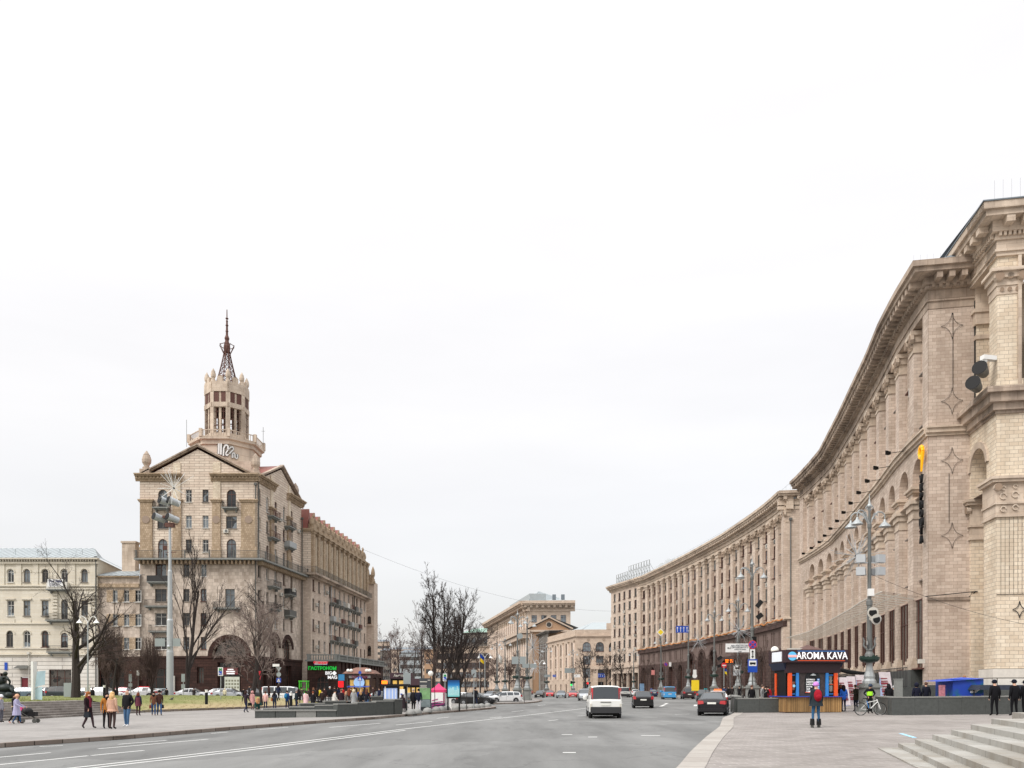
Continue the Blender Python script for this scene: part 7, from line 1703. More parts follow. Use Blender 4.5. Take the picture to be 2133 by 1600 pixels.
for i,(a,b_,lab)in enumerate((((at(1811,49.5),49.5,9.0),(at(2180,46),46,5.3),'long sagging overhead wire crossing the pink end wall'),((at(640,150),150,33),(at(1300,225),225,24),'thin overhead garland wire across the far street'))):
 q=MB(); n=24; P=[]
 for k in range(n+1):
  t=k/n; P.append(tuple(a[j]+(b_[j]-a[j])*t for j in range(2))+(a[2]+(b_[2]-a[2])*t-(.8 if i==0 else 9)*4*t*(1-t)*.5,))
 q.path(P,.012 if i==0 else .02,n=3); tag(q.build('overhead_wire',M['iron']),lab,'wire')
# ======================= coffee kiosk =======================
def fm(x,y,z):return Matrix(((1,0,0,x),(0,0,-1,y),(0,1,0,z),(0,0,0,1)))
def coffee_kiosk():
 X,Y=gp(1692,1484.5); Y+=1.9; X=at(1692,Y-1.9); z0=S(X)
 t=thing('coffee_kiosk','coffee kiosk with a plum signboard, blue and orange posts and a wooden plank counter base','kiosk',(X,Y,z0),R(3))
 plum=mat('plum_board',rgb(48,24,32),.45,noise=.05); W=3.5; D=2.3; y0=-1.9
 wood=stone('vertical_planks',rgb(196,156,104),rgb(160,122,76),rgb(84,60,38),0.115,4.0,0.012,0.3,(.1,.07,.04),off=0.0,bump=.3)
 b=MB(); b.box(0,y0+D/2,.04,W,D,.92); b.build('plank_base',wood,t,local=True)
 b=MB(); b.box(0,y0+D/2+.05,0,W+.02,D-.1,.035); b.build('plinth',M['rust'],t,local=True)
 b=MB(); b.box(0,y0+D/2,.963,W+.25,D+.3,.05); b.build('counter',M['signblue'],t,local=True)
 b=MB(); b.box(0,y0+D/2+.01,.94,W+.1,D+.1,.021); b.build('counter_edge',M['signred'],t,local=True)
 b=MB(); b.box(0,y0+D/2+.15,1.015,W-.3,D-.5,1.75); b.build('cabin',M['black'],t,local=True)
 org=mat('orange_post',rgb(232,84,30),.5,noise=.05); blu=mat('azure_post',rgb(50,130,205),.5,noise=.05)
 for x,m_,w_ in((-1.46,org,.22),(-1.00,blu,.17),(.87,blu,.17),(1.42,org,.22)):
  q=MB(); q.box(x,y0+.13,1.014,w_,.16,1.42); q.build('post',m_,t,local=True)
 for y in(1.9,):q=MB(); q.box(-1.62,y0+y,1.014,.12,.16,1.42); q.build('post',org,t,local=True)
 q=MB(); q.box(0,y0+.2,2.44,W-.1,.3,.62); q.build('lintel',plum,t,local=True)
 q=MB(); q.box(.0,y0+.2,1.014,1.72,.06,1.42); mw=q.build('menu_wall',mat('dark_leaf_pattern',rgb(64,54,54),.5,noise=.5,nscale=7),t,local=True)
 q=MB(); q.box(-.02,y0+.15,1.18,.95,.03,.9); q.bar((-.02,y0+.165,2.08),(-.02,y0+.135,2.08),.475,n=24); bd=q.build('menu_board',mat('chalk_black',rgb(24,26,30),.6,noise=.05),mw,local=True)
 for i,s in enumerate(('ЕСПРЕСО','АМЕРИКАНО','КАПУЧИНО','ЛАТТЕ','ЧАЙ','РОЗАГЛЯСЕ'[:0]or 'ГЛЯСЕ')):
  text(s,.115,M['whitetext'],bd,fm(-.43,y0+.125,2.02-i*.145),name='menu_line',align='LEFT',ext=.003,bold=.004)
 for i,s in enumerate(('15','17','21','21','10','25')):
  q=MB(); q.box(.33,y0+.128,1.96-i*.145,.17,.01,.125); q.build('price_tag',blu,bd,local=True); text(s,.11,M['whitetext'],bd,fm(.33,y0+.12,2.02-i*.145),name='price',ext=.003,bold=.003)
 q=MB(); q.box(-.02,y0+.13,1.22,.95,.01,.04); q.build('menu_stripe',org,bd,local=True)
 lp=MB(); lp.lathe([(.18,0),(.14,.06),(.03,.13)],0,y0+.1,2.28,n=14); lp.build('lamp_shade',M['lamppale'],t,local=True)
 for x,w_ in((-1.25,.3),(1.13,.34)):
  q=MB(); q.box(x,y0+.16,1.02,w_,.04,1.4); sp=q.build('side_panel',M['black'],t,local=True)
  q=MB(); q.box(x,y0+.13,2.28,w_*.8,.01,.05); q.box(x,y0+.13,1.12,w_*.8,.01,.05); q.build('panel_stripe',blu,sp,local=True)
  if x<0:
   q=MB(); q.lathe([(.09,0),(.11,.1),(.125,.42),(.135,.46),(.12,.52)],x,y0+.12,1.38,n=14); c=q.build('cup_picture',mat('cup_brown',rgb(112,62,42),.6),sp,local=True)
   q=MB(); q.bar((x,y0-.0,1.64),(x,y0-.02,1.64),.085,n=18); q.build('cup_logo',mat('logo_blue',rgb(150,205,230),.5),c,local=True)
  else:
   q=MB()
   for i in range(7):q.box(x-.02,y0+.13,2.18-i*.07,w_*(.6-.1*(i%3)),.01,.025)
   for i in range(6):q.box(x,y0+.13,1.62-i*.06,w_*(.6-.1*(i%2)),.01,.022)
   q.build('text_line',M['ac'],sp,local=True); q=MB(); q.box(x,y0+.13,1.72,w_*.8,.01,.03); q.build('panel_stripe',org,sp,local=True)
 q=MB(); q.box(0,y0+D/2+.1,2.62,W-.1,D-.2,.44,top=1.12); q.build('soffit',mat('navy_soffit',rgb(20,30,60),.5),t,local=True)
 q=MB(); q.box(.02,y0+D/2-.15,3.07,W+.35,D+.5,.78); fa=q.build('fascia',plum,t,local=True)
 yf=y0-.15-.25-.012
 for z,m_ in((3.74,blu),(3.16,org)):
  q=MB(); q.box(.28,yf,z,2.95,.03,.035); q.build('fascia_stripe',m_,fa,local=True)
 text('AROMA KAVA',.62,M['whitetext'],fa,fm(.32,yf-.01,3.46),name='lettering',bold=.002,ext=.02,sx=.80)
 q=MB(); q.bar((-1.52,yf+.02,3.45),(-1.52,yf-.02,3.45),.27,n=28); lg=q.build('round_logo',mat('logo_sky',rgb(88,178,222),.5,emit=.2,noise=0),fa,local=True)
 q=MB(); q.box(-1.52,yf-.03,3.38,.54,.02,.14); q.build('logo_band',mat('logo_pink',rgb(238,150,150),.5,emit=.2,noise=0),lg,local=True)
 text('AROMA KAVA',.075,M['whitetext'],lg,fm(-1.52,yf-.045,3.45),name='lettering',ext=.003)
 q=MB(); q.box(-1.90,y0+1.0,3.15,.1,1.5,.6); q.build('side_lightbox',mat('white_lightbox',rgb(225,230,236),.4,noise=.05,emit=.1),t,local=True)
 q=MB(); q.box(2.0,y0+1.0,3.2,.1,1.6,.6); q.build('side_lightbox',M['white'],t,local=True)
 q=MB(); q.lathe([(1.1,0),(.06,.36)],0.1,y0+D/2,3.855,n=4); q.build('roof_pyramid',mat('brown_roofing',rgb(92,66,60),.7),t,local=True)
 q=MB(); q.box(-.7,y0+1.0,3.855,.95,.6,.14); q.build('air_conditioner',M['ac'],t,local=True)
coffee_kiosk()
def umbrella_edge():
 X,Y=at(1772,53),53.0; t=thing('folded_awning','dark folded awning sticking out right of the coffee kiosk','awning',(X,Y,S(X))); z=zz(1401,Y)-S(X); q=MB(); q.path([(-.9,0,z+.22),(0,0,z+.02),(.95,-.1,z-.05)],[.12,.16,.07],n=8); q.build('canvas',M['black'],t,local=True); q=MB(); q.bar((-.8,0,0),(-.8,0,z+.2),.035); q.build('pole',M['iron'],t,local=True)
umbrella_edge()
bp=mat('red_blue_poster',rgb(215,205,208),.6,noise=.18,nscale=5)
bp2=mat('pale_blue_cloth',rgb(175,190,225),.6,noise=.1,nscale=3)
for i,(px,Y,yt,w_)in enumerate(((1758,56,1411,.85),(1775,57,1409,.8),(1794,58,1406,.85),(1846,55,1400,1.05))):
 X=at(px,Y); t=thing('poster_board',('leftmost red and white picket poster by the kiosk','second red and white picket poster from the kiosk','third red and white picket poster, just left of the lamp','large red and white picket poster right of the lamp')[i],'poster',(X,Y,S(X)),R(8)); h=zz(yt,Y)-S(X)
 q=MB(); P=[(-.1,0,.25),(w_*.55,-.1,.25),(w_*.3,.05,h),(-w_*.45,.1,h)]; q.hexa([P[0],P[1],(P[1][0],.1,.25),(P[0][0],.15,.25),P[3],P[2],(P[2][0],.12,h),(P[3][0],.16,h)]); d=q.build('board',bp,t,local=True)
 q=MB()
 for k in range(9):z=.6+k*(h-.9)/9; q.box(.06-.03*k,-.07+.015*k,z,w_*.55,.01,.07 if k%3 else .13)
 q.build('print_line',mat('maroon_print',rgb(140,50,62),.6),d,local=True)
 q=MB(); q.face([(-w_*.75,-.2,.15),(-.12,-.05,.2),(-w_*.42,.05,h-.25)]); q.build('side_cloth',bp2,t,local=True)
def blue_tent():
 X,Y=at(1985,47.5),47.5; t=thing('market_tent','low blue market tent with a white stripe behind the dark granite wall','tent',(X,Y,S(X)),R(-4)); s=Y/FPX; z=lambda y:zz(y,Y)-S(X)
 m,tt,bb=newmat('blue_green_canvas'); n=tt.nodes.new; l=tt.links.new; tcx=n('ShaderNodeTexCoord'); ns=n('ShaderNodeTexNoise'); ns.inputs['Scale'].default_value=1.2; l(tcx.outputs['Object'],ns.inputs['Vector']); cr=n('ShaderNodeValToRGB'); e=cr.color_ramp.elements; e[0].color=rgb(10,90,110); e[1].color=rgb(20,60,160); e[0].position=.4; e[1].position=.55; l(ns.outputs['Fac'],cr.inputs[0]); l(cr.outputs[0],bb.inputs['Base Color']); bb.inputs['Roughness'].default_value=.6
 w_=60*s; b=MB(); b.box(.35,0,0,w_,2.2,z(1415)); bd=b.build('side_panel',m,t,local=True)
 b=MB(); h=z(1415); rt=z(1411); b.face([(.35-w_/2-.8,-1.3,h-.15),(.35+w_/2,-1.2,h+.02),(.5,0,rt)]); b.face([(.35+w_/2,-1.2,h+.02),(.35+w_/2,1.2,h),(.5,0,rt)]); b.face([(.35-w_/2-.8,-1.3,h-.15),(.5,0,rt),(.35-w_/2-.7,1.2,h-.1)]); b.build('roof',mat('ultramarine_canvas',rgb(50,80,180),.6,noise=.1),t,local=True)
 b=MB(); b.bar((.45,-1.16,1.2),(.75,-1.16,1.22),.085,n=4); b.bar((.7,-1.16,1.22),(1.05,-1.16,1.45),.085,n=4); b.build('white_stripe',M['white'],bd,local=True)
 b=MB(); b.box(-1.15,-1.12,.3,.35,.05,1.3); b.build('hanging_clothes',mat('pinkish_cloth',rgb(170,110,120),.8,noise=.4,nscale=9),t,local=True)
blue_tent()
def dark_canopy():
 X,Y=at(2100,45),45.5; t=thing('patio_canopy','long low dark navy canopy edge over the stalls at the right picture edge','canopy',(X,Y,S(X))); b=MB(); z=zz(1437,Y)-S(X); b.box(.3,.6,z,3.6,1.6,.28,top=.9); b.build('canvas',mat('navy_canvas',rgb(36,42,56),.8,noise=.3,nscale=8),t,local=True); q=MB()
 for x in(-1.3,1.9):q.bar((x,.6,0),(x,.6,z),.04)
 q.build('pole',M['iron'],t,local=True)
dark_canopy()
X_,Y_=at(1871,47),47.0; t=thing('steel_cabinet','narrow grey steel cabinet behind the granite wall','cabinet',(X_,Y_,S(X_))); b=MB(); b.box(0,0,0,.36,.36,zz(1416,Y_)-S(X_)); b.box(0,0,zz(1416,Y_)-S(X_),.4,.4,.06); b.build('housing',M['pedestal'],t,local=True)
def kerb_rail():
 P=[(14.3,51.5),(16.4,59),(18.3,64.5),(21.6,77)]; F=Fac(P); t=thing('guard_rail','low grey steel guard rail along the right kerb','railing',(P[0][0],P[0][1],S(15))); q=MB(); zf=lambda u:S(F.p(u,0,0)[0])
 n=14
 for i in range(n):a,b_=F.len*i/n,F.len*(i+1)/n; q.bar(F.p(a,.0,zf(a)+.95),F.p(b_,0,zf(b_)+.95),.04); q.bar(F.p(a,0,zf(a)+.2),F.p(b_,0,zf(b_)+.2),.03); q.bar(F.p(a,0,zf(a)),F.p(a,0,zf(a)+.95),.035)
 for i in range(90):u=F.len*i/90; q.bar(F.p(u,0,zf(u)+.2),F.p(u,0,zf(u)+.95),.012,n=3)
 q.build('rail',M['irong'],t)
kerb_rail()
def bicycle():
 Y=43.4; X=at(1813,Y); t=thing('bicycle','white and blue mountain bike leaning by the granite wall','bicycle',(X,Y,S(X)),R(2))
 wb=.54; rr=.34; blk=M['black']; wh=M['white']
 for s in(-1,1):
  q=MB(); n=26
  for i in range(n):a,b_=2*math.pi*i/n,2*math.pi*(i+1)/n; q.bar((s*wb+rr*math.cos(a),0,rr+rr*math.sin(a)),(s*wb+rr*math.cos(b_),0,rr+rr*math.sin(b_)),.024,n=5)
  w_=q.build('wheel',blk,t,local=True); q=MB()
  for i in range(16):a=2*math.pi*i/16; q.bar((s*wb,0,rr),(s*wb+rr*.95*math.cos(a),0,rr+rr*.95*math.sin(a)),.0035,n=3)
  for i in range(n):a,b_=2*math.pi*i/n,2*math.pi*(i+1)/n; q.bar((s*wb+rr*.93*math.cos(a),0,rr+rr*.93*math.sin(a)),(s*wb+rr*.93*math.cos(b_),0,rr+rr*.93*math.sin(b_)),.01,n=3)
  q.bar((s*wb,-.05,rr),(s*wb,.05,rr),.03,n=8); q.build('rim',M['lampgrey'],w_,local=True)
 bb_,st,hd=(-.06,0,.3),(-.2,0,.78),(.38,0,.82); q=MB()
 q.bar(bb_,(.4,0,.74),.024); q.bar((-.16,0,.7),hd,.022); q.bar((.36,0,.88),(.42,0,.68),.026); q.bar(bb_,(-.54,0,.34),.013); q.bar((-.54,0,.34),(-.17,0,.7),.012); q.build('frame',wh,t,local=True)
 q=MB(); q.bar(bb_,st,.02); q.build('seat_tube',mat('bike_blue',rgb(60,130,200),.4),t,local=True)
 q=MB()
 for y in(-.05,.05):q.bar((.42,y,.68),(wb,y,rr),.02)
 q.build('fork',wh,t,local=True)
 q=MB(); q.bar((-.22,0,.8),(-.23,0,.9),.014); q.box(-.25,0,.89,.26,.12,.05); q.build('saddle',blk,t,local=True)
 q=MB(); q.path([(.36,0,.88),(.4,0,.95),(.42,-.28,.97)],.014,n=5); q.bar((.4,0,.95),(.42,.28,.97),.014); q.build('handlebar',blk,t,local=True)
 q=MB(); q.bar((-.06,-.06,.3),(-.06,.06,.3),.09,n=14); q.bar((-.06,-.08,.3),(.06,-.08,.18),.013); q.bar((-.06,.08,.3),(-.18,.08,.42),.013); q.box(.08,-.12,.17,.09,.08,.02); q.box(-.2,.12,.41,.09,.08,.02); q.build('crank',blk,t,local=True)
 q=MB(); q.box(-.5,0,.76,.34,.1,.02); q.bar((-.6,0,.76),(-.54,0,.36),.008); q.build('rack',blk,t,local=True)
bicycle()
# ======================= people =======================
SKIN=mat('skin',rgb(206,164,140),.6,noise=.04)
POSE={}
BASE=dict(pel=(0,0,.93),sp=(0,.01,1.12),ch=(0,.01,1.32),nk=(0,.0,1.47),hd=(0,-.02,1.56),ht=(0,-.02,1.68),sL=(.17,.01,1.40),eL=(.23,.04,1.13),wL=(.24,-.03,.89),sR=(-.17,.01,1.40),eR=(-.23,.04,1.13),wR=(-.24,-.03,.89),
 hL=(.09,0,.88),kL=(.10,-.02,.49),aL=(.10,.03,.09),tL=(.11,-.13,.035),hR=(-.09,0,.88),kR=(-.10,-.02,.49),aR=(-.10,.03,.09),tR=(-.11,-.13,.035))
def pose(name,**kw):d=dict(BASE); d.update(kw); POSE[name]=d
pose('stand'); pose('straddle',kL=(.12,-.03,.49),aL=(.15,.03,.09),tL=(.18,-.12,.035),aR=(-.13,.0,.09),tR=(-.16,-.14,.035))
pose('pockets',eL=(.28,.07,1.15),wL=(.2,-.06,.95),eR=(-.28,.07,1.15),wR=(-.2,-.06,.95),aL=(.14,-.12,.09),tL=(.18,-.27,.035),kL=(.13,-.1,.5))
pose('walk',kL=(.09,-.14,.51),aL=(.09,-.22,.1),tL=(.1,-.38,.07),kR=(-.09,.02,.48),aR=(-.09,.26,.14),tR=(-.09,.14,.04),eL=(.22,.12,1.14),wL=(.23,.16,.91),eR=(-.22,-.05,1.13),wR=(-.23,-.2,.95))
pose('stride',kL=(.1,-.2,.53),aL=(.1,-.36,.12),tL=(.1,-.5,.1),kR=(-.1,.06,.48),aR=(-.1,.34,.2),tR=(-.1,.24,.07),eL=(.22,.15,1.16),wL=(.23,.22,.94),eR=(-.22,-.08,1.14),wR=(-.23,-.28,1.0))
pose('phone',eL=(.22,-.02,1.14),wL=(.1,-.25,1.18),eR=(-.22,-.02,1.14),wR=(-.08,-.26,1.18),hd=(0,-.05,1.55),ht=(0,-.08,1.66))
pose('talk',eL=(.24,-.02,1.14),wL=(.12,-.2,1.25),kR=(-.12,-.06,.5),aR=(-.13,-.04,.09))
pose('hips',eL=(.33,.06,1.18),wL=(.18,-.04,1.02),eR=(-.33,.06,1.18),wR=(-.18,-.04,1.02),hd=(0,-.06,1.55),ht=(0,-.1,1.65))
pose('push',eL=(.22,-.06,1.16),wL=(.2,-.36,1.02),eR=(-.22,-.06,1.16),wR=(-.2,-.36,1.02),kL=(.09,-.12,.5),aL=(.09,-.16,.1),tL=(.1,-.32,.06),aR=(-.09,.2,.12),tR=(-.09,.08,.04))
pose('sit',pel=(0,0,.5),sp=(0,-.02,.68),ch=(0,-.08,.9),nk=(0,-.12,1.06),hd=(0,-.16,1.14),ht=(0,-.18,1.26),sL=(.17,-.07,.97),eL=(.22,-.2,.78),wL=(.1,-.38,.9),sR=(-.17,-.07,.97),eR=(-.2,-.16,.72),wR=(-.1,-.36,.66),
 hL=(.09,-.03,.48),kL=(.12,-.44,.5),aL=(.12,-.42,.09),tL=(.13,-.58,.035),hR=(-.09,-.03,.48),kR=(-.1,-.44,.5),aR=(-.08,-.36,.09),tR=(-.08,-.52,.035))
EDG=[('pel','sp','t'),('sp','ch','t'),('ch','nk','n'),('nk','hd','s'),('hd','ht','s'),('ch','sL','t'),('sL','eL','t'),('eL','wL','t'),('ch','sR','t'),('sR','eR','t'),('eR','wR','t'),
 ('pel','hL','l'),('hL','kL','l'),('kL','aL','l'),('aL','tL','f'),('pel','hR','l'),('hR','kR','l'),('kR','aR','l'),('aR','tR','f'),('wL','pL','s'),('wR','pR','s')]
RAD=dict(pel=(.155,.115),sp=(.135,.1),ch=(.16,.115),nk=(.055,.055),hd=(.075,.09),ht=(.068,.085),sL=(.07,.07),sR=(.07,.07),eL=(.047,.047),eR=(.047,.047),wL=(.031,.031),wR=(.031,.031),hL=(.09,.1),hR=(.09,.1),kL=(.063,.063),kR=(.063,.063),
 aL=(.042,.045),aR=(.042,.045),tL=(.04,.03),tR=(.04,.03),pL=(.034,.02),pR=(.034,.02))
BODY={}
def body_mesh(pname,bulk):
 key=(pname,bulk)
 if key in BODY:return BODY[key]
 J=dict(POSE[pname])
 for s in 'LR':
  e,w_=Vector(J['e'+s]),Vector(J['w'+s]); d=(w_-e).normalized(); J['p'+s]=tuple(w_+d*.08)
 names=list(J.keys()); idx={n_:i for i,n_ in enumerate(names)}
 me=bpy.data.meshes.new('skeleton'); me.from_pydata([J[n_]for n_ in names],[(idx[a],idx[b_])for a,b_,_ in EDG],[])
 o=bpy.data.objects.new('skeleton',me); COL.objects.link(o); sk=o.modifiers.new('skin','SKIN'); sk.use_smooth_shade=True
 for n_ in names:
  k=bulk if n_ in('pel','sp','ch','sL','sR','eL','eR')else(1.0 if n_ in('hd','ht','pL','pR')else(.92+.08*bulk))
  me.skin_vertices[0].data[idx[n_]].radius=(RAD[n_][0]*k,RAD[n_][1]*k); me.skin_vertices[0].data[idx[n_]].use_root=(n_=='pel')
 ss=o.modifiers.new('sub','SUBSURF'); ss.levels=1; ss.render_levels=1
 dg=bpy.context.evaluated_depsgraph_get(); m2=bpy.data.meshes.new_from_object(o.evaluated_get(dg)); bpy.data.objects.remove(o)
 V=[tuple(v.co)for v in m2.vertices]; Fc=[tuple(p.vertices)for p in m2.polygons]; MI=[]
 E=[(Vector(J[a]),Vector(J[b_]),k)for a,b_,k in EDG]
 for f in Fc:
  c=sum((Vector(V[i])for i in f),Vector((0,0,0)))/len(f); best=(9,'t')
  for a,b_,k in E:
   ab=b_-a; t=max(0,min(1,(c-a).dot(ab)/ab.length_squared)); dd=(c-a-ab*t).length-(.06 if k=='t' else 0)
   if dd<best[0]:best=(dd,k)
  MI.append({'s':0,'t':1,'n':1,'l':2,'f':3}[best[1]])
 mb=MB(); mb.v=V; mb.f=Fc; mb.mi=MI; mb.uv=[(0,0)]*sum(len(f)for f in Fc)
 for s in 'LR':
  p,w_=Vector(J['p'+s]),Vector(J['w'+s]); d=(p-w_).normalized(); side=d.cross(Vector((1,0,0))).normalized()if abs(d.x)<.8 else Vector((0,1,0)); curl=d.cross(side)*(1 if s=='L' else 1)
  for i in range(4):
   o_=side*(.026*(i-1.5)/1.0*.8); ln=(.052,.062,.058,.045)[i]; a=p+o_+d*.005; b_=a+d*ln*.6+curl*.006; c=b_+d*ln*.35+curl*.02; mb.path([a,b_,c],[.009,.008,.006],mi=0,n=5)
  a=w_+d*.035+side*.024; mb.path([a,a+d*.03+side*.025,a+d*.055+side*.028+curl*.01],[.011,.009,.007],mi=0,n=5)
 h,tp=Vector(J['hd']),Vector(J['ht']); up=(tp-h).normalized(); fw=Vector((0,-1,0)); fw=(fw-up*fw.dot(up)).normalized(); mid=h+(tp-h)*.45
 n0=mid+fw*.085; mb.bar(n0+up*.02,n0-up*.015+fw*.018,.009,mi=0,n=5,r2=.014)
 for sx in(-1,1):mb.sphere(tuple(mid+Vector((sx*.076,.0,0))),.018,mi=0,n=6,m=4,sx=.5,sz=1.4); mb.sphere(tuple(mid+up*.028+fw*.082+Vector((sx*.028,0,0))),.008,mi=4,n=6,m=4)
 mb.bar(mid-up*.045+fw*.084+Vector((-.02,0,0)),mid-up*.045+fw*.084+Vector((.02,0,0)),.006,mi=5,n=4)
 BODY[key]=(mb,J); return BODY[key]
CLO={}
def cloth(c):
 n_='cloth_%02x%02x%02x'%c
 return mat(n_,rgb(*c),.9,noise=.12,nscale=9,spec=.2)
LIPS=mat('lips',rgb(150,84,80),.6,noise=0)
def person(X,Y,z,h,pname,face,top,legs,label,hair=(60,44,36),shoes=(30,28,28),hairk='short',coat=None,hat=None,bulk=1.0,props=None,group=None,bare=False):
 """face: heading in degrees, 0 = towards the camera, 180 = away, 90 = to the right"""
 bm,J=body_mesh(pname,bulk)
 t=thing('person',label,'person',(X,Y,z),R(face),group); t.scale=(h/1.75,)*3
 key=(pname,bulk)
 mats=[SKIN,cloth(top),cloth(legs)if not bare else SKIN,cloth(shoes),M['black'],LIPS]
 me_name='body'
 o=bm.build(me_name,mats,t,local=True,smooth=True)
 hd,ht,nk,ch,pel=(Vector(J[k])for k in('hd','ht','nk','ch','pel'))
 mid=hd+(ht-hd)*.55
 if hat:
  q=MB(); q.sphere(tuple(mid+Vector((0,.008,.05))),.118,n=12,m=7,sy=1.05,sz=.95); q.lathe([(.112,-.03),(.122,-.02),(.122,.03),(.112,.04)],mid.x,mid.y+.008,mid.z+.02,n=14)
  if hairk=='cap':q.box(mid.x,mid.y-.14,mid.z+.03,.15,.12,.018)
  q.build('hat',cloth(hat),t,local=True,smooth=True)
 if hairk!='bald' and not(hat and hairk in('short','cap')):
  q=MB(); rnd=random.Random(int(X*100)); c=mid+Vector((0,.022,.03)); q.sphere(tuple(c),.102,n=12,m=8,sy=1.0,sz=1.0)
  if hairk in('long','bob'):
   ln=.34 if hairk=='long' else .17
   q.lathe([(.085,-.0),(.105,-ln*.35),(.11,-ln*.7),(.075,-ln)][::-1],c.x,c.y+.02,c.z,n=12)
   for i in range(10):a=3.14*(i/9); e=c+Vector((math.cos(a)*.09,.02+math.sin(a)*.07,-.03)); q.path([e,e+Vector((math.cos(a)*.02,.01,-ln*.6)),e+Vector((math.cos(a)*.01,.01,-ln*1.05))],[.03,.03,.01],n=5)
  if hairk=='bun':q.sphere(tuple(c+Vector((0,.09,.06))),.05,n=8,m=6)
  if hairk=='hood':q.sphere(tuple(c+Vector((0,.015,-.01))),.135,n=12,m=8,sz=1.15)
  q.build('hair' if hairk!='hood' else 'hood',cloth(hair),t,local=True,smooth=True)
 if hairk!='scarfless':
  q=MB(); q.lathe([(.075,-.03),(.085,.0),(.075,.035)],nk.x,nk.y+.005,nk.z-.03,n=12); q.build('collar',cloth(tuple(int(c*.8)for c in top)),t,local=True,smooth=True)
 if coat:
  colr,hem,wid=coat; q=MB(); n=14; rings=[]
  pts=[(ch+Vector((0,0,.06)),.185,.125),(Vector(J['sp']),.165,.13),(pel,.185,.15),(Vector((pel.x,pel.y,pel.z*.5+hem*.5)),.185*wid*.95,.16*wid),(Vector((pel.x,pel.y,hem)),.2*wid,.175*wid)]
  for c,rx,ry in pts:rings.append([(c.x+rx*bulk*math.cos(2*math.pi*i/n),c.y+ry*bulk*math.sin(2*math.pi*i/n)+.005,c.z)for i in range(n)])
  for a,b_ in zip(rings[:-1],rings[1:]):
   for i in range(n):j=(i+1)%n; q.face([b_[i],b_[j],a[j],a[i]])
  q.face(rings[-1][::-1]); q.build('coat',cloth(colr),t,local=True,smooth=False)
 for pr in props or[]:
  k=pr[0]; q=MB()
  if k=='backpack':c=ch+Vector((0,.19,-.1)); q.sphere(tuple(c),.2,n=12,m=8,sx=.85,sy=.55,sz=1.25); q.sphere(tuple(c+Vector((0,.07,-.06))),.13,n=10,m=6,sx=.95,sy=.55,sz=.9); q.build('backpack',cloth(pr[1]),t,local=True,smooth=True)
  elif k in('bagL','bagR'):
   w_=Vector(J['w'+k[-1]]); c=w_+Vector((0,-.0,-.34)); q.box(c.x,c.y,c.z-.06,.14,.34,.24,top=.8); q.path([tuple(c+Vector((0,-.12,.16))),tuple(w_+Vector((0,0,-.08))),tuple(c+Vector((0,.12,.16)))],.012,n=4); q.build('handbag',cloth(pr[1]),t,local=True)
  elif k=='shoulder':c=pel+Vector((.22,.05,.02)); q.box(c.x,c.y,c.z-.1,.12,.3,.24,top=.85); q.path([tuple(c+Vector((0,0,.12))),tuple(Vector(J['sL'])+Vector((0,.07,.05))),tuple(c+Vector((0,.1,.12)))],.012,n=4); q.build('handbag',cloth(pr[1]),t,local=True)
  elif k=='phone':c=(Vector(J['wL'])+Vector(J['wR']))/2+Vector((0,-.1,.03)); q.box(c.x,c.y,c.z,.075,.02,.14); q.build('phone',M['black'],t,local=True)
  elif k=='scarf':q.lathe([(.09,-.05),(.105,0),(.09,.05)],nk.x,nk.y,nk.z-.0,n=12); q.box(nk.x,nk.y-.12,nk.z-.45,.1,.04,.42); q.build('scarf',cloth(pr[1]),t,local=True)
  elif k=='vest':
   n=12
   for z0,z1,rx0,rx1 in((-.02,-.26,.178,.172),):
    c=ch
    for i in range(n):a,b_=2*math.pi*i/n,2*math.pi*(i+1)/n; q.face([(c.x+rx1*math.cos(a),c.y+rx1*.78*math.sin(a),c.z+z1),(c.x+rx1*math.cos(b_),c.y+rx1*.78*math.sin(b_),c.z+z1),(c.x+rx0*math.cos(b_),c.y+rx0*.78*math.sin(b_),c.z+z0),(c.x+rx0*math.cos(a),c.y+rx0*.78*math.sin(a),c.z+z0)])
   q.build('vest_panel',mat('hi_vis',rgb(160,230,40),.6,noise=.05,emit=.08),t,local=True)
  elif k=='skates':
   for s in 'LR':
    a=Vector(J['a'+s]); q=MB(); q.box(a.x,a.y-.05,-.0,.1,.28,.26,top=.85); sk_=q.build('skate_boot',M['black'],t,local=True); q=MB(); q.box(a.x,a.y-.05,-.05,.03,.3,.055)
    for i in range(4):yy=a.y-.17+i*.08; q.bar((a.x-.013,yy,-.075),(a.x+.013,yy,-.075),.036,n=10)
    q.build('skate_wheels',M['irong'],sk_,local=True)
  elif k=='stripe':q.lathe([(.158,0),(.158,.05)],pel.x,pel.y,pel.z+.04,n=14); q.build('waistband',cloth(pr[1]),t,local=True)
 return t
BLK,NAVY,JEAN,GREY,BEIGE,BRN,WHT=(26,25,28),(32,38,62),(56,84,120),(120,120,124),(190,172,158),(92,60,46),(205,205,205)
def pg(px,fy,*a,**k):
 X,Y=gp(px,fy); return person(X,Y,S(X),*a,**k)
pg(30,1508.2-.5,1.68,'walk',95,BLK,BLK,'young woman in black top and leggings with a tan waistband at the far left',hair=(40,30,28),hairk='bun',shoes=(215,165,155),props=[('stripe',(200,175,140))])
pg(2,1505,1.6,'stand',90,(150,150,160),(90,90,100),'person in grey with a white hat cut by the left picture edge',hat=(225,225,228),hairk='short')
pg(35,1508.5,1.62,'push',100,(165,162,190),JEAN,'older woman in a long lilac coat pushing a pram',hair=(196,150,118),hat=(205,160,130),coat=((165,162,190),.52,1.15),bulk=1.15)
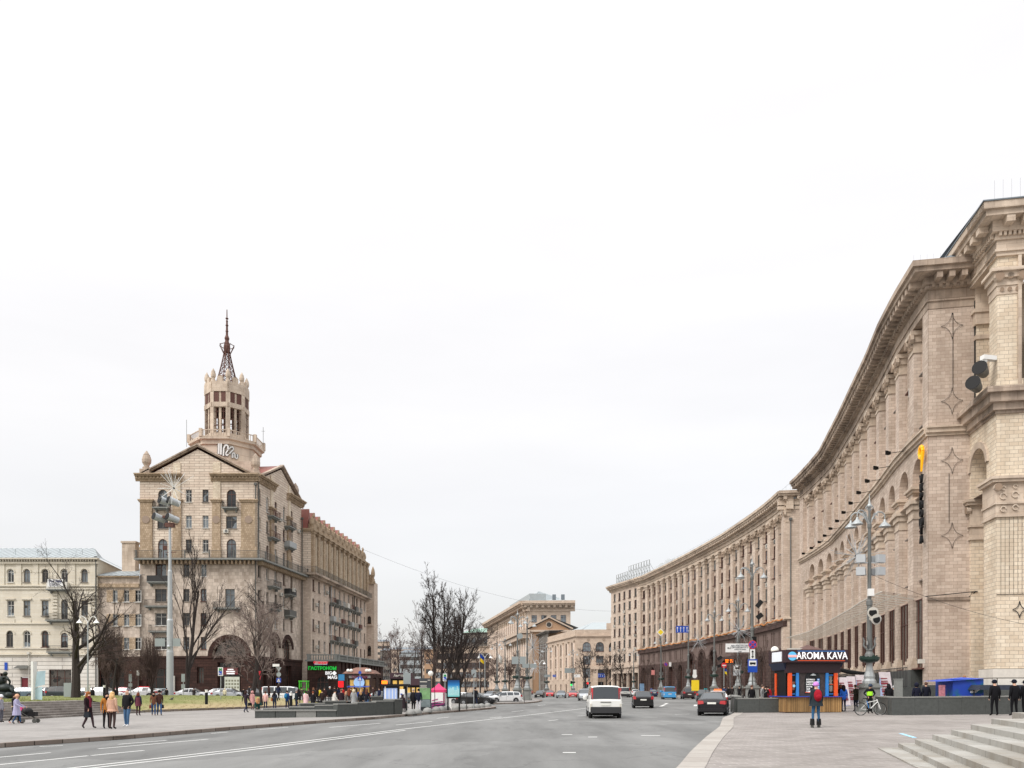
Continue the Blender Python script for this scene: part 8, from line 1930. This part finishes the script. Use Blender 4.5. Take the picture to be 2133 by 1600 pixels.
pg(184,1518.5,1.72,'walk',70,(38,22,28),(70,55,58),'woman with long auburn hair in a dark wine coat carrying a dark handbag',hair=(140,84,44),hairk='long',coat=((36,22,27),.56,1.0),props=[('bagR',(34,38,44)),('scarf',(120,40,60))])
pg(222,1517.8,1.68,'talk',40,(168,108,48),BLK,'dark haired woman in a mustard jacket and black trousers',hair=(30,24,24),hairk='long')
pg(234,1519,1.70,'stand',170,(196,160,136),(70,56,54),'blonde woman in a beige fur vest and taupe skirt seen from behind',hair=(206,168,118),hairk='long',coat=((190,150,128),.84,1.1),bulk=1.15)
pg(236.5,1519.3,.01,'stand',170,BEIGE,BEIGE,'x')if False else None
pg(265,1514.2,1.84,'pockets',-15,BLK,(70,100,132),'bald man in a black padded jacket and blue jeans',hairk='bald',shoes=(205,205,205),bulk=1.3)
pg(288,1490.8,1.68,'stand',180,NAVY,(60,40,44),'woman in a navy jacket and short red patterned skirt seen from behind',hair=(110,60,44),hairk='bob',coat=((96,50,62),.72,1.05),bulk=1.1)
pg(320,1491.3,1.72,'walk',25,(110,72,54),JEAN,'dark haired woman in a brown leather jacket on the arm of a man',hair=(36,28,28),hairk='long',props=[('bagR',(110,44,36))],shoes=(90,60,50))
pg(332,1491,1.80,'walk',30,(70,46,40),JEAN,'man in a brown leather jacket and black cap carrying a black bag',hat=(24,24,24),hairk='cap',props=[('bagL',(30,30,38))],bulk=1.1)
pg(512,1485,1.74,'walk',150,(48,38,46),NAVY,'woman in dark brown walking away with a small black bag left of the bench',hair=(50,34,30),hairk='bob',props=[('bagR',(24,24,26))])
_bx=at(534,51.6); person(_bx,51.9,S(_bx)-.02,1.68,'sit',20,(32,66,62),(92,80,76),'woman in a green jacket with long fair hair sitting on the stone bench',hair=(176,130,88),hairk='long',shoes=(110,96,90))
crowd=[(526,72,1.70,'stand',165,(188,140,136),(120,90,90),'hood',(188,140,136),None,'person in a dusty pink hooded coat just left of the stone bench'),
 (553,70,1.66,'stand',180,(212,170,162),NAVY,'bun',(90,56,42),None,'woman in a pale pink jacket seen from behind, first behind the bench'),(572,69,1.70,'stand',175,(36,44,58),NAVY,'long',(30,26,28),('shoulder',(150,84,50)),'woman with long black hair and a brown shoulder bag'),
 (598,71,1.74,'talk',160,(38,70,120),NAVY,'short',(60,42,36),('backpack',(40,110,150)),'man in a blue jacket with a bright blue backpack'),(617,70,1.78,'stand',120,(34,44,48),NAVY,'short',(130,126,124),None,'grey haired man in a dark jacket looking right'),
 (637,70,1.64,'stand',190,(222,186,186),(200,170,170),'bun',(40,30,30),None,'woman in a pale pink coat with dark hair'),(652,70,1.62,'stand',180,BLK,BLK,'bun',(150,84,60),None,'red haired woman all in black beside the pale pink coat'),
 (671,70,1.76,'stand',200,(52,40,36),BLK,'short',(40,30,28),None,'broad man in a dark brown jacket'),(697,66,1.72,'walk',110,(206,202,196),NAVY,'short',(40,34,34),None,'woman in a white coat and dark cap stretching her arm'),
 (711,67,1.78,'stand',180,(48,34,40),BLK,'short',(120,84,70),None,'man in a dark plum coat right of the white coat'),(721,66,1.6,'stand',90,(100,92,84),BLK,'long',(176,140,110),None,'small woman with fair hair in a patterned jacket'),
 (737,66,1.78,'stand',185,(150,152,152),(80,80,84),'bob',(196,184,160),None,'blonde woman in a long grey coat seen from behind'),(752,65,1.74,'stand',175,BLK,BLK,'long',(178,140,100),None,'fair haired woman in a black jacket'),
 (764,64,1.78,'walk',160,(28,28,38),JEAN,'long',(90,56,46),None,'woman in a dark jacket walking between the crowd and the far parapet'),(642,92,1.7,'stand',180,(60,50,50),BLK,'short',(90,60,50),None,'dark clad person behind the crowd near the red sign'),
 (653,90,1.75,'talk',150,(40,34,36),BLK,'bob',(120,84,64),None,'woman in black turning left behind the crowd'),(666,92,1.7,'stand',180,(220,200,40),BLK,'short',(50,40,36),None,'person in a bright yellow jacket before the shop entrance'),
 (687,88,1.85,'stand',180,BLK,BLK,'short',(200,200,200),None,'person in black with a white cap before the shop entrance'),(697,90,1.86,'talk',200,(34,30,34),BLK,'short',(70,50,44),None,'tall person in black beside the white cap'),
 (713,94,1.78,'talk',180,(180,40,40),BLK,'short',(70,50,40),None,'person in a red top under the red light sign'),(727,92,1.66,'stand',185,(120,60,44),BLK,'long',(130,66,44),None,'person with long chestnut hair before the souvenir kiosk'),
 (347,92,1.5,'stand',180,BLK,BLK,'short',(40,34,34),None,'dark figure beyond the lawn under the floodlight pole'),(404,94,1.5,'stand',180,(46,40,40),BLK,'short',(50,38,34),None,'dark figure beyond the lawn by the white car'),
 (468,92,1.45,'stand',180,(216,206,180),BLK,'short',(216,206,180),None,'pale hooded figure beyond the lawn near the burgundy shop'),(507,93,1.55,'stand',180,BLK,BLK,'short',(40,30,30),None,'dark figure beyond the lawn left of the minibus'),
 (193,92,1.75,'stand',170,BLK,BLK,'short',(60,44,40),None,'dark clad person at the foot of the big dark tree'),(238,94,1.6,'stand',200,BLK,BLK,'bob',(150,80,50),None,'red haired person among the broom trees')]
_pl=('left of the stone bench end','behind the pale pink jacket','behind the brown shoulder bag','under the phone booth','behind the grey haired man','behind the bright yellow jacket','beside the shop entrance','under the red light sign','behind the blonde in grey','behind the chestnut hair','at the souvenir kiosk counter','right of the souvenir kiosk','by the far parapet')
for i,px in enumerate((519,560,580,628,622,660,676,705,742,731,758,778,790)):
 q=((44,40,44),(60,40,40),NAVY,(70,60,54),BLK)[i%5]
 crowd.append((px,82+(i*7)%13,1.66+(i%4)*.05,('stand','talk','walk')[i%3],120+i*17,q,BLK,('short','bob','long')[i%3],(50,38,34),None,('man','woman','person')[i%3]+' in '+('charcoal','dark maroon','navy','dark olive','black')[i%5]+' standing '+_pl[i]))
for px,Y,h,ps,fc,tp,lg,hk,hc,pr,lab in crowd:
 X=at(px,Y); z=S(X)if px>480 and Y<80 else(S(X)+.3 if px>600 else .55)
 if px<=510 and Y>90:z=zz(1433 if px!=193 else 1432,Y)-h
 ct=None
 if 'coat' in lab:ct=(tp,.5,1.1)
 person(X,Y,z,h,ps,fc,tp,lg,lab,hair=hc,hairk=hk,coat=ct,props=[pr]if pr else None,bulk=1.12)
pg(861,1483,1.76,'stand',150,BLK,BLK,'grey haired man in a black suit near the hemispheres',hairk='short',hair=(176,160,150),bulk=1.15)
pg(872,1483,1.74,'stand',185,(28,32,50),(205,205,210),'woman in a navy coat and white trousers near the hemispheres',hairk='bun',hair=(26,24,30),bulk=1.25)
pg(839,1484,1.7,'stand',180,(150,150,155),BLK,'person half hidden behind the ticket machine',hairk='short',coat=((50,40,44),.3,1.1))
pg(845,1475,1.6,'walk',120,(110,74,54),(120,84,60),'person in brown walking behind the thin post by the ticket machine',hairk='bob')
pg(990,1474.5,1.85,'talk',170,(24,24,30),NAVY,'man in a black jacket standing by the black car at the kerb tip',hairk='short',bulk=1.15)
_w5=('leftmost','second from left','middle','second from right','rightmost')
for i,(px,fy)in enumerate(((1010,1453),(1014,1453.4),(1018.5,1453),(1023,1453.3),(1027,1453))):
 pg(px,fy,1.75,'stand',180+i*15,BLK,BLK,'person in black, %s of the tight group of five on the crossing'%_w5[i],hairk='short',group='people in black in a tight group')
pg(1700,1515.8,1.66,'straddle',180,(38,46,52),(52,92,128),'roller skater in a lilac beanie with a red backpack',hat=(190,130,205),hairk='short',bulk=1.35,coat=((38,46,52),.78,1.1),props=[('backpack',(150,24,40)),('skates',)],shoes=(24,24,24))
for o in bpy.data.objects:
 if o.get('label','').startswith('roller skater'):o.location.z+=.105
pg(1757,1482.5,1.68,'stand',178,(48,104,200),NAVY,'woman in a bright blue jacket at the right corner of the kiosk',hairk='long',hair=(34,28,30),bulk=1.25)
pg(1751,1482,1.72,'stand',120,(44,34,34),(90,60,56),'person with brown hair half hidden by the bright blue jacket',hairk='bob',hair=(110,70,50))
pg(1783,1481.5,1.72,'phone',-70,(46,42,34),(34,42,58),'young man in a dark olive coat looking at his phone',hair=(60,44,36),coat=((44,42,34),.72,1.0),props=[('phone',)])
pg(1812,1486.3,1.72,'hips',0,(24,26,30),BLK,'cyclist in black with a neon green vest standing behind the bicycle',hat=(50,62,80),hairk='cap',bulk=1.15,props=[('vest',)])
pg(2072,1491,1.84,'straddle',175,(18,18,22),(16,16,20),'guard in black standing left at the dark granite wall near the picture edge',hat=(20,24,34),hairk='cap',bulk=1.3,props=[('bagL',(22,22,26))]and None)
pg(2113,1491,1.84,'straddle',185,(18,18,22),(16,16,20),'guard in black standing right at the dark granite wall near the picture edge',hat=(20,24,34),hairk='cap',bulk=1.3)
pg(2136,1490.5,1.8,'stand',180,(18,18,22),(16,16,20),'guard in black cut by the right picture edge',hat=(20,24,34),hairk='cap',bulk=1.3)
for px,Y,yt,tp,hk,hc,lab in((1851,49,1424,BLK,'bob',(28,26,30),'dark haired person in black behind the granite wall right of the lamp'),(1862,49,1428,BLK,'short',(180,180,180),'person in black with a grey cap behind the granite wall'),(1909,48,1423,(26,28,44),'hood',(26,28,44),'person in a dark navy hood behind the granite wall'),(1929,48,1421,(26,28,40),'short',(90,64,54),'brown haired man in dark blue behind the granite wall left of the blue tent'),(2009,50.5,1407,BLK,'short',(150,110,80),'person whose head shows above the blue tent')):
 X=at(px,Y); h=zz(yt,Y)-S(X); person(X,Y,S(X)+max(0,h-1.75),min(h,1.75),'stand',175,tp,BLK,lab,hair=hc,hairk=hk,bulk=1.2)
for px,fy_Y,h,ps,fc,tp,lg,hk,hc,lab in((1566,54,1.74,'stand',10,BLK,BLK,'short',(90,60,50),'man in a black jacket facing the road behind the wall left of the kiosk'),(1588,55,1.78,'talk',60,(140,142,142),BLK,'short',(90,74,66),'man in a long grey coat behind the wall left of the kiosk'),(1595,58,1.7,'stand',180,(24,24,28),BLK,'short',(40,34,30),'person in black beside the grey coat'),(1600,62,1.68,'stand',180,(180,30,40),BLK,'short',(60,40,36),'person in a bright red jacket right of the grey coat'),(1622,55,1.66,'stand',0,(160,26,34),BLK,'bob',(170,110,84),'woman in a red coat close to the left side of the kiosk')):
 X=at(px,fy_Y); person(X,fy_Y,S(X),h,ps,fc,tp,lg,lab,hair=hc,hairk=hk,bulk=1.15)
walkers=[(1470,108,(30,150,160),'person in a turquoise jacket on the right pavement behind the green car'),(1497,96,NAVY,'person in navy on the right pavement, left of the blue backpack'),(1509,94,(40,60,100),'person with a blue backpack on the right pavement'),(1518,90,BLK,'person in black near the kerb rail'),(1525,88,(40,36,36),'person in dark brown near the kerb rail'),(1357,165,(40,90,170),'person in bright blue far down the right pavement'),(1395,160,BLK,'dark clad walker before the arcade right of the blue van'),(1540,86,BLK,'dark clad walker behind the guard rail'),(1551,84,(60,50,46),'walker in brown behind the guard rail'),(1213,190,(190,40,50),'person in red far off under the green traffic light'),(1560,80,(30,32,40),'walker in dark blue by the tall lamp pedestal')]
for i,(px,Y,c,lab)in enumerate(walkers):
 X=at(px,Y); person(X,Y,S(X),1.74,('walk','stand','talk')[i%3],(180,150,0)[i%3],c,BLK,lab,hair=(60,44,38),hairk='short',bulk=1.15,props=[('backpack',(40,90,150))]if 'backpack' in lab else None)
def pram():
 X,Y=gp(56,1506); t=thing('pram','black pram with a pink blanket pushed by the woman in lilac','pram',(X,Y,S(X)),R(100))
 q=MB(); q.path([(0,.55,1.0),(0,.2,.62),(0,-.45,.28)],.025,n=5); q.path([(.22,.2,.62),(.22,-.35,.22)],.02,n=5); q.path([(-.22,.2,.62),(-.22,-.35,.22)],.02,n=5); q.bar((-.2,.55,1.0),(.2,.55,1.0),.03); q.build('frame',M['irong'],t,local=True)
 q=MB(); q.sphere((0,.0,.62),.34,n=12,m=8,sx=.75,sy=1.0,sz=.75); q.box(0,-.2,.38,.42,.6,.25); q.build('seat',M['black'],t,local=True,smooth=False)
 q=MB(); q.box(0,.28,.68,.3,.14,.22); q.build('blanket',cloth((225,90,140)),t,local=True)
 for x in(-.24,.24):
  for y in(-.48,.3):q=MB(); q.bar((x-.02,y,.12),(x+.02,y,.12),.12,n=14); q.build('wheel',M['irong'],t,local=True)
pram()
for i,(px,Y)in enumerate(((358,72),(1718,35))):
 if i:continue
 X=at(px,Y); t=thing('pigeon','small dark pigeon on the straw coloured lawn','bird',(X,Y,.75),R(60)); q=MB(); q.sphere((0,0,.14),.12,sx=.7,sy=1.5,sz=.8); q.sphere((0,-.17,.24),.05); q.bar((0,.12,.12),(0,.32,.06),.05,r2=.03); q.bar((.03,0,0),(.03,0,.08),.01); q.bar((-.03,0,0),(-.03,0,.08),.01); q.bar((0,-.21,.24),(0,-.25,.23),.012,r2=.004); q.build('body',mat('pigeon_grey',rgb(60,60,66),.8),t,local=True,smooth=True)
# ======================= vehicles =======================
M['carglass']=mat('tinted_car_glass',rgb(48,54,58),.06,noise=0,spec=.9)
M['tyre']=mat('tyre_rubber',rgb(28,28,28),.85,noise=.1)
M['rim']=mat('alloy_rim',rgb(150,152,155),.35,.7,noise=.05)
M['tail']=mat('red_tail_lamp',rgb(170,24,30),.25,noise=.05,coat=.5)
M['head']=mat('clear_headlamp',rgb(210,214,218),.15,.2,noise=.05,coat=.5)
M['plate']=mat('number_plate',rgb(222,222,214),.5,noise=.05)
M['bumper']=mat('black_bumper',rgb(44,44,46),.6,noise=.08)
TYPES={'van':(5.0,[(-2.5,.52,1.0,1.02,.84,.80,''),(-2.47,.30,1.08,1.12,.92,.86,'t'),(-2.38,.28,1.10,1.84,.945,.80,''),(-2.30,.28,1.10,1.90,.95,.80,''),(-2.2,.28,1.1,1.91,.95,.80,'s'),(-1.0,.28,1.1,1.92,.95,.80,''),(-.9,.28,1.1,1.92,.95,.8,'s'),(.45,.28,1.1,1.92,.95,.80,''),(.55,.28,1.1,1.91,.95,.8,'s'),(1.2,.28,1.08,1.82,.95,.76,'st'),(1.95,.28,1.05,1.12,.93,.7,''),(2.35,.28,.88,.92,.88,.66,''),(2.5,.34,.66,.68,.72,.5,'')],.34,1.55,-1.5),
 'sedan':(4.5,[(-2.25,.42,.78,.80,.70,.55,''),(-2.18,.24,.98,1.0,.82,.62,''),(-1.75,.2,1.02,1.05,.86,.66,'t'),(-1.1,.2,.99,1.40,.87,.60,'s'),(-.35,.2,.97,1.45,.87,.60,''),(-.27,.2,.97,1.45,.87,.60,'s'),(.35,.2,.95,1.42,.87,.60,'st'),(1.1,.2,.92,.98,.86,.66,''),(1.85,.22,.80,.84,.83,.6,''),(2.15,.24,.66,.68,.76,.5,''),(2.25,.36,.56,.58,.6,.4,'')],.31,1.35,-1.3),
 'wagon':(4.5,[(-2.25,.42,.86,.88,.74,.6,''),(-2.2,.24,.98,1.0,.83,.64,'t'),(-1.95,.2,1.0,1.40,.86,.62,''),(-1.85,.2,1.0,1.44,.87,.62,'s'),(-1.1,.2,.99,1.47,.87,.62,''),(-1.02,.2,.98,1.47,.87,.62,'s'),(-.2,.2,.97,1.48,.87,.62,''),(-.12,.2,.97,1.48,.87,.62,'s'),(.5,.2,.95,1.44,.87,.6,'st'),(1.2,.2,.92,.98,.86,.66,''),(1.85,.22,.82,.86,.83,.6,''),(2.15,.24,.68,.70,.76,.5,''),(2.25,.36,.58,.6,.6,.4,'')],.31,1.35,-1.35),
 'suv':(4.7,[(-2.35,.5,1.0,1.02,.8,.66,''),(-2.3,.32,1.08,1.1,.88,.7,'t'),(-2.1,.28,1.1,1.62,.92,.68,''),(-2.0,.28,1.1,1.68,.93,.68,'s'),(-1.1,.28,1.1,1.72,.93,.68,''),(-1.0,.28,1.1,1.72,.93,.68,'s'),(-.1,.28,1.08,1.72,.93,.68,''),(0,.28,1.08,1.72,.93,.68,'s'),(.5,.28,1.06,1.66,.93,.66,'st'),(1.15,.28,1.04,1.08,.92,.7,''),(2.0,.3,.96,.98,.9,.66,''),(2.25,.32,.8,.82,.84,.6,''),(2.35,.42,.66,.68,.7,.5,'')],.37,1.42,-1.42)}
CARP={}
def shifted(q):
 r=MB(); r.f,r.uv,r.mi=q.f,q.uv,q.mi; r.v=[(x*1.02,y-.045,z)for x,y,z in q.v]; return r
def car_meshes(kind):
 if kind in CARP:return CARP[kind]
 L_,st,wr,yf,yr=TYPES[kind]; body,glass=MB(),MB()
 def ring(s):
  y,zb,zl,zr,w_,rw,_=s; d=.05
  P=[(w_*.86,zb),(w_*.985,zb+.1),(w_,zb+(zl-zb)*.45),(w_*1.005,zl-.12),(w_*.975,zl),(rw+(w_*.975-rw)*.1,zr-.07*(zr-zl>.15)),(rw*.88,zr-.015*(zr-zl>.15)),(rw*.45,zr+.012),(0,zr+.016)]
  return[(x,y,z)for x,z in P]
 Rg=[ring(s)for s in st]
 for sgn in(1,-1):
  for i in range(len(st)-1):
   A,B=Rg[i],Rg[i+1]; fl=st[i][6]
   for j in range(len(A)-1):
    q=[A[j],B[j],B[j+1],A[j+1]]; q=[(x*sgn,y,z)for x,y,z in q]
    if sgn<0:q.reverse()
    isg=(j==4 and 's' in fl)or(j in(5,6,7)and 't' in fl)
    if j==4 and fl=='t':isg=False
    (glass if isg else body).face(q)
  for i,rev in((0,False),(len(st)-1,True)):
   P=[(x*sgn,y,z)for x,y,z in Rg[i]]+[(0,Rg[i][0][1],Rg[i][0][2])]
   body.face(P)
 under=MB(); under.box(0,0,.18,1.5,L_*.86,.2)
 arch=MB()
 for y in(yf,yr):
  for s in(-1,1):w_=.9 if kind in('van','suv')else .86; x=s*(w_-.06); arch.bar((x,y,wr+.02),(s*(w_*1.0+.012),y,wr+.02),wr+.07,n=18)
 wheels=[]
 for y in(yf,yr):
  for s in(-1,1):
   w_=.93 if kind in('van','suv')else .87; a=MB(); a.bar((s*(w_-.2),y,wr),(s*(w_+.02),y,wr),wr,n=20); b_=MB(); b_.bar((s*(w_+.021),y,wr),(s*(w_+.026),y,wr),wr*.64,n=12)
   for k in range(5):an=k*1.2566; b_.bar((s*(w_+.03),y,wr),(s*(w_+.03),y+wr*.6*math.cos(an),wr+wr*.6*math.sin(an)),.03,n=4)
   wheels.append((a,b_))
 det=MB(); w_=st[5][4]*1.006
 for s in(-1,1):
  for y in(-.95,.0,.95):det.box(s*w_*.997,y,.38,.012,.014,.55)
  det.box(s*(w_+.004),-.2,.86,.03,.18,.03); det.box(s*(w_+.004),.75,.86,.03,.18,.03)
 yb,ye=st[1][0]-.02,st[-2][0]; zb=st[1][1]
 bump=MB(); ww=st[1][4]
 hb=.36 if kind=='van' else .26
 bump.box(0,st[0][0]-.01,zb+.02,ww*1.96,.2,hb-(.0 if kind=='van' else .06),top=.98); bump.box(0,st[-1][0]+.0,zb+.02,ww*1.62,.16,.2,top=.95)
 tl,hl=[],[]
 for s in(-1,1):
  q=MB()
  if kind=='van':
   q.hexa([(s*.76,-2.50,.85),(s*.93,-2.44,.85),(s*.93,-2.38,.85),(s*.76,-2.45,.85),(s*.73,-2.43,1.78),(s*.84,-2.38,1.80),(s*.84,-2.3,1.80),(s*.73,-2.35,1.78)])
  elif kind in('wagon','suv'):k=1.0 if kind=='wagon' else 1.1; yy=st[1][0]; q.hexa([(s*.62,yy-.04,.78*k),(s*.85*k,yy-.0,.78*k),(s*.88*k,yy+.25,.82*k),(s*.64,yy+.1,.82*k),(s*.64,yy-.02,1.02*k),(s*.84*k,yy+.02,1.04*k),(s*.87*k,yy+.22,1.06*k),(s*.66,yy+.12,1.04*k)])
  else:q.hexa([(s*.46,-2.25,.74),(s*.80,-2.2,.70),(s*.865,-1.92,.72),(s*.5,-2.05,.76),(s*.5,-2.215,.92),(s*.79,-2.17,.93),(s*.86,-1.92,.93),(s*.54,-2.0,.92)])
  tl.append(q); q=MB(); yy=st[-2][0]; z1=st[-2][3]; q.hexa([(s*.48,yy+.04,z1-.16),(s*.74,yy-.02,z1-.16),(s*.84,yy-.3,z1-.1),(s*.5,yy-.1,z1-.12),(s*.5,yy+.0,z1+.0),(s*.74,yy-.05,z1+.02),(s*.83,yy-.32,z1+.06),(s*.52,yy-.2,z1+.04)]); hl.append(q)
 pl=MB(); zp_={'van':.82,'sedan':.78,'wagon':.74,'suv':.72}[kind]; pl.box(0,st[0][0]-(.02 if kind!='sedan' else .005),zp_-.06,.52,.02,.115)
 pf=MB(); pf.box(0,st[-1][0]+.09,.38,.52,.02,.11)
 grl=MB(); grl.box(0,st[-1][0]+.02,st[-1][1]+.14,.9,.04,.12)
 mir=[]
 for s in(-1,1):q=MB(); q.sphere((s*(w_+.1),st[-4][0]-.22 if kind!='sedan' else .72,1.02 if kind!='van' else 1.2),.1 if kind!='van' else .13,n=8,m=6,sx=1.2,sy=.6,sz=.8 if kind!='van' else 1.4); mir.append(q)
 CARP[kind]=dict(body=body,glass=glass,under=under,arch=arch,wheels=wheels,det=det,bump=bump,tl=tl,hl=hl,pl=pl,pf=pf,grl=grl,mir=mir,wr=wr); return CARP[kind]
def car(X,Y,heading,kind,col,label,z=None,lit=None,bumper=None,taxi=None,group=None,name='car',cat='car',detail=True,len_=1.0):
 """heading: degrees, 0 = driving away (+Y), clockwise positive"""
 c=car_meshes(kind); z=gz(X,True)if z is None else z; t=thing(name,label,cat,(X,Y,z),-R(heading),group); t.scale=(1,len_,1)
 pm=mat('paint_%02x%02x%02x'%col,rgb(*col),.32,.15 if max(col)<200 else 0.0,noise=.03,coat=.25)
 bd=c['body'].build('body',pm,t,local=True,smooth=False); c['glass'].build('windows',M['carglass'],t,local=True)
 c['under'].build('underbody',M['tyre'],t,local=True)
 c['arch'].build('wheel_arch',M['bumper'],bd,local=True)
 for a,b_ in c['wheels']:
  w_=a.build('wheel',M['tyre'],t,local=True); b_.build('rim',M['rim'],w_,local=True)
 c['det'].build('door_seams',M['black'],bd,local=True); c['bump'].build('bumper',M['bumper']if bumper is None else pm,t,local=True)
 for q in c['tl']:
  if kind!='van':q=shifted(q)
  q.build('tail_light',M['tail'],t,local=True)
 for q in c['hl']:q.build('headlight',M['head']if not lit else M['yelwhite'],t,local=True)
 c['pl'].build('number_plate',M['plate'],t,local=True); c['pf'].build('number_plate',M['plate'],t,local=True); c['grl'].build('grille',M['black'],t,local=True)
 for q in c['mir']:q.build('mirror',pm,t,local=True)
 if kind=='van':
  q=MB(); q.box(0,-2.53,.94,.62,.02,.035); q.box(0,-2.56,.60,.13,.03,.06); q.build('tailgate_trim',M['black'],bd,local=True)
  for s in(-1,1):q=MB(); q.box(s*.86,-2.5,.55,.12,.06,.32); q.build('rear_marker',M['ac']if s else M['tail'],t,local=True)
  q=MB(); q.bar((.0,-2.46,1.2),(-.45,-2.43,1.26),.012); q.build('wiper',M['black'],t,local=True)
 if taxi:q=MB(); q.box(0,-.2,{'sedan':1.46,'wagon':1.49}[kind],.7 if taxi=='signred' else .5,.3,.16,top=.8); q.build('roof_sign',mat('taxi_orange',rgb(240,110,40),.5,emit=.2)if taxi=='signred' else M['orangeled'],t,local=True)
 return t
def cr_(px,fy,hd,kind,col,label,**k):
 X,Y=gp(px,fy,True); half=TYPES[kind][0]/2-.4; a=R(hd)
 return car(X+math.sin(a)*half*k.pop('off',1),Y+math.cos(a)*half,hd,kind,col,label,**k)
BK,SV,WH=(13,13,15),(150,155,160),(225,226,226)
cr_(1261,1496.5,3,'van',(222,222,218),'white panel van with dark rear glass driving away in the near lane',cat='van',name='van')
cr_(1340,1475.5,7,'wagon',BK,'black hatchback with a white number plate just ahead of the white van',bumper=1)
cr_(1483,1491,17,'sedan',(15,12,18),'black saloon with wide red tail lamps beside the right kerb',bumper=1)
cr_(1395,1457,6,'van',(70,150,205),'bright blue minivan driving away in the middle distance',cat='van',name='van',bumper=1)
cr_(1436,1456.5,6,'suv',(58,46,48),'dark brown off roader right of the blue minivan',bumper=1)
cr_(1466,1462,14,'wagon',(52,62,66),'dark green estate car left of the orange topped taxi',bumper=1)
cr_(1494,1476,16,'sedan',WH,'white taxi with an orange roof sign hidden behind the black saloon',taxi='signred',bumper=1)
cr_(1324,1449.5,4,'wagon',WH,'small white hatchback far ahead left of the blue minivan',bumper=1)
cr_(1363,1451.5,4,'sedan',(50,58,84),'dark blue saloon far ahead beside the blue minivan',bumper=1)
cr_(1377,1451,6,'sedan',SV,'silver saloon touching the left side of the blue minivan',bumper=1)
cr_(1302,1453,2,'van',(196,196,192),'pale minibus far ahead seen over the roof of the black hatchback',cat='van',name='van')
cr_(1418,1448.5,6,'sedan',(90,30,34),'maroon saloon between the blue minivan and the off roader',bumper=1)
cr_(1217,1459,183,'suv',(170,174,178),'silver off roader coming towards the camera left of the white van',bumper=1)
cr_(1193,1452.8,184,'sedan',(190,60,60),'red and white taxi coming with lit headlamps',lit=1,bumper=1)
cr_(1170,1454,186,'sedan',(120,128,134),'grey saloon coming between two red cars',bumper=1)
cr_(1147,1451.5,186,'wagon',(185,38,44),'red hatchback coming with lit headlamps',lit=1,bumper=1)
cr_(1126,1453,188,'sedan',BK,'black car coming with white headlamps near the island tip',lit=1,bumper=1)
cr_(1133,1447.5,188,'sedan',SV,'grey car waiting behind the oncoming black car',bumper=1)
cr_(1104,1447,190,'suv',(190,30,40),'red van partly hidden behind the second island lamp post',bumper=1)
cr_(1210,1448.5,184,'sedan',WH,'white car far behind the silver off roader',bumper=1)
car(at(1050,104),104.0,250,'wagon',WH,'white hatchback turning out of the side street by the first island lamp post',bumper=1)
car(at(992,92),91.5,262-164,'sedan',BK,'black saloon waiting in the side street behind the poster case',bumper=1)
car(at(968,93.5),95.5,98,'sedan',WH,'white saloon half hidden behind the black one in the side street',bumper=1)
car(at(866,99),99.0,100,'sedan',(60,68,70),'dark grey saloon with a white car beyond it left of the map stand',bumper=1)
car(at(862,104),104.0,100,'sedan',WH,'white saloon behind the dark grey one near the map stand',bumper=1)
car(at(806,108),108.0,95,'wagon',(86,98,102),'grey estate car parked behind the info case',z=0,bumper=1)
car(at(1022,150),150.0,200,'sedan',SV,'small silver car far behind the group in black',bumper=1)
row=[(48,'wagon',(96,112,122),'blue grey estate car at the far left beyond the lawn'),(92,'wagon',SV,'silver hatchback beside the leaning grey board'),(140,'suv',(44,52,56),'dark off roader with a white roof edge beyond the lawn'),(182,'sedan',(60,64,66),'dark saloon behind the trunk of the big dark tree'),(219,'sedan',WH,'white car between the broom trees and the big tree'),(263,'sedan',(168,40,62),'red saloon beyond the lawn'),(296,'sedan',(206,206,206),'white saloon right of the red one beyond the lawn'),(343,'wagon',(118,130,132),'grey estate car at the foot of the floodlight pole'),(403,'sedan',WH,'white saloon beyond the lawn right of the floodlight pole'),(452,'sedan',SV,'silver saloon under the burgundy shop sign'),(480,'sedan',(190,194,198),'second silver saloon under the burgundy shop sign'),(540,'sedan',(70,72,76),'grey car hidden behind the white minibus nose')]
for i,(px,k,c,lab)in enumerate(row):
 Y=103.0+(i%2)*2.6-max(0,(px-300))*.012; top={'sedan':1.45,'wagon':1.48,'suv':1.72}[k]
 zt=zz(1434-(1.5 if k=='suv' else 0)-(2.5 if px<300 else 0),Y); car(at(px,Y),Y,90 if i%3 else 270,k,c,lab,z=zt-top,bumper=1)
mbz=zz(1430,94)-1.92
car(at(594,95),95.0,92,'van',(226,227,228),'long white minibus with black side windows parked beyond the lawn',z=mbz,bumper=1,name='minibus',cat='minibus',len_=1.08)
